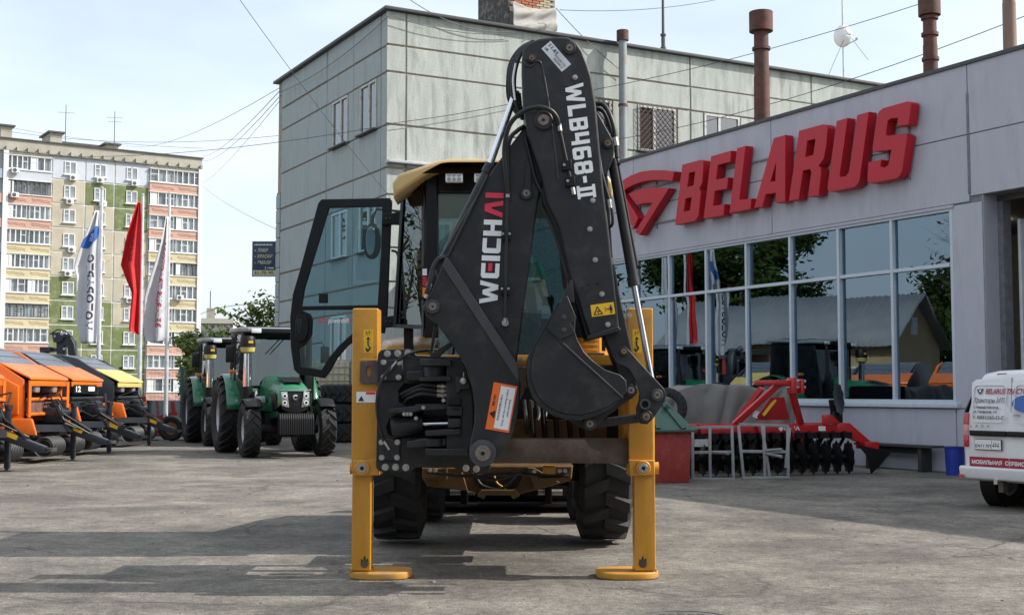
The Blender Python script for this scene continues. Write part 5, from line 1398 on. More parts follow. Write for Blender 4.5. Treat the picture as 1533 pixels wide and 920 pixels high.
# ================================================================ RIGHT SIDE: BIN, HARROW, FRAMES, BENCH, VAN
# red container with green lid
gl_ = G(985, 723); gr_ = G(1034, 722)
rc = thing('waste_container', 'red painted container with green sloping lid behind the right stabiliser', 'container', (gr_.x, gr_.y, 0), R(6))
M_RC = mat('red_container_paint', (.28, .025, .022), .6, var=.12, scale=2, dirt=((.35, .12, .09), .5, 5), bump=.08)
M_GL = mat('green_lid', (.035, .09, .065), .5, var=.1, scale=2)
MB().hexa([(-1.5, 0, 0), (-.02, 0, 0), (-.02, 1.2, 0), (-1.5, 1.2, 0), (-1.5, .02, .76), (.02, -.02, .78), (.02, 1.2, .78), (-1.5, 1.2, .76)]).build('body', M_RC, rc, bevel=.02)
ld = MB().hexa([(-1.55, -.06, .8), (.07, -.08, .8), (.07, 1.26, .8), (-1.55, 1.26, .8), (-1.05, .55, 1.42), (-.42, .55, 1.42), (-.42, .75, 1.42), (-1.05, .75, 1.42)]).build('lid', M_GL, rc, bevel=.015)
MB().b2((-1.57, -.1, .775), (.09, 1.28, .815)).build('lid_rim', M_GL, rc, bevel=.01)
for f in (.15, .4, .65, .9):
    a = Vector((-1.55 + 1.6 * f, -.07, .83)); b = Vector((-1.05 + .63 * f, .54, 1.44)); MB().bar(a, b, .07, .03, up=(0, -1, 1)).build('lid_rib', M_GL, ld)
MB().bar((-.35, .2, 1.18), (-.12, .3, 1.0), .05, .06).build('lid_handle', M_GL, ld)

# tarpaulin-covered load
tq = P(1183, 600, 23.6)
tc_ = thing('covered_load', 'bulky load under a grey tarpaulin against the showroom wall', 'tarpaulin', (tq.x, tq.y, 0), R(12))
def tfn(u, v):
    L = 2.55
    x = -L * (1 - u)
    top = 1.47 + .05 * math.sin(u * 5 + .5) + .09 * math.exp(-((u - .62) / .12) ** 2) - .22 * max(0, .3 - u) * 3 + .05 * max(0, u - .85) * 6
    a = v * 3.0
    hang = max(0.0, 1 - a)                      # 1 at the ground, 0 at the top edge
    fold = (.05 * math.sin(17 * u + 2.5 * math.sin(3 * hang)) + .035 * math.sin(31 * u + 4 * hang) + .03 * math.sin(8 * u - 6 * hang)) * (.35 + hang)
    sag = .03 * math.sin(13 * u + 2) * math.sin(min(a, 1) * 3.1)
    if a < 1: y, z = -.10 - .07 * hang - abs(fold) * 1.5, a * top + sag
    elif a < 2: y, z = -.10 + (a - 1) * 1.24, top - .06 * math.sin((a - 1) * 3.1) + .02 * math.sin(9 * u + 5 * a)
    else: y, z = 1.14 + (a - 2) * .05, top * (3 - a)
    return Vector((x + fold * .4, y, max(0.0, z)))
ct = MB().grid(tfn, 110, 90).build('tarpaulin', mat('olive_grey_tarpaulin', (.19, .185, .17), .75, var=.12, scale=2.5, bump=.25, bscale=5), tc_, angle=60)
s = ct.modifiers.new('t', 'SOLIDIFY'); s.thickness = .008
MB().prism([(0, -.02, .02), (0, 1.1, .02), (0, 1.1, 1.5), (0, -.02, 1.5)], (-.05, 0, 0)).build('end_flap', mat('dark_tarpaulin', (.07, .072, .07), .8), tc_)
MB().prism([(-2.5, -.02, .02), (-2.5, 1.1, .02), (-2.5, 1.1, 1.4), (-2.5, -.02, 1.4)], (.05, 0, 0)).build('end_flap', MATS['dark_tarpaulin'], tc_)
bt = inst('tractor_tyre', set_m(tyre_mesh(.36, .2, .2, 22, .02), M_TYRE), None, (P(1008, 592, 22.4).x - .12, 22.4, 1.1), (0, 0, R(75)))
tag(bt, 'small knobbly wheel above the green lid', 'wheel')
MB().box((0, 0, 0), (.14, .12, .02)).build('hub_plate', M_GALV, bt)
MB().cyl((0, 0, 0), (0, 0, -1.06), .04, n=8).build('stand', M_BLACK, bt)

# disc harrow
M_HR = mat('harrow_red', (.5, .018, .02), .35, var=.06, coat=.3)
hA = Vector((2.75, 20.75, 0)); hB = Vector((6.1, 21.75, 0)); hd_ = (hB - hA); hL = hd_.length; hrz = math.atan2(hd_.y, hd_.x)
hr = thing('disc_harrow', 'red disc harrow with black notched discs in front of the showroom', 'harrow', hA, hrz)
bm_ = MB().b2((.0, .05, .70), (hL - .55, .19, .84)).build('front_beam', M_HR, hr, bevel=.01)
MB().b2((.0, .95, .70), (hL - .2, 1.09, .84)).build('rear_beam', M_HR, hr, bevel=.01)
for x in (.3, 1.2, 2.05, hL - .8): MB().b2((x, .19, .71), (x + .1, .95, .83)).build('cross_beam', M_HR, hr, bevel=.008)
MB().prism([(hL - .6, .04, .86), (hL - .35, .04, .86), (hL + .08, .04, .52), (hL + .08, .04, .44), (hL - .1, .04, .5), (hL - .6, .04, .7)], (0, .12, 0)).build('beam_end', M_HR, hr, bevel=.01)
MB().b2((hL - .15, -.1, .42), (hL + .12, .2, .54)).build('end_bracket', M_HR, hr, bevel=.01)
MB().prism([(2.0 + .65, .02, .84), (2.65, .02, 1.0), (2.8, .02, 1.0), (2.95, .02, .86)], (0, .1, 0)).build('beam_lug', M_HR, hr, bevel=.01)
# A-frame headstock
hx = 1.62
for s_x in (-.62, .62):
    MB().bar((hx + s_x, .1, .84), (hx + s_x * .12 + .12, -.3, 1.55), .1, .09, up=(0, -1, 0)).build('headstock_arm', M_HR, hr, bevel=.008)
MB().bar((hx - .42, .5, .84), (hx - .1, .1, 1.45), .09, .08).build('headstock_stay', M_HR, hr)
MB().prism([(hx - .3, -.02, .92), (hx + .35, -.02, .92), (hx + .16, -.2, 1.3), (hx - .08, -.2, 1.3)], (0, .03, 0)).build('headstock_plate', M_HR, hr, bevel=.008)
MB().b2((hx - .42, -.36, 1.5), (hx + .26, -.26, 1.58)).build('headstock_top', M_HR, hr, bevel=.01)
MB().b2((hx + .18, -.4, 1.36), (hx + .28, -.24, 1.62)).b2((hx + .36, -.4, 1.36), (hx + .42, -.24, 1.6)).build('hitch_fork', M_HR, hr, bevel=.01)
for z in (1.46, 1.56): MB().cyl((hx + .12, -.32, z), (hx + .48, -.32, z), .025, n=10).build('pin', M_GALV, hr)
MB().bar((hx - .18, -.095, 1.0), (hx - .0, -.185, 1.26), .004, .05).build('gold_stripe', M_DECY, hr)
MB().box((hx - .28, -.03, 1.02), (.1, .02, .12), Matrix.Rotation(R(20), 3, 'Y')).build('white_mark', M_DECW, hr)
text('lettering', 'UNIA', (1.9, .047, .74), (.3, 0, 0), (0, 0, .075), M_DECW, bm_, bold=.02)
MB().box((1.84, .046, .775), (.07, .004, .07), Matrix.Rotation(R(45), 3, 'Y')).build('white_mark', M_DECW, bm_)
MB().b2((2.55, .046, .73), (2.68, .05, .81)).build('label_plate', M_DECW, bm_)
for x in (.3, 1.35, 1.95): MB().prism([(x, -.04, .86), (x + .07, -.04, .86), (x + .16, -.04, .62), (x + .09, -.04, .58)], (0, .12, 0)).build('beam_clamp', M_HR, hr, bevel=.006)
# discs
dm_ = MB(); N = 40
def notch(i): return .285 if (i // 2) % 2 else .255
vs = [(0, 0, -.06)] + [(notch(i) * math.cos(2 * math.pi * i / N), notch(i) * math.sin(2 * math.pi * i / N), .0) for i in range(N)] + [(.13 * math.cos(2 * math.pi * i / N), .13 * math.sin(2 * math.pi * i / N), -.045) for i in range(N)]
fs = [(0, 1 + N + i, 1 + N + (i + 1) % N) for i in range(N)] + [(1 + N + i, 1 + i, 1 + (i + 1) % N, 1 + N + (i + 1) % N) for i in range(N)]
M_DISC = mat('black_disc_steel', (.02, .02, .022), .35, metal=.3, var=.2)
dmesh = set_m(dm_.add(vs, fs).mesh('disc'), M_DISC)
amesh = set_m(MB().tube([(0, 0, .72), (0, .05, .6), (0, .2, .45), (0, .16, .3), (0, .02, .28)], [.035, .03, .028, .028, .03], 8).box((0, 0, .66), (.16, .2, .1)).mesh('arm'), M_BLACK)
hub = set_m(MB().cyl((0, 0, -.09), (0, 0, .03), .06, .045, 12).cyl((0, 0, .03), (0, 0, .05), .025, n=8).mesh('hub'), M_BLACK)
for row, (y0, ang, n, x0) in enumerate(((.0, 18, 14, .1), (.92, -18, 14, .25))):
    for k in range(n):
        x = x0 + k * (hL - .35) / n
        a = inst('disc_arm', amesh, hr, (x, y0, 0))
        d = inst('disc', dmesh, hr, (x + .05, y0 - .02, .285), (R(90), R(8), R(ang + 62)))
        inst('disc_hub', hub, d, (0, 0, -.03))
for x in (.05, .2, .34): MB().prism([(x, -.1, .62), (x + .14, -.1, .62), (x + .12, -.12, .5), (x - .02, -.12, .5)], (0, .05, 0)).build('scraper_plate', M_GALV, hr)
# side marker disc folded up and side plate
ms = MB().bar((hL - .5, .25, .84), (hL - .6, .2, 1.25), .09, .06).build('marker_arm', M_BLACK, hr)
inst('marker_disc', dmesh, hr, (hL - .52, .1, 1.28), (R(84), R(5), R(40)))
MB().box((hL - .5, .22, .95), (.16, .16, .2)).build('marker_bracket', M_BLACK, hr, bevel=.02)
MB().prism([(hL - .3, -.12, .5), (hL + .35, -.12, .36), (hL + .1, -.12, .12), (hL - .05, -.12, .0), (hL - .12, -.12, .3)], (0, .03, 0)).build('side_shield', M_BLACK, hr, bevel=.01)
# packer roller behind the discs
pr = MB().cyl((.1, 1.6, .28), (hL - .2, 1.6, .28), .2, n=16).build('roller', M_BLACK, hr)
rring = set_m(MB().lathe([(-.03, .2), (0, .3), (.03, .2)], n=24).mesh('roller_ring'), M_BLACK)
for k in range(22): inst('roller_ring', rring, pr, (.2 + k * .145, 1.6, .28))
for x in (.4, hL - .5): MB().bar((x, 1.05, .78), (x, 1.6, .36), .08, .1).build('roller_arm', M_HR, hr)

# two tubular frames leaning in front of the harrow
M_TUBE = mat('grey_square_tube', (.3, .31, .31), .5, metal=.4, var=.15, scale=5)
def tube_frame(label, pts, Y, lean, pegs):
    g0 = P(pts[0][0], pts[0][1], Y)
    o = thing('tube_frame', label, 'frame', (g0.x, Y, 0), 0, 'grey tube frames')
    def w(px, py): p = P(px, py, Y); p.y += lean * p.z; return p
    for k, (a, b) in enumerate(pegs['bars']):
        MB().bar(w(*a), w(*b), .045, .045, up=(0, 1, 0)).build('tube', M_TUBE, o, world=True, bevel=.004)
    for a, dx, dz, dy in pegs['pegs']:
        c = w(*a); MB().cyl(c, c + Vector((dx, dy, dz)), .025, n=10).build('peg', M_TUBE, o, world=True)
tube_frame('left grey tube frame standing before the red harrow', [(1038, 716)], 20.25, .04, {'bars': [((1036, 716), (1100, 717)), ((1063, 716), (1063, 638)), ((1098, 717), (1096, 637)), ((1036, 677), (1098, 676)), ((1038, 640), (1098, 639)), ((1037, 716), (1037, 640))], 'pegs': [((1067, 677), .2, .0, -.28)]})
tube_frame('right grey tube frame with a skewed side before the red harrow', [(1112, 716)], 20.25, .05, {'bars': [((1111, 715), (1182, 714)), ((1113, 714), (1106, 636)), ((1145, 712), (1144, 636)), ((1180, 713), (1180, 637)), ((1152, 712), (1141, 636)), ((1107, 635), (1181, 637)), ((1110, 675), (1180, 676)), ((1176, 700), (1183, 640))], 'pegs': [((1146, 674), .2, .03, -.3), ((1146, 678), .2, -.04, -.3)]})

# bench and blue bin
bq = fpos(.55, .22); 
be = thing('bench', 'dark low bench with two plank legs against the grey wall', 'bench', (bq[0], bq[1], 0), BRZ)
M_BEN = mat('dark_bench_wood', (.035, .034, .033), .7, var=.2, scale=4, stretch=(.3, 2, 2))
MB().b2((-.5, -.16, .42), (1.35, .17, .46)).build('seat', M_BEN, be, bevel=.006)
MB().b2((-.2, -.04, .3), (1.1, .0, .42)).build('rail', M_BEN, be, bevel=.004)
for x in (-.2, 1.05): MB().b2((x - .04, -.13, .0), (x + .04, .13, .42)).build('leg', M_BEN, be, bevel=.006)
bn = G(1430, 711)
bi = thing('waste_bin', 'blue plastic bin between the bench and the van', 'bin', (bn.x, bn.y, 0), BRZ)
M_BIN = mat('blue_plastic_bin', (.015, .04, .3), .4, var=.08)
mb = MB(); 
for r0, r1, z0, z1 in ((.145, .165, 0, .46),):
    mb.lathe([(0, .0), (0, r0), (z1, r1), (z1, r1 - .012), (.02, r0 - .012), (.02, 0)], axis='Z', n=28)
mb.build('body', M_BIN, bi, angle=50)
MB().lathe([(.44, .166), (.47, .175), (.475, .165), (.47, .155)], axis='Z', n=28).build('rim', M_BIN, bi)
MB().lathe([(.43, .152), (.476, .162), (.478, .158), (.43, .148)], axis='Z', n=28).build('bag_liner', M_BLACK, bi)

# ---------------------------------------------------------------- white van, tail towards us, nose to the gate
M_VAN = mat('van_white', (.72, .73, .75), .3, var=.03, scale=2, coat=.4, dirt=((.4, .38, .35), .25, 2))
V0 = Vector((5.47, 15.55, 0))    # rear left corner of the body (ground)
VRZ = math.atan2(D2.y, D2.x) + R(2)     # nose direction
vn = thing('white_van', 'white service van with red stripe seen from behind at the right edge', 'van', V0, VRZ)
# local: x forward, y: 0 = left side, negative towards right
VW, VL = 1.74, 4.45
def vsec(x, zt, wt, zb, tuck, ins=0.0):
    """body cross-section: list of (y,z) from bottom left over roof to bottom right, in van space with centre y=-VW/2"""
    h = VW / 2
    pts = [(h - tuck - ins, zb), (h - .02 - ins, zb + .14), (h - ins, .78), (h - .03 - ins, .98), (h - .1 - ins, 1.3), (h - wt - ins, zt - .14), (h - wt - .1 - ins, zt - .03), (h - wt - .3 - ins, zt), (0, zt + .012)]
    pts = pts + [(-y, z) for y, z in pts[-2::-1]]
    return [(x, y - h, z) for y, z in pts]
secs = [vsec(.0, 1.58, .16, .36, .03, .07), vsec(.035, 1.62, .15, .33, .02, .02), vsec(.12, 1.645, .14, .32, .02), vsec(.9, 1.66, .13, .3, .02), vsec(2.6, 1.66, .13, .3, .02), vsec(3.1, 1.58, .15, .3, .02), vsec(3.55, 1.16, .1, .3, .02, .01), vsec(4.2, 1.0, .12, .32, .03, .03), vsec(VL, .8, .2, .35, .1, .12)]
# rear bottom leans: shift lower points forward a little, upper forward more
def lean(v):
    x, y, z = v
    k = max(0, 1 - x / .9)
    return (x + k * (.10 * max(0, z - 1.0) / .6 + .02 * max(0, .8 - z)), y, z)
m = len(secs[0]); vs = [lean(v) for sct in secs for v in sct]
fs = [(i * m + k, i * m + k + 1, (i + 1) * m + k + 1, (i + 1) * m + k) for i in range(len(secs) - 1) for k in range(m - 1)]
fs += [(i * m + m - 1, i * m, (i + 1) * m, (i + 1) * m + m - 1) for i in range(len(secs) - 1)] + [tuple(range(m - 1, -1, -1)), tuple(range((len(secs) - 1) * m, len(secs) * m))]
vb = MB().add(vs, fs).build('body', M_VAN, vn, bevel=.0, angle=42)
def rx(z, y=0): return lean((0, y, z))[0]
def back(name, poly, m, dep=.006, parent=vb, d0=.0, bevel=.0):
    """panel on the tail: outline in (y from left edge -> right is negative y, z)"""
    pts = [(rx(z) - d0, y, z) for y, z in poly]
    return MB().prism(pts, (-dep, 0, 0)).build(name, m, parent, bevel=bevel)
def rtext(name, s, y, z, w, h, m, **k):
    return text(name, s, (rx(z) - .012, y, z), (0, -w, 0), (rx(z + h) - rx(z), 0, h), m, vb, **k)
YS = -.70   # split between the doors
# doors (two leaves with a gap)
def leaf(y0, y1):
    q = [(y0, .47), (y0, 1.5), (y0 - .06 if y0 > y1 else y0, 1.54), (y1, 1.56), (y1, .47)]
    return back('rear_door', q, M_VAN, .012, vb, 0, .008)
dl = leaf(-.13, YS + .004); dr = leaf(YS - .004, -1.61)
M_GROOVE = mat('panel_gap', (.08, .08, .085), .7)
# recessed window stamping outline
def outline(y0, y1, z0, z1, r=.05):
    mb = MB(); pts = []
    for cx, cz, a0 in ((y0 - r, z1 - r, 90), (y0 - r, z0 + r, 180), (y1 + r, z0 + r, 270), (y1 + r, z1 - r, 0)):
        pass
    import itertools
    cs = [(y0 - r, z1 - r, 0), (y1 + r, z1 - r, 90), (y1 + r, z0 + r, 180), (y0 - r, z0 + r, 270)]
    for cy, cz, a0 in cs:
        for k in range(5):
            a = R(a0 + k * 22.5); pts.append((rx(cz + r * math.cos(a)) - .012, cy + r * math.cos(a + 0) * 0 + r * (math.cos(R(a0)) if 0 else 0) + 0, 0))
    return pts
def frame_line(y0, y1, z0, z1, r=.06, m=M_VAN):
    pts = []
    for cy, cz, a0 in ((y0 - r, z1 - r, 0), (y0 - r, z0 + r, 90), (y1 + r, z0 + r, 180), (y1 + r, z1 - r, 270)):
        for k in range(5):
            a = R(a0 + 22.5 * k)      # 0: up -> left -> down -> right
            z = cz + r * math.cos(a); y = cy + r * math.sin(a); pts.append((rx(z) - .012, y, z))
    pts.append(pts[0])
    return MB().tube(pts, .007, 6).build('window_stamping', m, vb)
frame_line(-.17, YS + .06, 1.03, 1.47); frame_line(YS - .06, -1.57, 1.03, 1.47)
back('door_gap', [(YS + .003, .42), (YS + .003, 1.56), (YS - .003, 1.56), (YS - .003, .42)], M_GROOVE, .003, vb, .011)
# handle strip, plate, stripe, lamps
back('trim_strip', [(-.17, .865), (-.16, .93), (YS + .008, .93), (YS + .008, .865)], M_BLACK, .03, dl, .012, .01)
back('trim_strip', [(YS - .008, .865), (YS - .008, .93), (-1.4, .93), (-1.4, .865)], M_BLACK, .03, dr, .012, .01)
npl = back('number_plate', [(-.22, .70), (-.22, .83), (-.61, .83), (-.61, .70)], M_BLACK, .008, dl, .013, .004)
back('plate_face', [(-.228, .708), (-.228, .823), (-.602, .823), (-.602, .708)], M_DECW, .003, npl, .0212)
def ptext(s, y, z, w, h, bold=.02): return text('plate_lettering', s, (rx(z) - .0248, y, z), (0, -w, 0), (0, 0, h), M_DECK, npl, bold=bold)
ptext('В', -.237, .727, .034, .06); ptext('077', -.278, .727, .1, .085); ptext('АН', -.385, .727, .075, .06); ptext('252', -.482, .742, .095, .07); back('plate_divider', [(-.47, .71), (-.47, .82), (-.474, .82), (-.474, .71)], M_DECK, .001, npl, .0243)
M_STR = mat('maroon_stripe', (.3, .015, .03), .4)
back('stripe', [(-.135, .49), (-.135, .615), (YS + .006, .615), (YS + .006, .49)], M_STR, .002, dl, .0125)
back('stripe', [(YS - .006, .49), (YS - .006, .615), (-1.6, .615), (-1.6, .49)], M_STR, .002, dr, .0125)
text('lettering', 'МОБИЛЬНАЯ  СЕРВИСНАЯ СЛУЖБА', (rx(.53) - .0155, -.17, .53), (0, -1.2, 0), (0, 0, .05), M_DECW, vb, bold=.025)
M_TX = mat('dark_blue_print', (.03, .035, .06), .5); M_TR = mat('crimson_print', (.35, .02, .05), .5)
rtext('lettering', 'BELARUS TRACTORS', -.34, 1.365, .66, .065, M_TR, shear=.18, bold=.02)
back('emblem', [(-.215, 1.42), (-.31, 1.43), (-.265, 1.355), (-.235, 1.385)], M_TX, .002, dl, .0125)
back('emblem_cut', [(-.245, 1.412), (-.285, 1.416), (-.264, 1.38)], M_DECW, .002, dl, .0132)
rtext('lettering', 'Тракторы МТЗ', -.19, 1.245, .46, .075, M_TX, shear=.3, bold=.008)
rtext('lettering', 'г. Нижний Новгород,', -.19, 1.185, .36, .042, M_TX, bold=.03)
rtext('lettering', 'ул. Памирская, 11А', -.19, 1.13, .34, .042, M_TX, bold=.03)
rtext('lettering', 'т. 8(831)265-22-22', -.19, 1.055, .46, .055, M_TX, bold=.02)
rtext('lettering', 'L   A   D   A', -.16, .965, .28, .035, mat('badge_chrome', (.25, .25, .26), .3, metal=.8), bold=.02)
ovp = [(-.93 + .2 * math.cos(R(a)), 1.255 + .1 * math.sin(R(a))) for a in range(0, 360, 12)]
back('blue_oval', ovp, mat('blue_oval_print', (.02, .12, .42), .4), .002, dr, .0125)
rtext('lettering', 'МОТОРАРТС', -.765, 1.225, .33, .055, M_DECW, bold=.03)
rtext('lettering', 'www.', -.76, 1.1, .1, .03, M_TX)
back('brake_lamp', [(-.46, 1.585), (-.47, 1.61), (-.6, 1.613), (-.6, 1.588)], mat('dull_red_lens', (.2, .02, .02), .3), .015, vb, -.028, .004)
# tail lamp wrapped round the left corner
for (z0, z1, mm, nm) in ((.73, .86, mat('tail_red', (.4, .012, .02), .2, coat=.5), 'tail_lamp'), (.86, 1.0, mat('tail_clear', (.6, .25, .25), .2, coat=.5), 'tail_lamp'), (1.0, 1.13, MATS['tail_red'], 'tail_lamp')):
    MB().prism([(rx(z0) - .012, -.125, z0), (rx(z0) - .012, -.055, z0), (rx(z0) + .07, .012, z0), (rx(z0) + .2, .012, z0), (rx(z0) + .2, -.05, z0), (rx(z0) + .05, -.125, z0)], (rx(z1) - rx(z0), 0, z1 - z0)).build(nm, mm, vb, bevel=.006)
MB().prism([(rx(1.14) + .05, -.0, 1.14), (rx(1.14) + .3, .004, 1.14), (rx(1.5) + .35, -.09, 1.5), (rx(1.5) + .1, -.115, 1.5)], (0, -.02, 0)).build('corner_trim', M_BLACK, vb)
# bumper
bp_ = MB().prism([(-.02, .015, .5), (-.1, -.05, .5), (-.11, -VW + .05, .5), (-.02, -VW - .015, .5), (.3, -VW - .012, .5), (.3, .012, .5)], (.02, 0, -.15)).build('bumper', M_VAN, vn, bevel=.03, segs=3)
MB().b2((-.11, -.12, .365), (-.1, -.05, .4)).build('reflector', M_DECR, bp_)
MB().b2((1.0, -1.5, .2), (3.2, -.25, .32)).build('underbody', M_BLACK, vn)
MB().b2((-.02, -.62, .21), (.06, -.55, .34)).build('tow_hook', M_RUST, vn); MB().cyl((-.1, -.58, .31), (-.1, -.58, .36), .025, n=10).build('tow_ball', M_CHROME, vn)
CT = set_m(smooth_car_tyre(.31, .2, .19), mat('car_tyre', (.02, .02, .021), .8, var=.15)); CR = set_m(rim_mesh(.19, .16), M_GALV)
for x, y in ((.62, -.14), (.62, -VW + .14), (3.55, -.14), (3.55, -VW + .14)):
    w = inst('wheel', CR, vn, (x, y, .31), (0, 0, R(90))); inst('tyre', CT, w)
    MB().lathe([(-.14, .34), (-.14, .37), (.08, .37), (.08, .34)], (x, y, .31), 'Y', 28).build('wheel_arch', M_BLACK, vn)
for s_y in (.005, -VW - .005): MB().prism([(2.2, s_y, 1.0), (3.3, s_y, 1.0), (2.95, s_y, 1.5), (2.2, s_y, 1.52)], (0, -.01 if s_y > 0 else .01, 0)).build('side_window', MATS['car_glass'], vn)
# ================================================================ BACKHOE LOADER
MX = -0.065
M_PINC = mat('worn_pin_steel', (.2, .165, .14), .5, metal=.5, var=.25, scale=40)
bl = thing('backhoe_loader', 'yellow and dark grey backhoe loader standing on its stabilisers, folded arm towards us', 'loader', (MX, 11.5, 0))
def z3(l): return [(760 + x / 3.835, 420 + y / 3.835) for x, y in l]
def mir(l, c=753.0): return [(2 * c - x, y) for x, y in l][::-1]
def pin(px, py, rp, Y, parent=bl, inner=M_PINC, collar=M_GREY, proud=.035):
    c = P(px, py, Y); s = Y / F
    q = MB().lathe([(0, .001), (0, rp * s), (-proud * .6, rp * s), (-proud * .6 - .004, rp * s * .93), (-proud * .6 - .004, .001)], c, 'Y', 26).build('pin_boss', collar, parent, world=True)
    MB().lathe([(-proud * .6, .001), (-proud * .6, rp * s * .62), (-proud, rp * s * .56), (-proud, .001)], c, 'Y', 22).build('pin', inner, q, world=True)
    MB().cyl(c + Vector((0, -proud, 0)), c + Vector((0, -proud - .004, 0)), rp * s * .16, n=10).build('grease_nipple', M_BLACK, q, world=True)
    return q
def bolt(px, py, rp, Y, parent, m=M_STEEL):
    c = P(px, py, Y); s = Y / F
    return MB().cyl(c, c + Vector((0, -.006, 0)), rp * s * 1.25, n=16).cyl(c + Vector((0, -.006, 0)), c + Vector((0, -.02, 0)), rp * s * .95, rp * s * .85, n=6).build('bolt', m, parent, world=True)
def hose(pts, r, parent=bl, m=M_HOSE, name='hose', sub=3):
    """smooth hose through (px,py,Y) points"""
    p = [P(*q) for q in pts]
    out = []
    n = len(p)
    for i in range(n - 1):
        p0, p1, p2, p3 = p[max(i - 1, 0)], p[i], p[i + 1], p[min(i + 2, n - 1)]
        for k in range(6):
            t = k / 6
            out.append(.5 * ((2 * p1) + (p2 - p0) * t + (2 * p0 - 5 * p1 + 4 * p2 - p3) * t * t + (3 * p1 - p0 - 3 * p2 + p3) * t ** 3))
    out.append(p[-1])
    return MB().tube(out, r, 9).build(name, m, parent, world=True, angle=60)
def rod(a, b, Y, rp, m, name, parent=bl, n=20, Y2=None):
    A = P(a[0], a[1], Y); B = P(b[0], b[1], Y2 or Y); return MB().cyl(A, B, rp * Y / F, n=n).build(name, m, parent, world=True)
def decal(name, quad, Y, m, parent, d=.003):
    return MB().prism([P(a, b, Y) for a, b in quad], (0, d, 0)).build(name, m, parent, world=True)

# ---- boom: upper box, banana cheek plate with bevelled stripe
YBm = 8.97
boom = plate('boom', [(786, 188), (800, 176), (826, 178), (832, 196), (818, 250), (806, 300), (792, 400), (774, 540), (766, 560), (700, 520), (668, 470), (650, 400), (667, 370), (690, 330), (740, 250)], 9.02, 9.2, M_GREY, bl, .012)
ban = plate('boom_cheek', [(667, 384), (706, 441), (750, 506), (773, 542), (779, 575), (778, 600), (774, 625), (766, 652), (752, 676), (741, 689), (733, 696), (722, 699), (712, 694), (705, 685), (702, 672), (706, 652), (710, 632), (711, 612), (709, 590), (703, 564), (692, 540), (676, 514), (652, 483), (638, 472), (633.5, 460), (637, 450), (646, 436)], YBm, 9.25, M_GREY, bl, .012)
plate('bevel_strip', [(666, 386), (671, 386), (776, 546), (777, 572), (768, 560), (662, 398)], YBm - .012, YBm + .02, M_GREY2, ban, .005)
plate('boom_rib', [(788, 240), (795, 243), (796, 285), (784, 283)], 9.0, 9.03, M_GREY, boom, .006)
plate('weld_plate', [(798, 240), (799, 251), (794, 258), (790, 285), (785, 283), (790, 255)], 9.008, 9.025, M_GREY2, boom, .003)
# ---- dipper
YD = 8.9
dip = plate('dipper', [(781, 90), (783, 74), (792, 64), (806, 58), (832, 54.5), (850, 55), (863, 63), (872, 76), (880, 97), (886, 116), (892, 154), (899, 230), (904, 285), (909, 320), (927, 491), (883, 505), (850, 400), (837, 340), (818, 300), (812, 268), (790, 200), (784, 165), (782, 120)], YD, 9.3, M_GREY, bl, .016)
plate('dipper_flange', [(880, 502), (925, 488), (929, 492), (929, 495), (882, 508), (878, 507)], YD - .03, 9.33, M_GREY, dip, .005)
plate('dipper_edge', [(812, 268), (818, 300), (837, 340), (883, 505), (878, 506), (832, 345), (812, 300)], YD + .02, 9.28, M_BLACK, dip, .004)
st = plate('extension_stick', [(896, 215), (907, 215), (917, 380), (930, 450), (948, 531), (953, 560), (955, 585), (946, 596), (934, 592), (922, 548), (905, 505), (898, 380)], 8.98, 9.22, M_GREY, bl, .01)
plate('rear_lug', [(891, 166), (896, 170), (917, 208), (920, 222), (918, 238), (908, 262), (898, 262)], 8.96, 9.24, M_GREY, dip, .008)
hose([(801, 92, 8.895), (809, 93, 8.893), (814, 110, 8.893), (824, 170, 8.893), (833, 240, 8.893), (836, 268, 8.895)], .006, dip, M_GREY2, 'weld_bead')
hose([(784, 92, 8.895), (788, 98, 8.893), (795, 99, 8.893), (801, 94, 8.895)], .006, dip, M_GREY2, 'weld_bead')
# pins
pin(723, 677.5, 20, YBm, ban, proud=.05, collar=M_GREY2); pin(648, 459, 10.5, YBm, ban, collar=M_GREY2); pin(813.5, 181, 14.5, YD, dip); pin(852.5, 73, 9.5, YD, dip); pin(796, 88.5, 7, YD, dip, inner=M_PIN)
pin(788, 290, 9.5, 9.02, boom); pin(909.5, 215, 8, 8.96, dip, inner=M_PIN)
for a in ((883, 343), (891, 389), (901, 440), (910, 485.5), (861, 116), (887.5, 300)): bolt(a[0], a[1], 3.2, YD, dip)
bolt(915, 391, 4.5, 8.98, st)
for a in ((872, 430), (880, 425), (895, 424)): bolt(a[0], a[1], .8, YD, dip, M_BLACK)
# ---- dipper cylinder on the left, bucket cylinder on the right
rod((773, 136), (731, 254), 9.1, 5.2, M_CHROME, 'piston_rod')
cb = rod((734, 253), (645, 432), 9.12, 9.5, M_GREY, 'cylinder_barrel')
rod((737, 247), (730, 260), 9.115, 10.8, M_GREY, 'cylinder_gland', cb)
rod((731, 262), (660, 405), 9.0, 2.2, M_HOSE, 'hydraulic_pipe', cb)
cb2 = rod((917, 238), (949.5, 425), 9.06, 8.2, M_GREY, 'cylinder_barrel')
rod((947, 414), (950, 428), 9.06, 9.4, M_GREY, 'cylinder_gland', cb2)
rod((949, 425), (976, 570), 9.06, 4.8, M_CHROME, 'piston_rod')
rod((923, 232), (955, 402), 8.98, 1.8, M_HOSE, 'hydraulic_pipe', cb2)
for a in ((926, 246), (957, 400)): bolt(a[0], a[1], 2.4, 8.97, cb2, M_BLACK)
bolt(942, 472, 3.4, 9.0, st, M_STEEL)
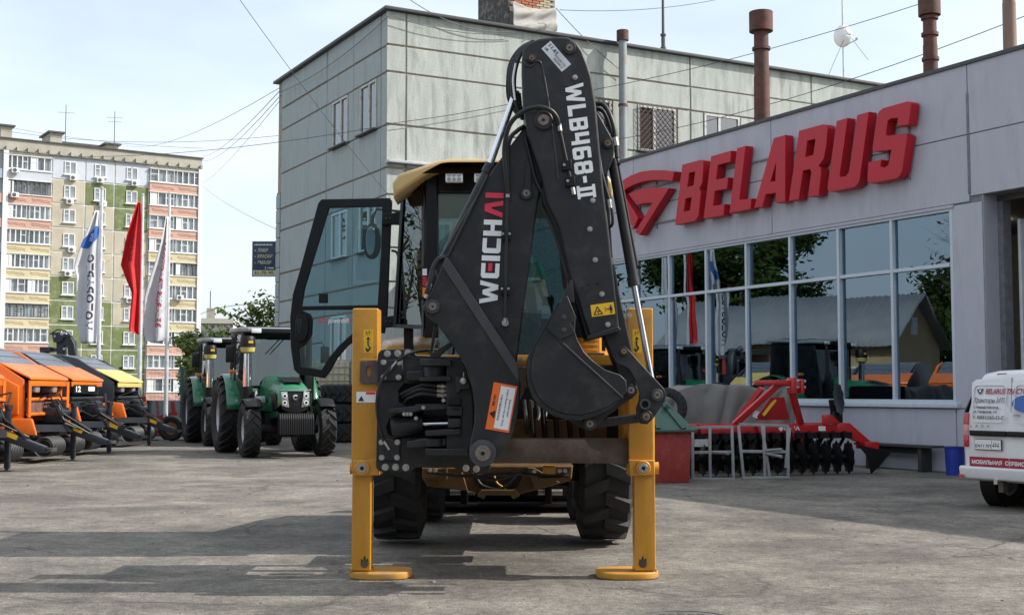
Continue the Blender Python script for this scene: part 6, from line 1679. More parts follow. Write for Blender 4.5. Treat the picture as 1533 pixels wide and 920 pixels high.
# ---- pipes and hoses
pp = rod((759.5, 298), (756, 476), 8.95, 2.6, M_HOSE, 'hydraulic_pipe')
for y in (350, 432):
    x = 759 - (y - 298) * .02
    plate('pipe_clamp', [(x - 6, y - 8), (x + 6, y - 8), (x + 6, y + 8), (x - 6, y + 8)], 8.94, 9.02, M_BLACK, pp, .006)
    for d in (-5, 5): bolt(x + d, y, 1.6, 8.94, pp)
for a in ((760, 291), (756.5, 480)): c = P(a[0], a[1], 8.955); MB().cyl(c + Vector((0, 0, -.022)), c + Vector((0, 0, .022)), .016, n=6).build('fitting', M_STEEL, pp, world=True)
c = P(756.3, 483, 8.97); MB().cyl(c + Vector((0, .05, 0)), c + Vector((0, -.02, 0)), .024, n=12).build('banjo_bolt', M_STEEL, pp, world=True)
hose([(760, 290, 8.955), (757, 255, 8.93), (755, 222, 8.92), (763, 187, 8.88), (783, 167, 8.85), (803, 160.5, 8.84), (822, 164, 8.84), (833, 175, 8.86), (836.5, 188, 8.88)], .017)
p2 = rod((837, 188), (858, 286), 8.885, 2.4, M_HOSE, 'hydraulic_pipe')
for y in (247, 271):
    x = 837 + (y - 188) * .214
    plate('pipe_clamp', [(x - 8, y - 7), (x + 6, y - 8), (x + 6, y + 7), (x - 8, y + 8)], 8.865, 8.9, M_BLACK, p2, .005)
    bolt(x - 5, y, 1.8, 8.865, p2)
for y in (191, 286): c = P(837 + (y - 188) * .214, y, 8.88); MB().cyl(c + Vector((-.004, 0, .025)), c + Vector((.004, 0, -.025)), .016, n=6).build('fitting', M_STEEL, p2, world=True)
hose([(762, 300, 9.0), (760, 232, 9.0), (764, 207, 8.99), (774, 196, 9.0), (785, 189, 9.02)], .016)
for k in range(4):
    d = k * 3.2
    hose([(781 - d * .3, 176, 9.05 + k * .06), (772 - d, 150, 9.02 + k * .07), (770 - d, 118, 9.0 + k * .07), (775 - d, 92, 9.0 + k * .07), (786 - d * .6, 72, 9.0 + k * .07), (800, 62, 9.0 + k * .06)], .015)
hose([(771, 150, 8.97), (768, 120, 8.96), (772, 95, 8.96)], .008, m=M_DECW)
hose([(783, 178, 9.1), (778, 160, 9.12), (776, 140, 9.12)], .02)
hose([(786, 205, 9.0), (794, 235, 8.99), (801, 265, 8.99), (812, 288, 8.98), (826, 306, 8.98)], .014)
hose([(890, 155, 9.1), (903, 157, 9.08), (912, 170, 9.05), (919, 190, 9.02), (922, 210, 9.0), (924, 236, 8.98)], .018)
hose([(890, 162, 9.15), (902, 166, 9.13), (910, 180, 9.12), (918, 206, 9.1)], .016)
hose([(897, 232, 8.94), (901, 258, 8.92), (908, 285, 8.92), (914, 305, 8.92), (917, 325, 8.93), (916, 337, 8.95), (908, 342, 8.98)], .011)
c = P(913, 305, 8.92); MB().cyl(c + Vector((.004, 0, -.03)), c + Vector((-.006, 0, .03)), .016, n=6).build('fitting', M_STEEL, dip, world=True)
c = P(922, 212, 8.99); MB().cyl(c + Vector((.004, 0, -.03)), c + Vector((-.006, 0, .03)), .02, n=6).build('fitting', M_STEEL, dip, world=True)
hose([(668, 385, 9.0), (656, 388, 8.98), (648, 402, 8.97), (643, 425, 8.96), (638, 440, 8.96)], .018)
rod((645, 425), (637, 446), 8.96, 2.6, M_STEEL, 'fitting')
# ---- lettering
wl_, ww = glyph_line('WCICHVI', .12)
o_, r_, u_ = P(744.6, 455, 9.012), P(754.2, 289, 9.012), P(717.2, 454, 9.012)
rv, uv = r_ - o_, u_ - o_
for i, polys in enumerate(wl_):
    pg = []
    for p in polys: pg.append([(a, b) for a, b in p])
    me = curve_mesh(pg, .0)
    for v in me.vertices: v.co = o_ + rv * (v.co.x / ww) + uv * v.co.y
    link('letter', me, M_DECR if i >= 5 else M_DECW, boom, world=True)
ex = sum(GLY[ch][0] + .12 for ch in 'W')
decal_pts = [(ex + .34, .4), (ex + .74, .4), (ex + .74, .62), (ex + .34, .62)]
MB().add([o_ + rv * (a / ww) + uv * b for a, b in decal_pts], [(0, 1, 2, 3)]).build('letter', M_DECR, boom, world=True)
wl_, ww = glyph_line('WLB468-2', .15)
o_, r_, u_ = P(845.6, 127.4, YD - .004), P(865.2, 298.6, YD - .004), P(873, 123.5, YD - .004)
rv, uv = r_ - o_, u_ - o_
for polys in wl_:
    me = curve_mesh(polys, .0)
    for v in me.vertices: v.co = o_ + rv * (v.co.x / ww) + uv * v.co.y
    link('letter', me, M_DECW, dip, world=True)
# ---- stickers
Yd = YD - .003
q = [(824.3, 61.4), (854.9, 96.2), (841.1, 107.7), (810.6, 72.9)]
lb = decal('paper_label', q, Yd, mat('label_paper', (.6, .64, .68), .6, var=.06, scale=20), dip)
def on_quad(q, Y, a, b):
    A, B, C_, D_ = [P(x, y, Y) for x, y in q]
    return A * (1 - a) * (1 - b) + B * a * (1 - b) + C_ * a * b + D_ * (1 - a) * b
def qtext(s, q, Y, a0, a1, b0, b1, m, parent, name='lettering', bold=.02):
    """text in a quad: a along its first edge, b across (b0 = text top)"""
    o = on_quad(q, Y, a0, b1); return text(name, s, o, on_quad(q, Y, a1, b1) - o, on_quad(q, Y, a0, b0) - o, m, parent, world=True, bold=bold)
qtext('11.61', q, Yd - .003, .08, .45, .12, .42, M_DECK, lb); qtext('LM.', q, Yd - .003, .06, .2, .6, .8, M_DECK, lb)
qtext('MWH JNK HNX', q, Yd - .003, .45, .95, .4, .62, M_DECK, lb, bold=.0); qtext('NXEZWN 74', q, Yd - .003, .5, .92, .66, .86, M_DECK, lb, bold=.0)
q = [(883.9, 456.5), (918.5, 451.8), (921.1, 469.5), (886.2, 474.2)]
lb = decal('warning_sticker', q, Yd, M_DECY, dip)
tri = [on_quad(q, Yd - .003, a, b) for a, b in ((.08, .88), (.5, .88), (.28, .14))]; MB().add(tri, [(0, 1, 2)]).build('triangle', M_DECK, lb, world=True)
tri = [on_quad(q, Yd - .005, a, b) for a, b in ((.16, .8), (.42, .8), (.28, .34))]; MB().add(tri, [(0, 1, 2)]).build('triangle_fill', M_DECY, lb, world=True)
def strip(q, Y, a0, b0, a1, b1, m, parent, name='mark'):
    return MB().add([on_quad(q, Y, a0, b0), on_quad(q, Y, a1, b0), on_quad(q, Y, a1, b1), on_quad(q, Y, a0, b1)], [(0, 1, 2, 3)]).build(name, m, parent, world=True)
for a in ((.24, .55, .36, .66), (.27, .62, .31, .76), (.82, .2, .88, .34), (.79, .36, .91, .66), (.81, .66, .84, .9), (.86, .66, .89, .9), (.66, .46, .77, .54), (.6, .3, .62, .7)): strip(q, Yd - .005, a[0], a[1], a[2], a[3], M_DECK, lb)
q = [(739.3, 571.4), (774.6, 578), (762.1, 647.5), (726.6, 641.4)]; Yb = YBm - .004
lb = decal('warning_sticker', q, Yb, M_DECO, ban)
strip(q, Yb - .003, .33, .05, .94, .95, M_DECW, lb, 'white_field')
tri = [on_quad(q, Yb - .003, a, b) for a, b in ((.04, .66), (.28, .58), (.28, .76))]; MB().add(tri, [(0, 1, 2)]).build('triangle', M_DECK, lb, world=True)
def vtext(s, a0, a1, b0, b1, bold=.01):   # letters running up the sticker
    o = on_quad(q, Yb - .006, a1, b1); return text('lettering', s, o, on_quad(q, Yb - .006, a1, b0) - o, on_quad(q, Yb - .006, a0, b1) - o, M_FK, lb, world=True, bold=bold)
vtext('作业半径内禁止站人', .38, .48, .22, .78); vtext('Keep off the working radius', .6, .69, .1, .88); vtext('while operating', .76, .85, .3, .68); vtext('警告', .1, .2, .25, .5)

# ---- bucket
YK0, YK1 = 8.78, 9.42
side = z3([(262, 200), (225, 270), (165, 370), (140, 445), (132, 520), (140, 585), (165, 650), (210, 705), (270, 745), (340, 766), (420, 771), (500, 752), (590, 715), (655, 672), (688, 632), (680, 572), (645, 538), (560, 510), (490, 460), (440, 410), (402, 340), (386, 290), (390, 205), (330, 100)])
bk = plate('bucket', side, YK0, YK0 + .025, M_GREY, bl, .006)
sb_ = z3([(262, 200), (225, 270), (165, 370), (140, 445), (132, 520), (140, 585), (165, 650), (210, 705), (270, 745), (340, 766), (420, 771), (500, 752), (590, 715), (655, 672), (688, 632), (680, 572), (645, 538), (560, 510), (490, 460), (440, 410), (402, 340), (386, 290), (390, 205), (330, 100)])
wsd = [P(a, b, YK0) for a, b in sb_]
far = MB().prism([p + Vector((0, YK1 - YK0 - .025, 0)) for p in wsd], (0, .025, 0)).build('bucket_side', M_GREY, bk, world=True)
inner = [(300, 130), (225, 270), (165, 370), (140, 445), (132, 520), (140, 585), (165, 650), (210, 705), (270, 745), (340, 766), (420, 771), (500, 752), (590, 715), (655, 672)]
outer = [(600, 730), (500, 778), (420, 800), (340, 797), (262, 775), (192, 728), (143, 668), (116, 592), (107, 520), (116, 440), (145, 362), (210, 262), (292, 120)]
sh_ = [P(a, b, YK0) for a, b in z3(inner + outer)]
MB().prism([p + Vector((0, .012, 0)) for p in sh_], (0, YK1 - YK0 - .024, 0)).build('bucket_shell', M_GREY, bk, world=True, bevel=.004)
# raised rim ridge on the near side
plate('side_rib', z3([(222, 268), (300, 335), (430, 455), (560, 572), (664, 668), (656, 676), (548, 580), (420, 466), (292, 347), (222, 278)]), YK0 - .008, YK0 + .01, M_GREY, bk, .003)
# teeth and side cutter
for y in (YK0 - .012, YK0 + .28, YK1 - .07):
    w = z3([(258, 205), (300, 128), (330, 60), (362, -6), (371, -4), (377, 40), (384, 130), (350, 120), (325, 100), (285, 190)])
    pts = [P(a, b, YK0) for a, b in w]; MB().prism([p + Vector((0, y - YK0, 0)) for p in pts], (0, .085, 0)).build('tooth', M_GREY, bk, world=True, bevel=.006)
plate('side_cutter', z3([(330, 85), (345, 90), (385, 190), (395, 215), (362, 245), (388, 300), (300, 340), (222, 272), (262, 200)]), YK0 - .016, YK0 + .004, M_GREY, bk, .004)
for a in z3([(322, 208), (322, 283)]): bolt(a[0], a[1], 3.6, YK0 - .016, bk, M_GREY2)
for y0, y1 in ((8.93, 8.96), (9.24, 9.27)):
    plate('hinge_ear', z3([(180, 700), (300, 770), (430, 800), (600, 720), (690, 640), (680, 600), (712, 590), (742, 610), (744, 645), (720, 668), (560, 785), (505, 845), (470, 862), (435, 850), (330, 790), (230, 745)]), y0, y1, M_GREY, bk, .004)
a = z3([(706, 628), (470, 820), (665, 405), (856, 655), (793, 779), (787, 708)])
pin(*a[0], 9, 8.9, bk); pin(*a[1], 9.5, 8.9, bk)
lk = z3([(622, 410), (640, 385), (668, 378), (692, 392), (760, 470), (895, 615), (912, 650), (905, 690), (830, 798), (800, 824), (765, 820), (742, 795), (738, 730), (752, 690), (758, 645), (745, 590), (700, 510), (670, 490), (632, 480), (612, 455)])
for y0, y1 in ((8.87, 8.9), (9.3, 9.33)):
    lko = plate('tipping_link', lk, y0, y1, M_GREY, bl, .005)
    if y0 < 9: pin(*a[2], 7, y0, lko, inner=M_PIN); pin(*a[3], 9, y0, lko, collar=M_GREY2); pin(*a[4], 9.5, y0, lko, inner=M_PIN)
c = P(*a[5], 8.86); MB().lathe([(-.03, .024), (-.03, .038), (.03, .038), (.03, .024)], c, 'Y', 24).build('bush', M_GREY2, lko, world=True)
MB().cyl(c + Vector((0, .0, 0)), c + Vector((0, .01, 0)), .026, n=16).build('bush_hole', M_BLACK, lko, world=True)
plate('bucket_link', z3([(470, 795), (560, 790), (745, 765), (800, 760), (800, 800), (750, 815), (560, 838), (480, 850)]), 9.0, 9.2, M_GREY, bl, .006)
rod((881, 634), (881.2, 634), 8.9, 6, M_GREY, 'hinge_pin', bk, 16, 9.3)

# ---- swing carriage, kingpost, swing cylinder
YC = 9.46
def z9(l): return [(540 + x / 4.6, 510 + y / 4.6) for x, y in l]
cp = plate('carriage_plate', [z9([(115, 110), (120, 85), (135, 65), (160, 57), (335, 55), (365, 70), (385, 98), (480, 104), (760, 108), (770, 400), (778, 700), (900, 860), (880, 905), (690, 903), (640, 872), (380, 872), (335, 905), (130, 897), (108, 875), (105, 850)]),
    z9([(262, 340), (300, 295), (590, 295), (590, 440), (300, 440), (265, 420)]), z9([(180, 590), (200, 540), (240, 515), (590, 515), (590, 662), (230, 662), (190, 640)])], YC, YC + .07, M_GREY, bl, .008)
for a in z9([(184, 88), (256, 86), (325, 84), (169, 868), (240, 868), (311, 870), (725, 875), (797, 880)]): bolt(a[0], a[1], 4.2, YC, cp)
for (x0, y0, x1, y1), bb in (((130, 128, 290, 275), [(158, 147), (265, 150), (158, 250), (260, 250)]), ((128, 672, 270, 822), [(143, 697), (253, 697), (145, 802), (250, 802)])):
    sq = plate('clamp_plate', z9([(x0, y0), (x1, y0), (x1, y1), (x0, y1)]), YC - .03, YC + .01, M_GREY, cp, .008)
    for a in z9(bb): bolt(a[0], a[1], 3.4, YC - .03, sq)
MB().b2((P(575, 600, 9.6).x, 9.60, P(575, 660, 9.6).z), (P(740, 600, 9.6).x, 9.63, P(575, 560, 9.6).z)).build('back_shield', M_BLACK, cp, world=True)
kp = plate('kingpost', z9([(590, 120), (690, 130), (722, 180), (765, 330), (775, 420), (778, 560), (772, 640), (755, 760), (700, 780), (660, 790), (590, 800), (590, 610), (690, 600), (690, 520), (590, 510)]), 9.22, 9.47, M_GREY, bl, .008)
plate('upper_bracket', z9([(410, 122), (600, 122), (625, 135), (625, 172), (410, 172)]), 9.16, 9.46, M_GREY, kp, .008)
plate('upper_arm', z9([(405, 255), (440, 248), (620, 240), (625, 275), (405, 278)]), 9.18, 9.46, M_GREY, kp, .006)
plate('eye_block', z9([(318, 210), (435, 205), (438, 262), (420, 275), (318, 275)]), 9.28, 9.46, M_GREY, kp, .01)
c = P(651, 549, 9.3); MB().cyl(c, P(651, 563.5, 9.3), .085, n=26).build('pivot_drum', M_GREY, kp, world=True)
plate('lower_bracket', z9([(445, 620), (600, 608), (690, 606), (690, 645), (445, 655)]), 9.18, 9.46, M_GREY, kp, .006)
plate('lower_arm', z9([(320, 690), (430, 670), (590, 668), (590, 722), (440, 730), (320, 738)]), 9.24, 9.46, M_GREY, kp, .008)
plate('lower_bracket', z9([(445, 740), (665, 740), (740, 730), (740, 790), (590, 790), (445, 792)]), 9.18, 9.46, M_GREY, kp, .008)
c = P(651, 656, 9.3); MB().cyl(c, P(651, 667, 9.3), .085, n=26).build('pivot_drum', M_GREY, kp, world=True)
plate('middle_arm', z9([(195, 470), (240, 462), (370, 450), (380, 435), (590, 432), (595, 470), (400, 480), (370, 490), (200, 498)]), 9.26, 9.47, M_GREY, kp, .006)
plate('valve_block', z9([(600, 395), (690, 395), (690, 440), (600, 440)]), 9.18, 9.4, M_BLACK, kp, .006)
plate('slot_block', z9([(600, 450), (700, 450), (700, 515), (600, 515)]), 9.19, 9.4, M_GREY, kp, .006); plate('slot', z9([(628, 455), (678, 455), (678, 478), (628, 478)]), 9.186, 9.2, M_BLACK, kp, .002)
plate('side_plate', z9([(655, 245), (690, 245), (700, 270), (745, 275), (755, 330), (690, 335), (680, 355), (655, 355)]), 9.15, 9.3, M_GREY, kp, .006)
a = z9([(709, 275)])[0]; c = P(a[0], a[1], 9.15); MB().add(*(lambda m: (m.v, m.f))(MB().lathe([(-.045, .001), (-.04, .02), (-.02, .03), (0, .03), (.02, .02), (.02, .001)], c, 'Y', 16))).build('ball_knob', M_STEEL, kp, world=True)
MB().cyl(c, P(a[0], a[1] - 13, 9.13), .006, n=6).build('lever', M_STEEL, kp, world=True)
rod(z9([(215, 600)])[0], z9([(400, 572)])[0], 9.42, 15, M_GREY, 'swing_cylinder', kp, 26)
rod(z9([(395, 573)])[0], z9([(430, 572)])[0], 9.41, 17, M_BLACK, 'cylinder_gland', kp, 26)
rod(z9([(428, 572)])[0], z9([(600, 568)])[0], 9.41, 5, M_CHROME, 'swing_rod', kp, 20)
plate('rod_clevis', z9([(600, 532), (695, 530), (695, 600), (600, 602)]), 9.2, 9.42, M_GREY, kp, .015)
for k in range(3):
    z = 305 + k * 33
    h = [z9([(420 - 25 * (k > 0), z)])[0], z9([(450, z - 6)])[0], z9([(525, z + 2)])[0]]
    hose([(596 + 6 * k, 592 + 3 * k, 9.5), (h[0][0], h[0][1], 9.36), (h[1][0], h[1][1], 9.33), (h[2][0], h[2][1], 9.33)], .02, kp)
    A = P(*h[2], 9.33); B = P(*z9([(592, z + 3)])[0], 9.33); MB().cyl(A, B, .016, n=8).cyl(A.lerp(B, .45), A.lerp(B, .75), .023, n=6).build('fitting', M_STEEL, kp, world=True)
hose([(606, 604, 9.45), (612, 596, 9.4), (628, 592, 9.38), (640, 594, 9.38)], .014, kp)
for a in z9([(571, 409), (525, 130), (432, 458), (381, 532), (300, 503), (322, 503), (345, 503)]): bolt(a[0], a[1], 2.4, 9.25, kp, M_STEEL)
hose([(590, 545, 9.42), (578, 558, 9.4), (567, 580, 9.4), (564, 605, 9.4), (567, 635, 9.4), (575, 660, 9.41)], .011, cp)
hose([(594, 541, 9.42), (604, 534, 9.4), (620, 527, 9.4), (640, 524, 9.42), (655, 523, 9.45)], .011, cp)
rod((575, 563), (594, 541), 9.41, 2.0, M_STEEL, 'cable_fitting', cp); rod((575, 660), (583, 673), 9.41, 2.2, M_STEEL, 'cable_fitting', cp)
rod((645, 530), (652, 488), 9.4, 2.4, M_BLACK, 'latch_rod'); plate('latch_bracket', [(643, 530), (668, 515), (685, 505), (687, 510), (668, 524), (655, 536), (645, 536)], 9.2, 9.26, M_GREY, bl, .004)

# ---- rear frame: rails, back plate
rr_ = MB().b2((P(556, 0, 9.6).x, 9.6, P(0, 693, 9.6).z), (P(952, 0, 9.6).x, 9.68, P(0, 656, 9.6).z)).build('lower_rail', M_RUST, bl, world=True, bevel=.006)
MB().b2((P(556, 0, 9.6).x, 9.6, P(0, 546, 9.6).z), (P(952, 0, 9.6).x, 9.68, P(0, 531, 9.6).z)).build('upper_rail', M_YEL, bl, world=True, bevel=.006)
bolt(781, 538, 3, 9.6, rr_)
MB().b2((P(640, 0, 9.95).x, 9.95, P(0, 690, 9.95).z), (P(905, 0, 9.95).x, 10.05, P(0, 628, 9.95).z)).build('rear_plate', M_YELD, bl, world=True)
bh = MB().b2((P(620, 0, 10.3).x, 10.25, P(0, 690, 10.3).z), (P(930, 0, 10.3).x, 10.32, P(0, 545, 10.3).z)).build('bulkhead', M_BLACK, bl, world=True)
plate('brown_bracket', [(775, 548), (800, 548), (798, 575), (786, 580), (778, 600)], 9.75, 9.85, M_RUST, bh, .006)
plate('brown_bracket', [(880, 528), (905, 528), (905, 560), (884, 560)], 9.75, 9.85, M_RUST, bh, .006)
for k in range(4): hose([(785 + 9 * k, 600, 10.2), (787 + 10 * k, 620, 9.95 + .04 * k), (790 + 6 * k, 640, 9.9 + .04 * k), (792 + 9 * k, 660, 10.1)], .016, bh)
for px in (560, 945): MB().b2((P(px - 14, 0, 9.7).x, 9.685, P(0, 690, 9.7).z), (P(px + 14, 0, 9.7).x, 10.3, P(0, 535, 9.7).z)).build('frame_box', M_YEL, bl, world=True, bevel=.01)
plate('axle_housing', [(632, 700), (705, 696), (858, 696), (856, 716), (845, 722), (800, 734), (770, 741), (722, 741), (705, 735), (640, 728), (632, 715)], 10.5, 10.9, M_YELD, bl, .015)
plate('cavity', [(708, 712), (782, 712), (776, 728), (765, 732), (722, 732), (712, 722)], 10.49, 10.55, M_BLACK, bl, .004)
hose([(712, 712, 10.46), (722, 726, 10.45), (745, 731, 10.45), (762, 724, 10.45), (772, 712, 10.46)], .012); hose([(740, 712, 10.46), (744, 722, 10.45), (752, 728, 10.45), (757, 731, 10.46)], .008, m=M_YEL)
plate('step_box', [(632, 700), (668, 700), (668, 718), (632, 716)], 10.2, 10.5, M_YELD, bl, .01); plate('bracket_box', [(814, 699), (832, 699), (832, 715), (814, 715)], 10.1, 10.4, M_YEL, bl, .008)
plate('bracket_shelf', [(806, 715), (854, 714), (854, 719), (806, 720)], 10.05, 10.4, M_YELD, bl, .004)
for a in ((644, 703), (652, 703), (838, 704), (846, 704), (800, 705)): bolt(a[0], a[1], 2.6, 10.1, rr_)
MB().b2((MX - .4, 10.95, .62), (MX + .4, 14.3, .95)).build('chassis', M_BLACK, bl, world=True, bevel=.02)
MB().cyl((MX - .75, 11.9, .72), (MX + .75, 11.9, .72), .16, n=18).build('rear_axle', M_BLACK, bl, world=True)

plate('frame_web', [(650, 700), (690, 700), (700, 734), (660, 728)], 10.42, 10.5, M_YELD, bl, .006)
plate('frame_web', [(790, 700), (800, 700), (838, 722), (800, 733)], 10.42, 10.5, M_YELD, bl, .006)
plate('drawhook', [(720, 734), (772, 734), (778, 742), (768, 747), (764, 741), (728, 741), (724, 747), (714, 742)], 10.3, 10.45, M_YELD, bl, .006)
for x in (795, 812, 830, 850, 868): MB().bar(P(x, 600, 9.9), P(x + 4, 655, 9.88), .03, .03).build('darkening_strut', M_BLACK, bl, world=True)  # black bars added to darken the gap in front of the yellow plate
hose([(640, 706, 10.15), (700, 712, 10.1), (760, 708, 10.1), (830, 712, 10.1), (850, 704, 10.2)], .014)
hose([(700, 702, 10.1), (720, 716, 10.05), (750, 716, 10.05), (790, 702, 10.1)], .012)

# ---- stabilisers
for sx in (-1, 1):
    f = (lambda l: l) if sx < 0 else (lambda l: [(x + 0, y) for x, y in l])
    if sx < 0: X0, X1, I0, I1, pc = 531.5, 569.5, 533, 561, 571
    else: X0, X1, I0, I1, pc = 937.5, 974, 945, 975.5, 938.5
    tub = MB().b2((P(X0, 0, 9.55).x, 9.55, P(0, 706, 9.55).z), (P(X1, 0, 9.55).x, 9.78, P(0, 461, 9.55).z)).build('stabiliser_housing', M_YEL, bl, world=True, bevel=.014, segs=3)
    leg = MB().b2((P(I0, 0, 9.575).x, 9.575, .065), (P(I1, 0, 9.575).x, 9.75, P(0, 560, 9.575).z)).build('stabiliser_leg', M_YELLEG, bl, world=True, bevel=.012, segs=3)
    cx = (X0 + X1) / 2 + (-2 if sx < 0 else 6); col = plate('collar', [(cx - 20, 688), (cx + 18, 688), (cx + 19, 711), (cx - 19, 712)], 9.52, 9.8, M_YEL, bl, .008)
    cc = P(cx - 6 if sx < 0 else cx + 1, 700, 9.52)
    MB().lathe([(0, .001), (0, .055), (-.02, .055), (-.024, .05), (-.024, .001)], cc, 'Y', 24).build('collar_boss', M_YEL, col, world=True)
    ds = MB().lathe([(-.022, .001), (-.022, .038), (-.03, .034), (-.03, .001)], cc, 'Y', 20).build('boss_disc', M_STEEL, col, world=True)
    MB().box(cc + Vector((0, -.031, 0)), (.026, .004, .026), Matrix.Rotation(R(20), 3, 'Y')).build('square_hole', M_BLACK, ds, world=True)
    for dx in (-20, 20): c2 = P(cx + dx, 700, 9.64); MB().cyl(c2 + Vector((-.02, 0, 0)), c2 + Vector((.02, 0, 0)), .045, n=16).build('side_boss', M_YEL, col, world=True)
    pcx = P(pc, 861, 9.72).x; h = .235
    pts = []
    for k in range(40):
        a = 2 * math.pi * k / 40; ca, sa = math.cos(a), math.sin(a)
        pts.append((pcx + h * math.copysign(abs(ca) ** .7, ca), 9.72 + .2 * math.copysign(abs(sa) ** .7, sa), .0))
    pad = MB().prism(pts, (0, 0, .055)).build('pad', M_PAD, bl, world=True, bevel=.02, segs=3)
    lx = (P(I0, 0, 9.6).x + P(I1, 0, 9.6).x) / 2
    MB().b2((lx - .085, 9.6, .05), (lx + .085, 9.73, .075)).build('pad_hinge', M_YEL, pad, world=True)
    cs = P((I0 + I1) / 2 + (-1 if sx < 0 else 2), 843, 9.575); MB().cyl(cs, cs + Vector((0, -.006, 0)), .03, n=18).build('pin_head', M_RUST, leg, world=True)
    MB().prism([cs + Vector((dx * .03, .0, dz * .03)) for dx, dz in ((-1, 0), (-.8, 1.2), (-.4, .7), (0, 2.1), (.3, .8), (.8, 1.4), (1, 0))], (0, -.0025, 0)).build('grease_stain', M_BLACK, leg, world=True)
    # stickers
    hx0, hx1 = (544.5, 558) if sx < 0 else (947, 960)
    hk = decal('lifting_sticker', [(hx0, 493), (hx1, 493), (hx1, 528), (hx0, 528)], 9.547, M_DECY, tub)
    hose([((hx0 + hx1) / 2, 509, 9.543), ((hx0 + hx1) / 2, 515, 9.543), (hx1 - 4, 520, 9.543), ((hx0 + hx1) / 2 - 1, 525, 9.543), (hx0 + 3.5, 521, 9.543)], .006, hk, M_DECK, 'hook_mark')
    MB().add([P((hx0 + hx1) / 2 - 3, 508, 9.543), P((hx0 + hx1) / 2 + 3, 508, 9.543), P((hx0 + hx1) / 2, 503.5, 9.543)], [(0, 1, 2)]).build('arrow_mark', M_DECK, hk, world=True)
    qd = [(hx0 + 3, 496), (hx1 - 3, 496), (hx1 - 3, 501), (hx0 + 3, 501)]; text('mark', '5T', P(hx0 + 3, 501, 9.543), P(hx1 - 3, 501, 9.543) - P(hx0 + 3, 501, 9.543), P(hx0 + 3, 496, 9.543) - P(hx0 + 3, 501, 9.543), M_DECK, hk, world=True)
    if sx < 0:
        w = decal('small_sticker', [(533.5, 586), (562, 586), (562, 602), (533.5, 602)], 9.547, M_DECW, tub); decal('red_band', [(548, 586.3), (561.7, 586.3), (561.7, 590), (548, 590)], 9.543, M_DECR, w)
        MB().add([P(536, 600, 9.543), P(545, 600, 9.543), P(541, 592, 9.543)], [(0, 1, 2)]).build('mark', M_FK, w, world=True)
        plate('lashing_eye', [[(539, 540), (562, 539), (568, 542), (568, 573), (541, 574), (538, 570)], [(548, 551), (551, 548), (555, 551), (555, 560), (551, 564), (548, 560)]], 9.52, 9.55, M_RUST, tub, .004)
        plate('eye_recess', [(538, 537), (570, 537), (570, 575), (538, 575)], 9.545, 9.56, M_YEL, tub, .004)

# ---- rear and front wheels
LT = set_m(tyre_mesh(.70, .48, .33, 15, .05, 'r4'), M_TYRE); LR = set_m(rim_mesh(.33, .44), M_YEL)
LF = set_m(tyre_mesh(.46, .34, .23, 16, .03, 'r4'), M_TYRE); LFR = set_m(rim_mesh(.23, .3), M_YEL)
for px in (597, 902):
    w = inst('rear_wheel', LR, bl, (P(px, 780, 11.9).x - MX, .4, .73)); inst('tyre', LT, w)
for s in (-1, 1):
    w = inst('front_wheel', LFR, bl, (s * .84, 2.35, .47)); inst('tyre', LF, w)
MB().cyl((-.7, 2.35, .47), (.7, 2.35, .47), .1, n=14).build('front_axle', M_BLACK, bl)
# ---- fenders, hood, loader arms, front bucket (local coordinates, x from the machine's centre, y from 11.5)
for s in (-1, 1):
    def fnf(u, v):
        a = R(20) + R(145) * u; r = .8; w = .5
        y = .42 - r * math.cos(a) * 1.02; z = 1.02 + .86 * math.sin(a) ** .6
        return (s * (.62 + w * v - .02 * math.sin(math.pi * v)), y, z + .03 * math.sin(math.pi * v))
    fo = MB().grid(fnf, 18, 5).build('rear_fender', M_YEL, bl, angle=50); q = fo.modifiers.new('t', 'SOLIDIFY'); q.thickness = .03
    MB().b2((s * .55, -.62, 1.35), (s * .95, -.3, 1.62)).build('fender_box', M_YEL, bl, bevel=.05, segs=3)
    arm = MB().prism([(s * .68, .9, 1.55), (s * .68, 1.6, 1.75), (s * .68, 2.9, 1.0), (s * .68, 3.1, .5), (s * .68, 2.9, .42), (s * .68, 2.55, .85), (s * .68, 1.4, 1.45), (s * .68, .9, 1.35)], (-s * .11, 0, 0)).build('loader_arm', M_YEL, bl, bevel=.012)
    MB().prism([(s * .52, 3.0, .12), (s * .52, 3.0, .75), (s * .52, 3.25, .75), (s * .52, 3.25, .08)], (-s * .08, 0, 0)).build('bucket_bracket', M_BLACK, bl, bevel=.01)
    for z in (.25, .55): MB().cyl((s * .36, 3.08, z), (s * .64, 3.08, z), .035, n=12).build('bracket_pin', M_STEEL, bl)
lv = MB().b2((.52, -.3, 1.7), (.86, .3, 2.02)).build('side_tank', M_YEL, bl, bevel=.05, segs=3)
for k in range(6): MB().b2((.66, -.312, 1.75 + k * .045), (.82, -.298, 1.775 + k * .045)).build('louvre', M_YEL, lv, bevel=.004)
MB().prism([(-.5, 1.15, 1.0), (-.5, 1.15, 2.05), (-.5, 2.4, 1.85), (-.5, 2.9, 1.65), (-.5, 2.95, .95)], (1.0, 0, 0)).build('hood', M_YEL, bl, bevel=.06, segs=3)
fbk = MB()
prof = [(3.25, .78), (3.2, .5), (3.22, .2), (3.35, .04), (3.95, .015), (3.95, .045), (3.38, .08), (3.27, .22), (3.25, .5), (3.3, .78)]
fbk.prism([(-1.13, y, z) for y, z in prof], (2.26, 0, 0)).build('front_bucket', M_BLACK, bl, bevel=.006)
for s in (-1, 1): MB().prism([(s * 1.13, 3.25, .78), (s * 1.13, 3.22, .2), (s * 1.13, 3.35, .04), (s * 1.13, 3.95, .02), (s * 1.13, 3.5, .7)], (s * .025, 0, 0)).build('front_bucket_side', M_BLACK, bl)
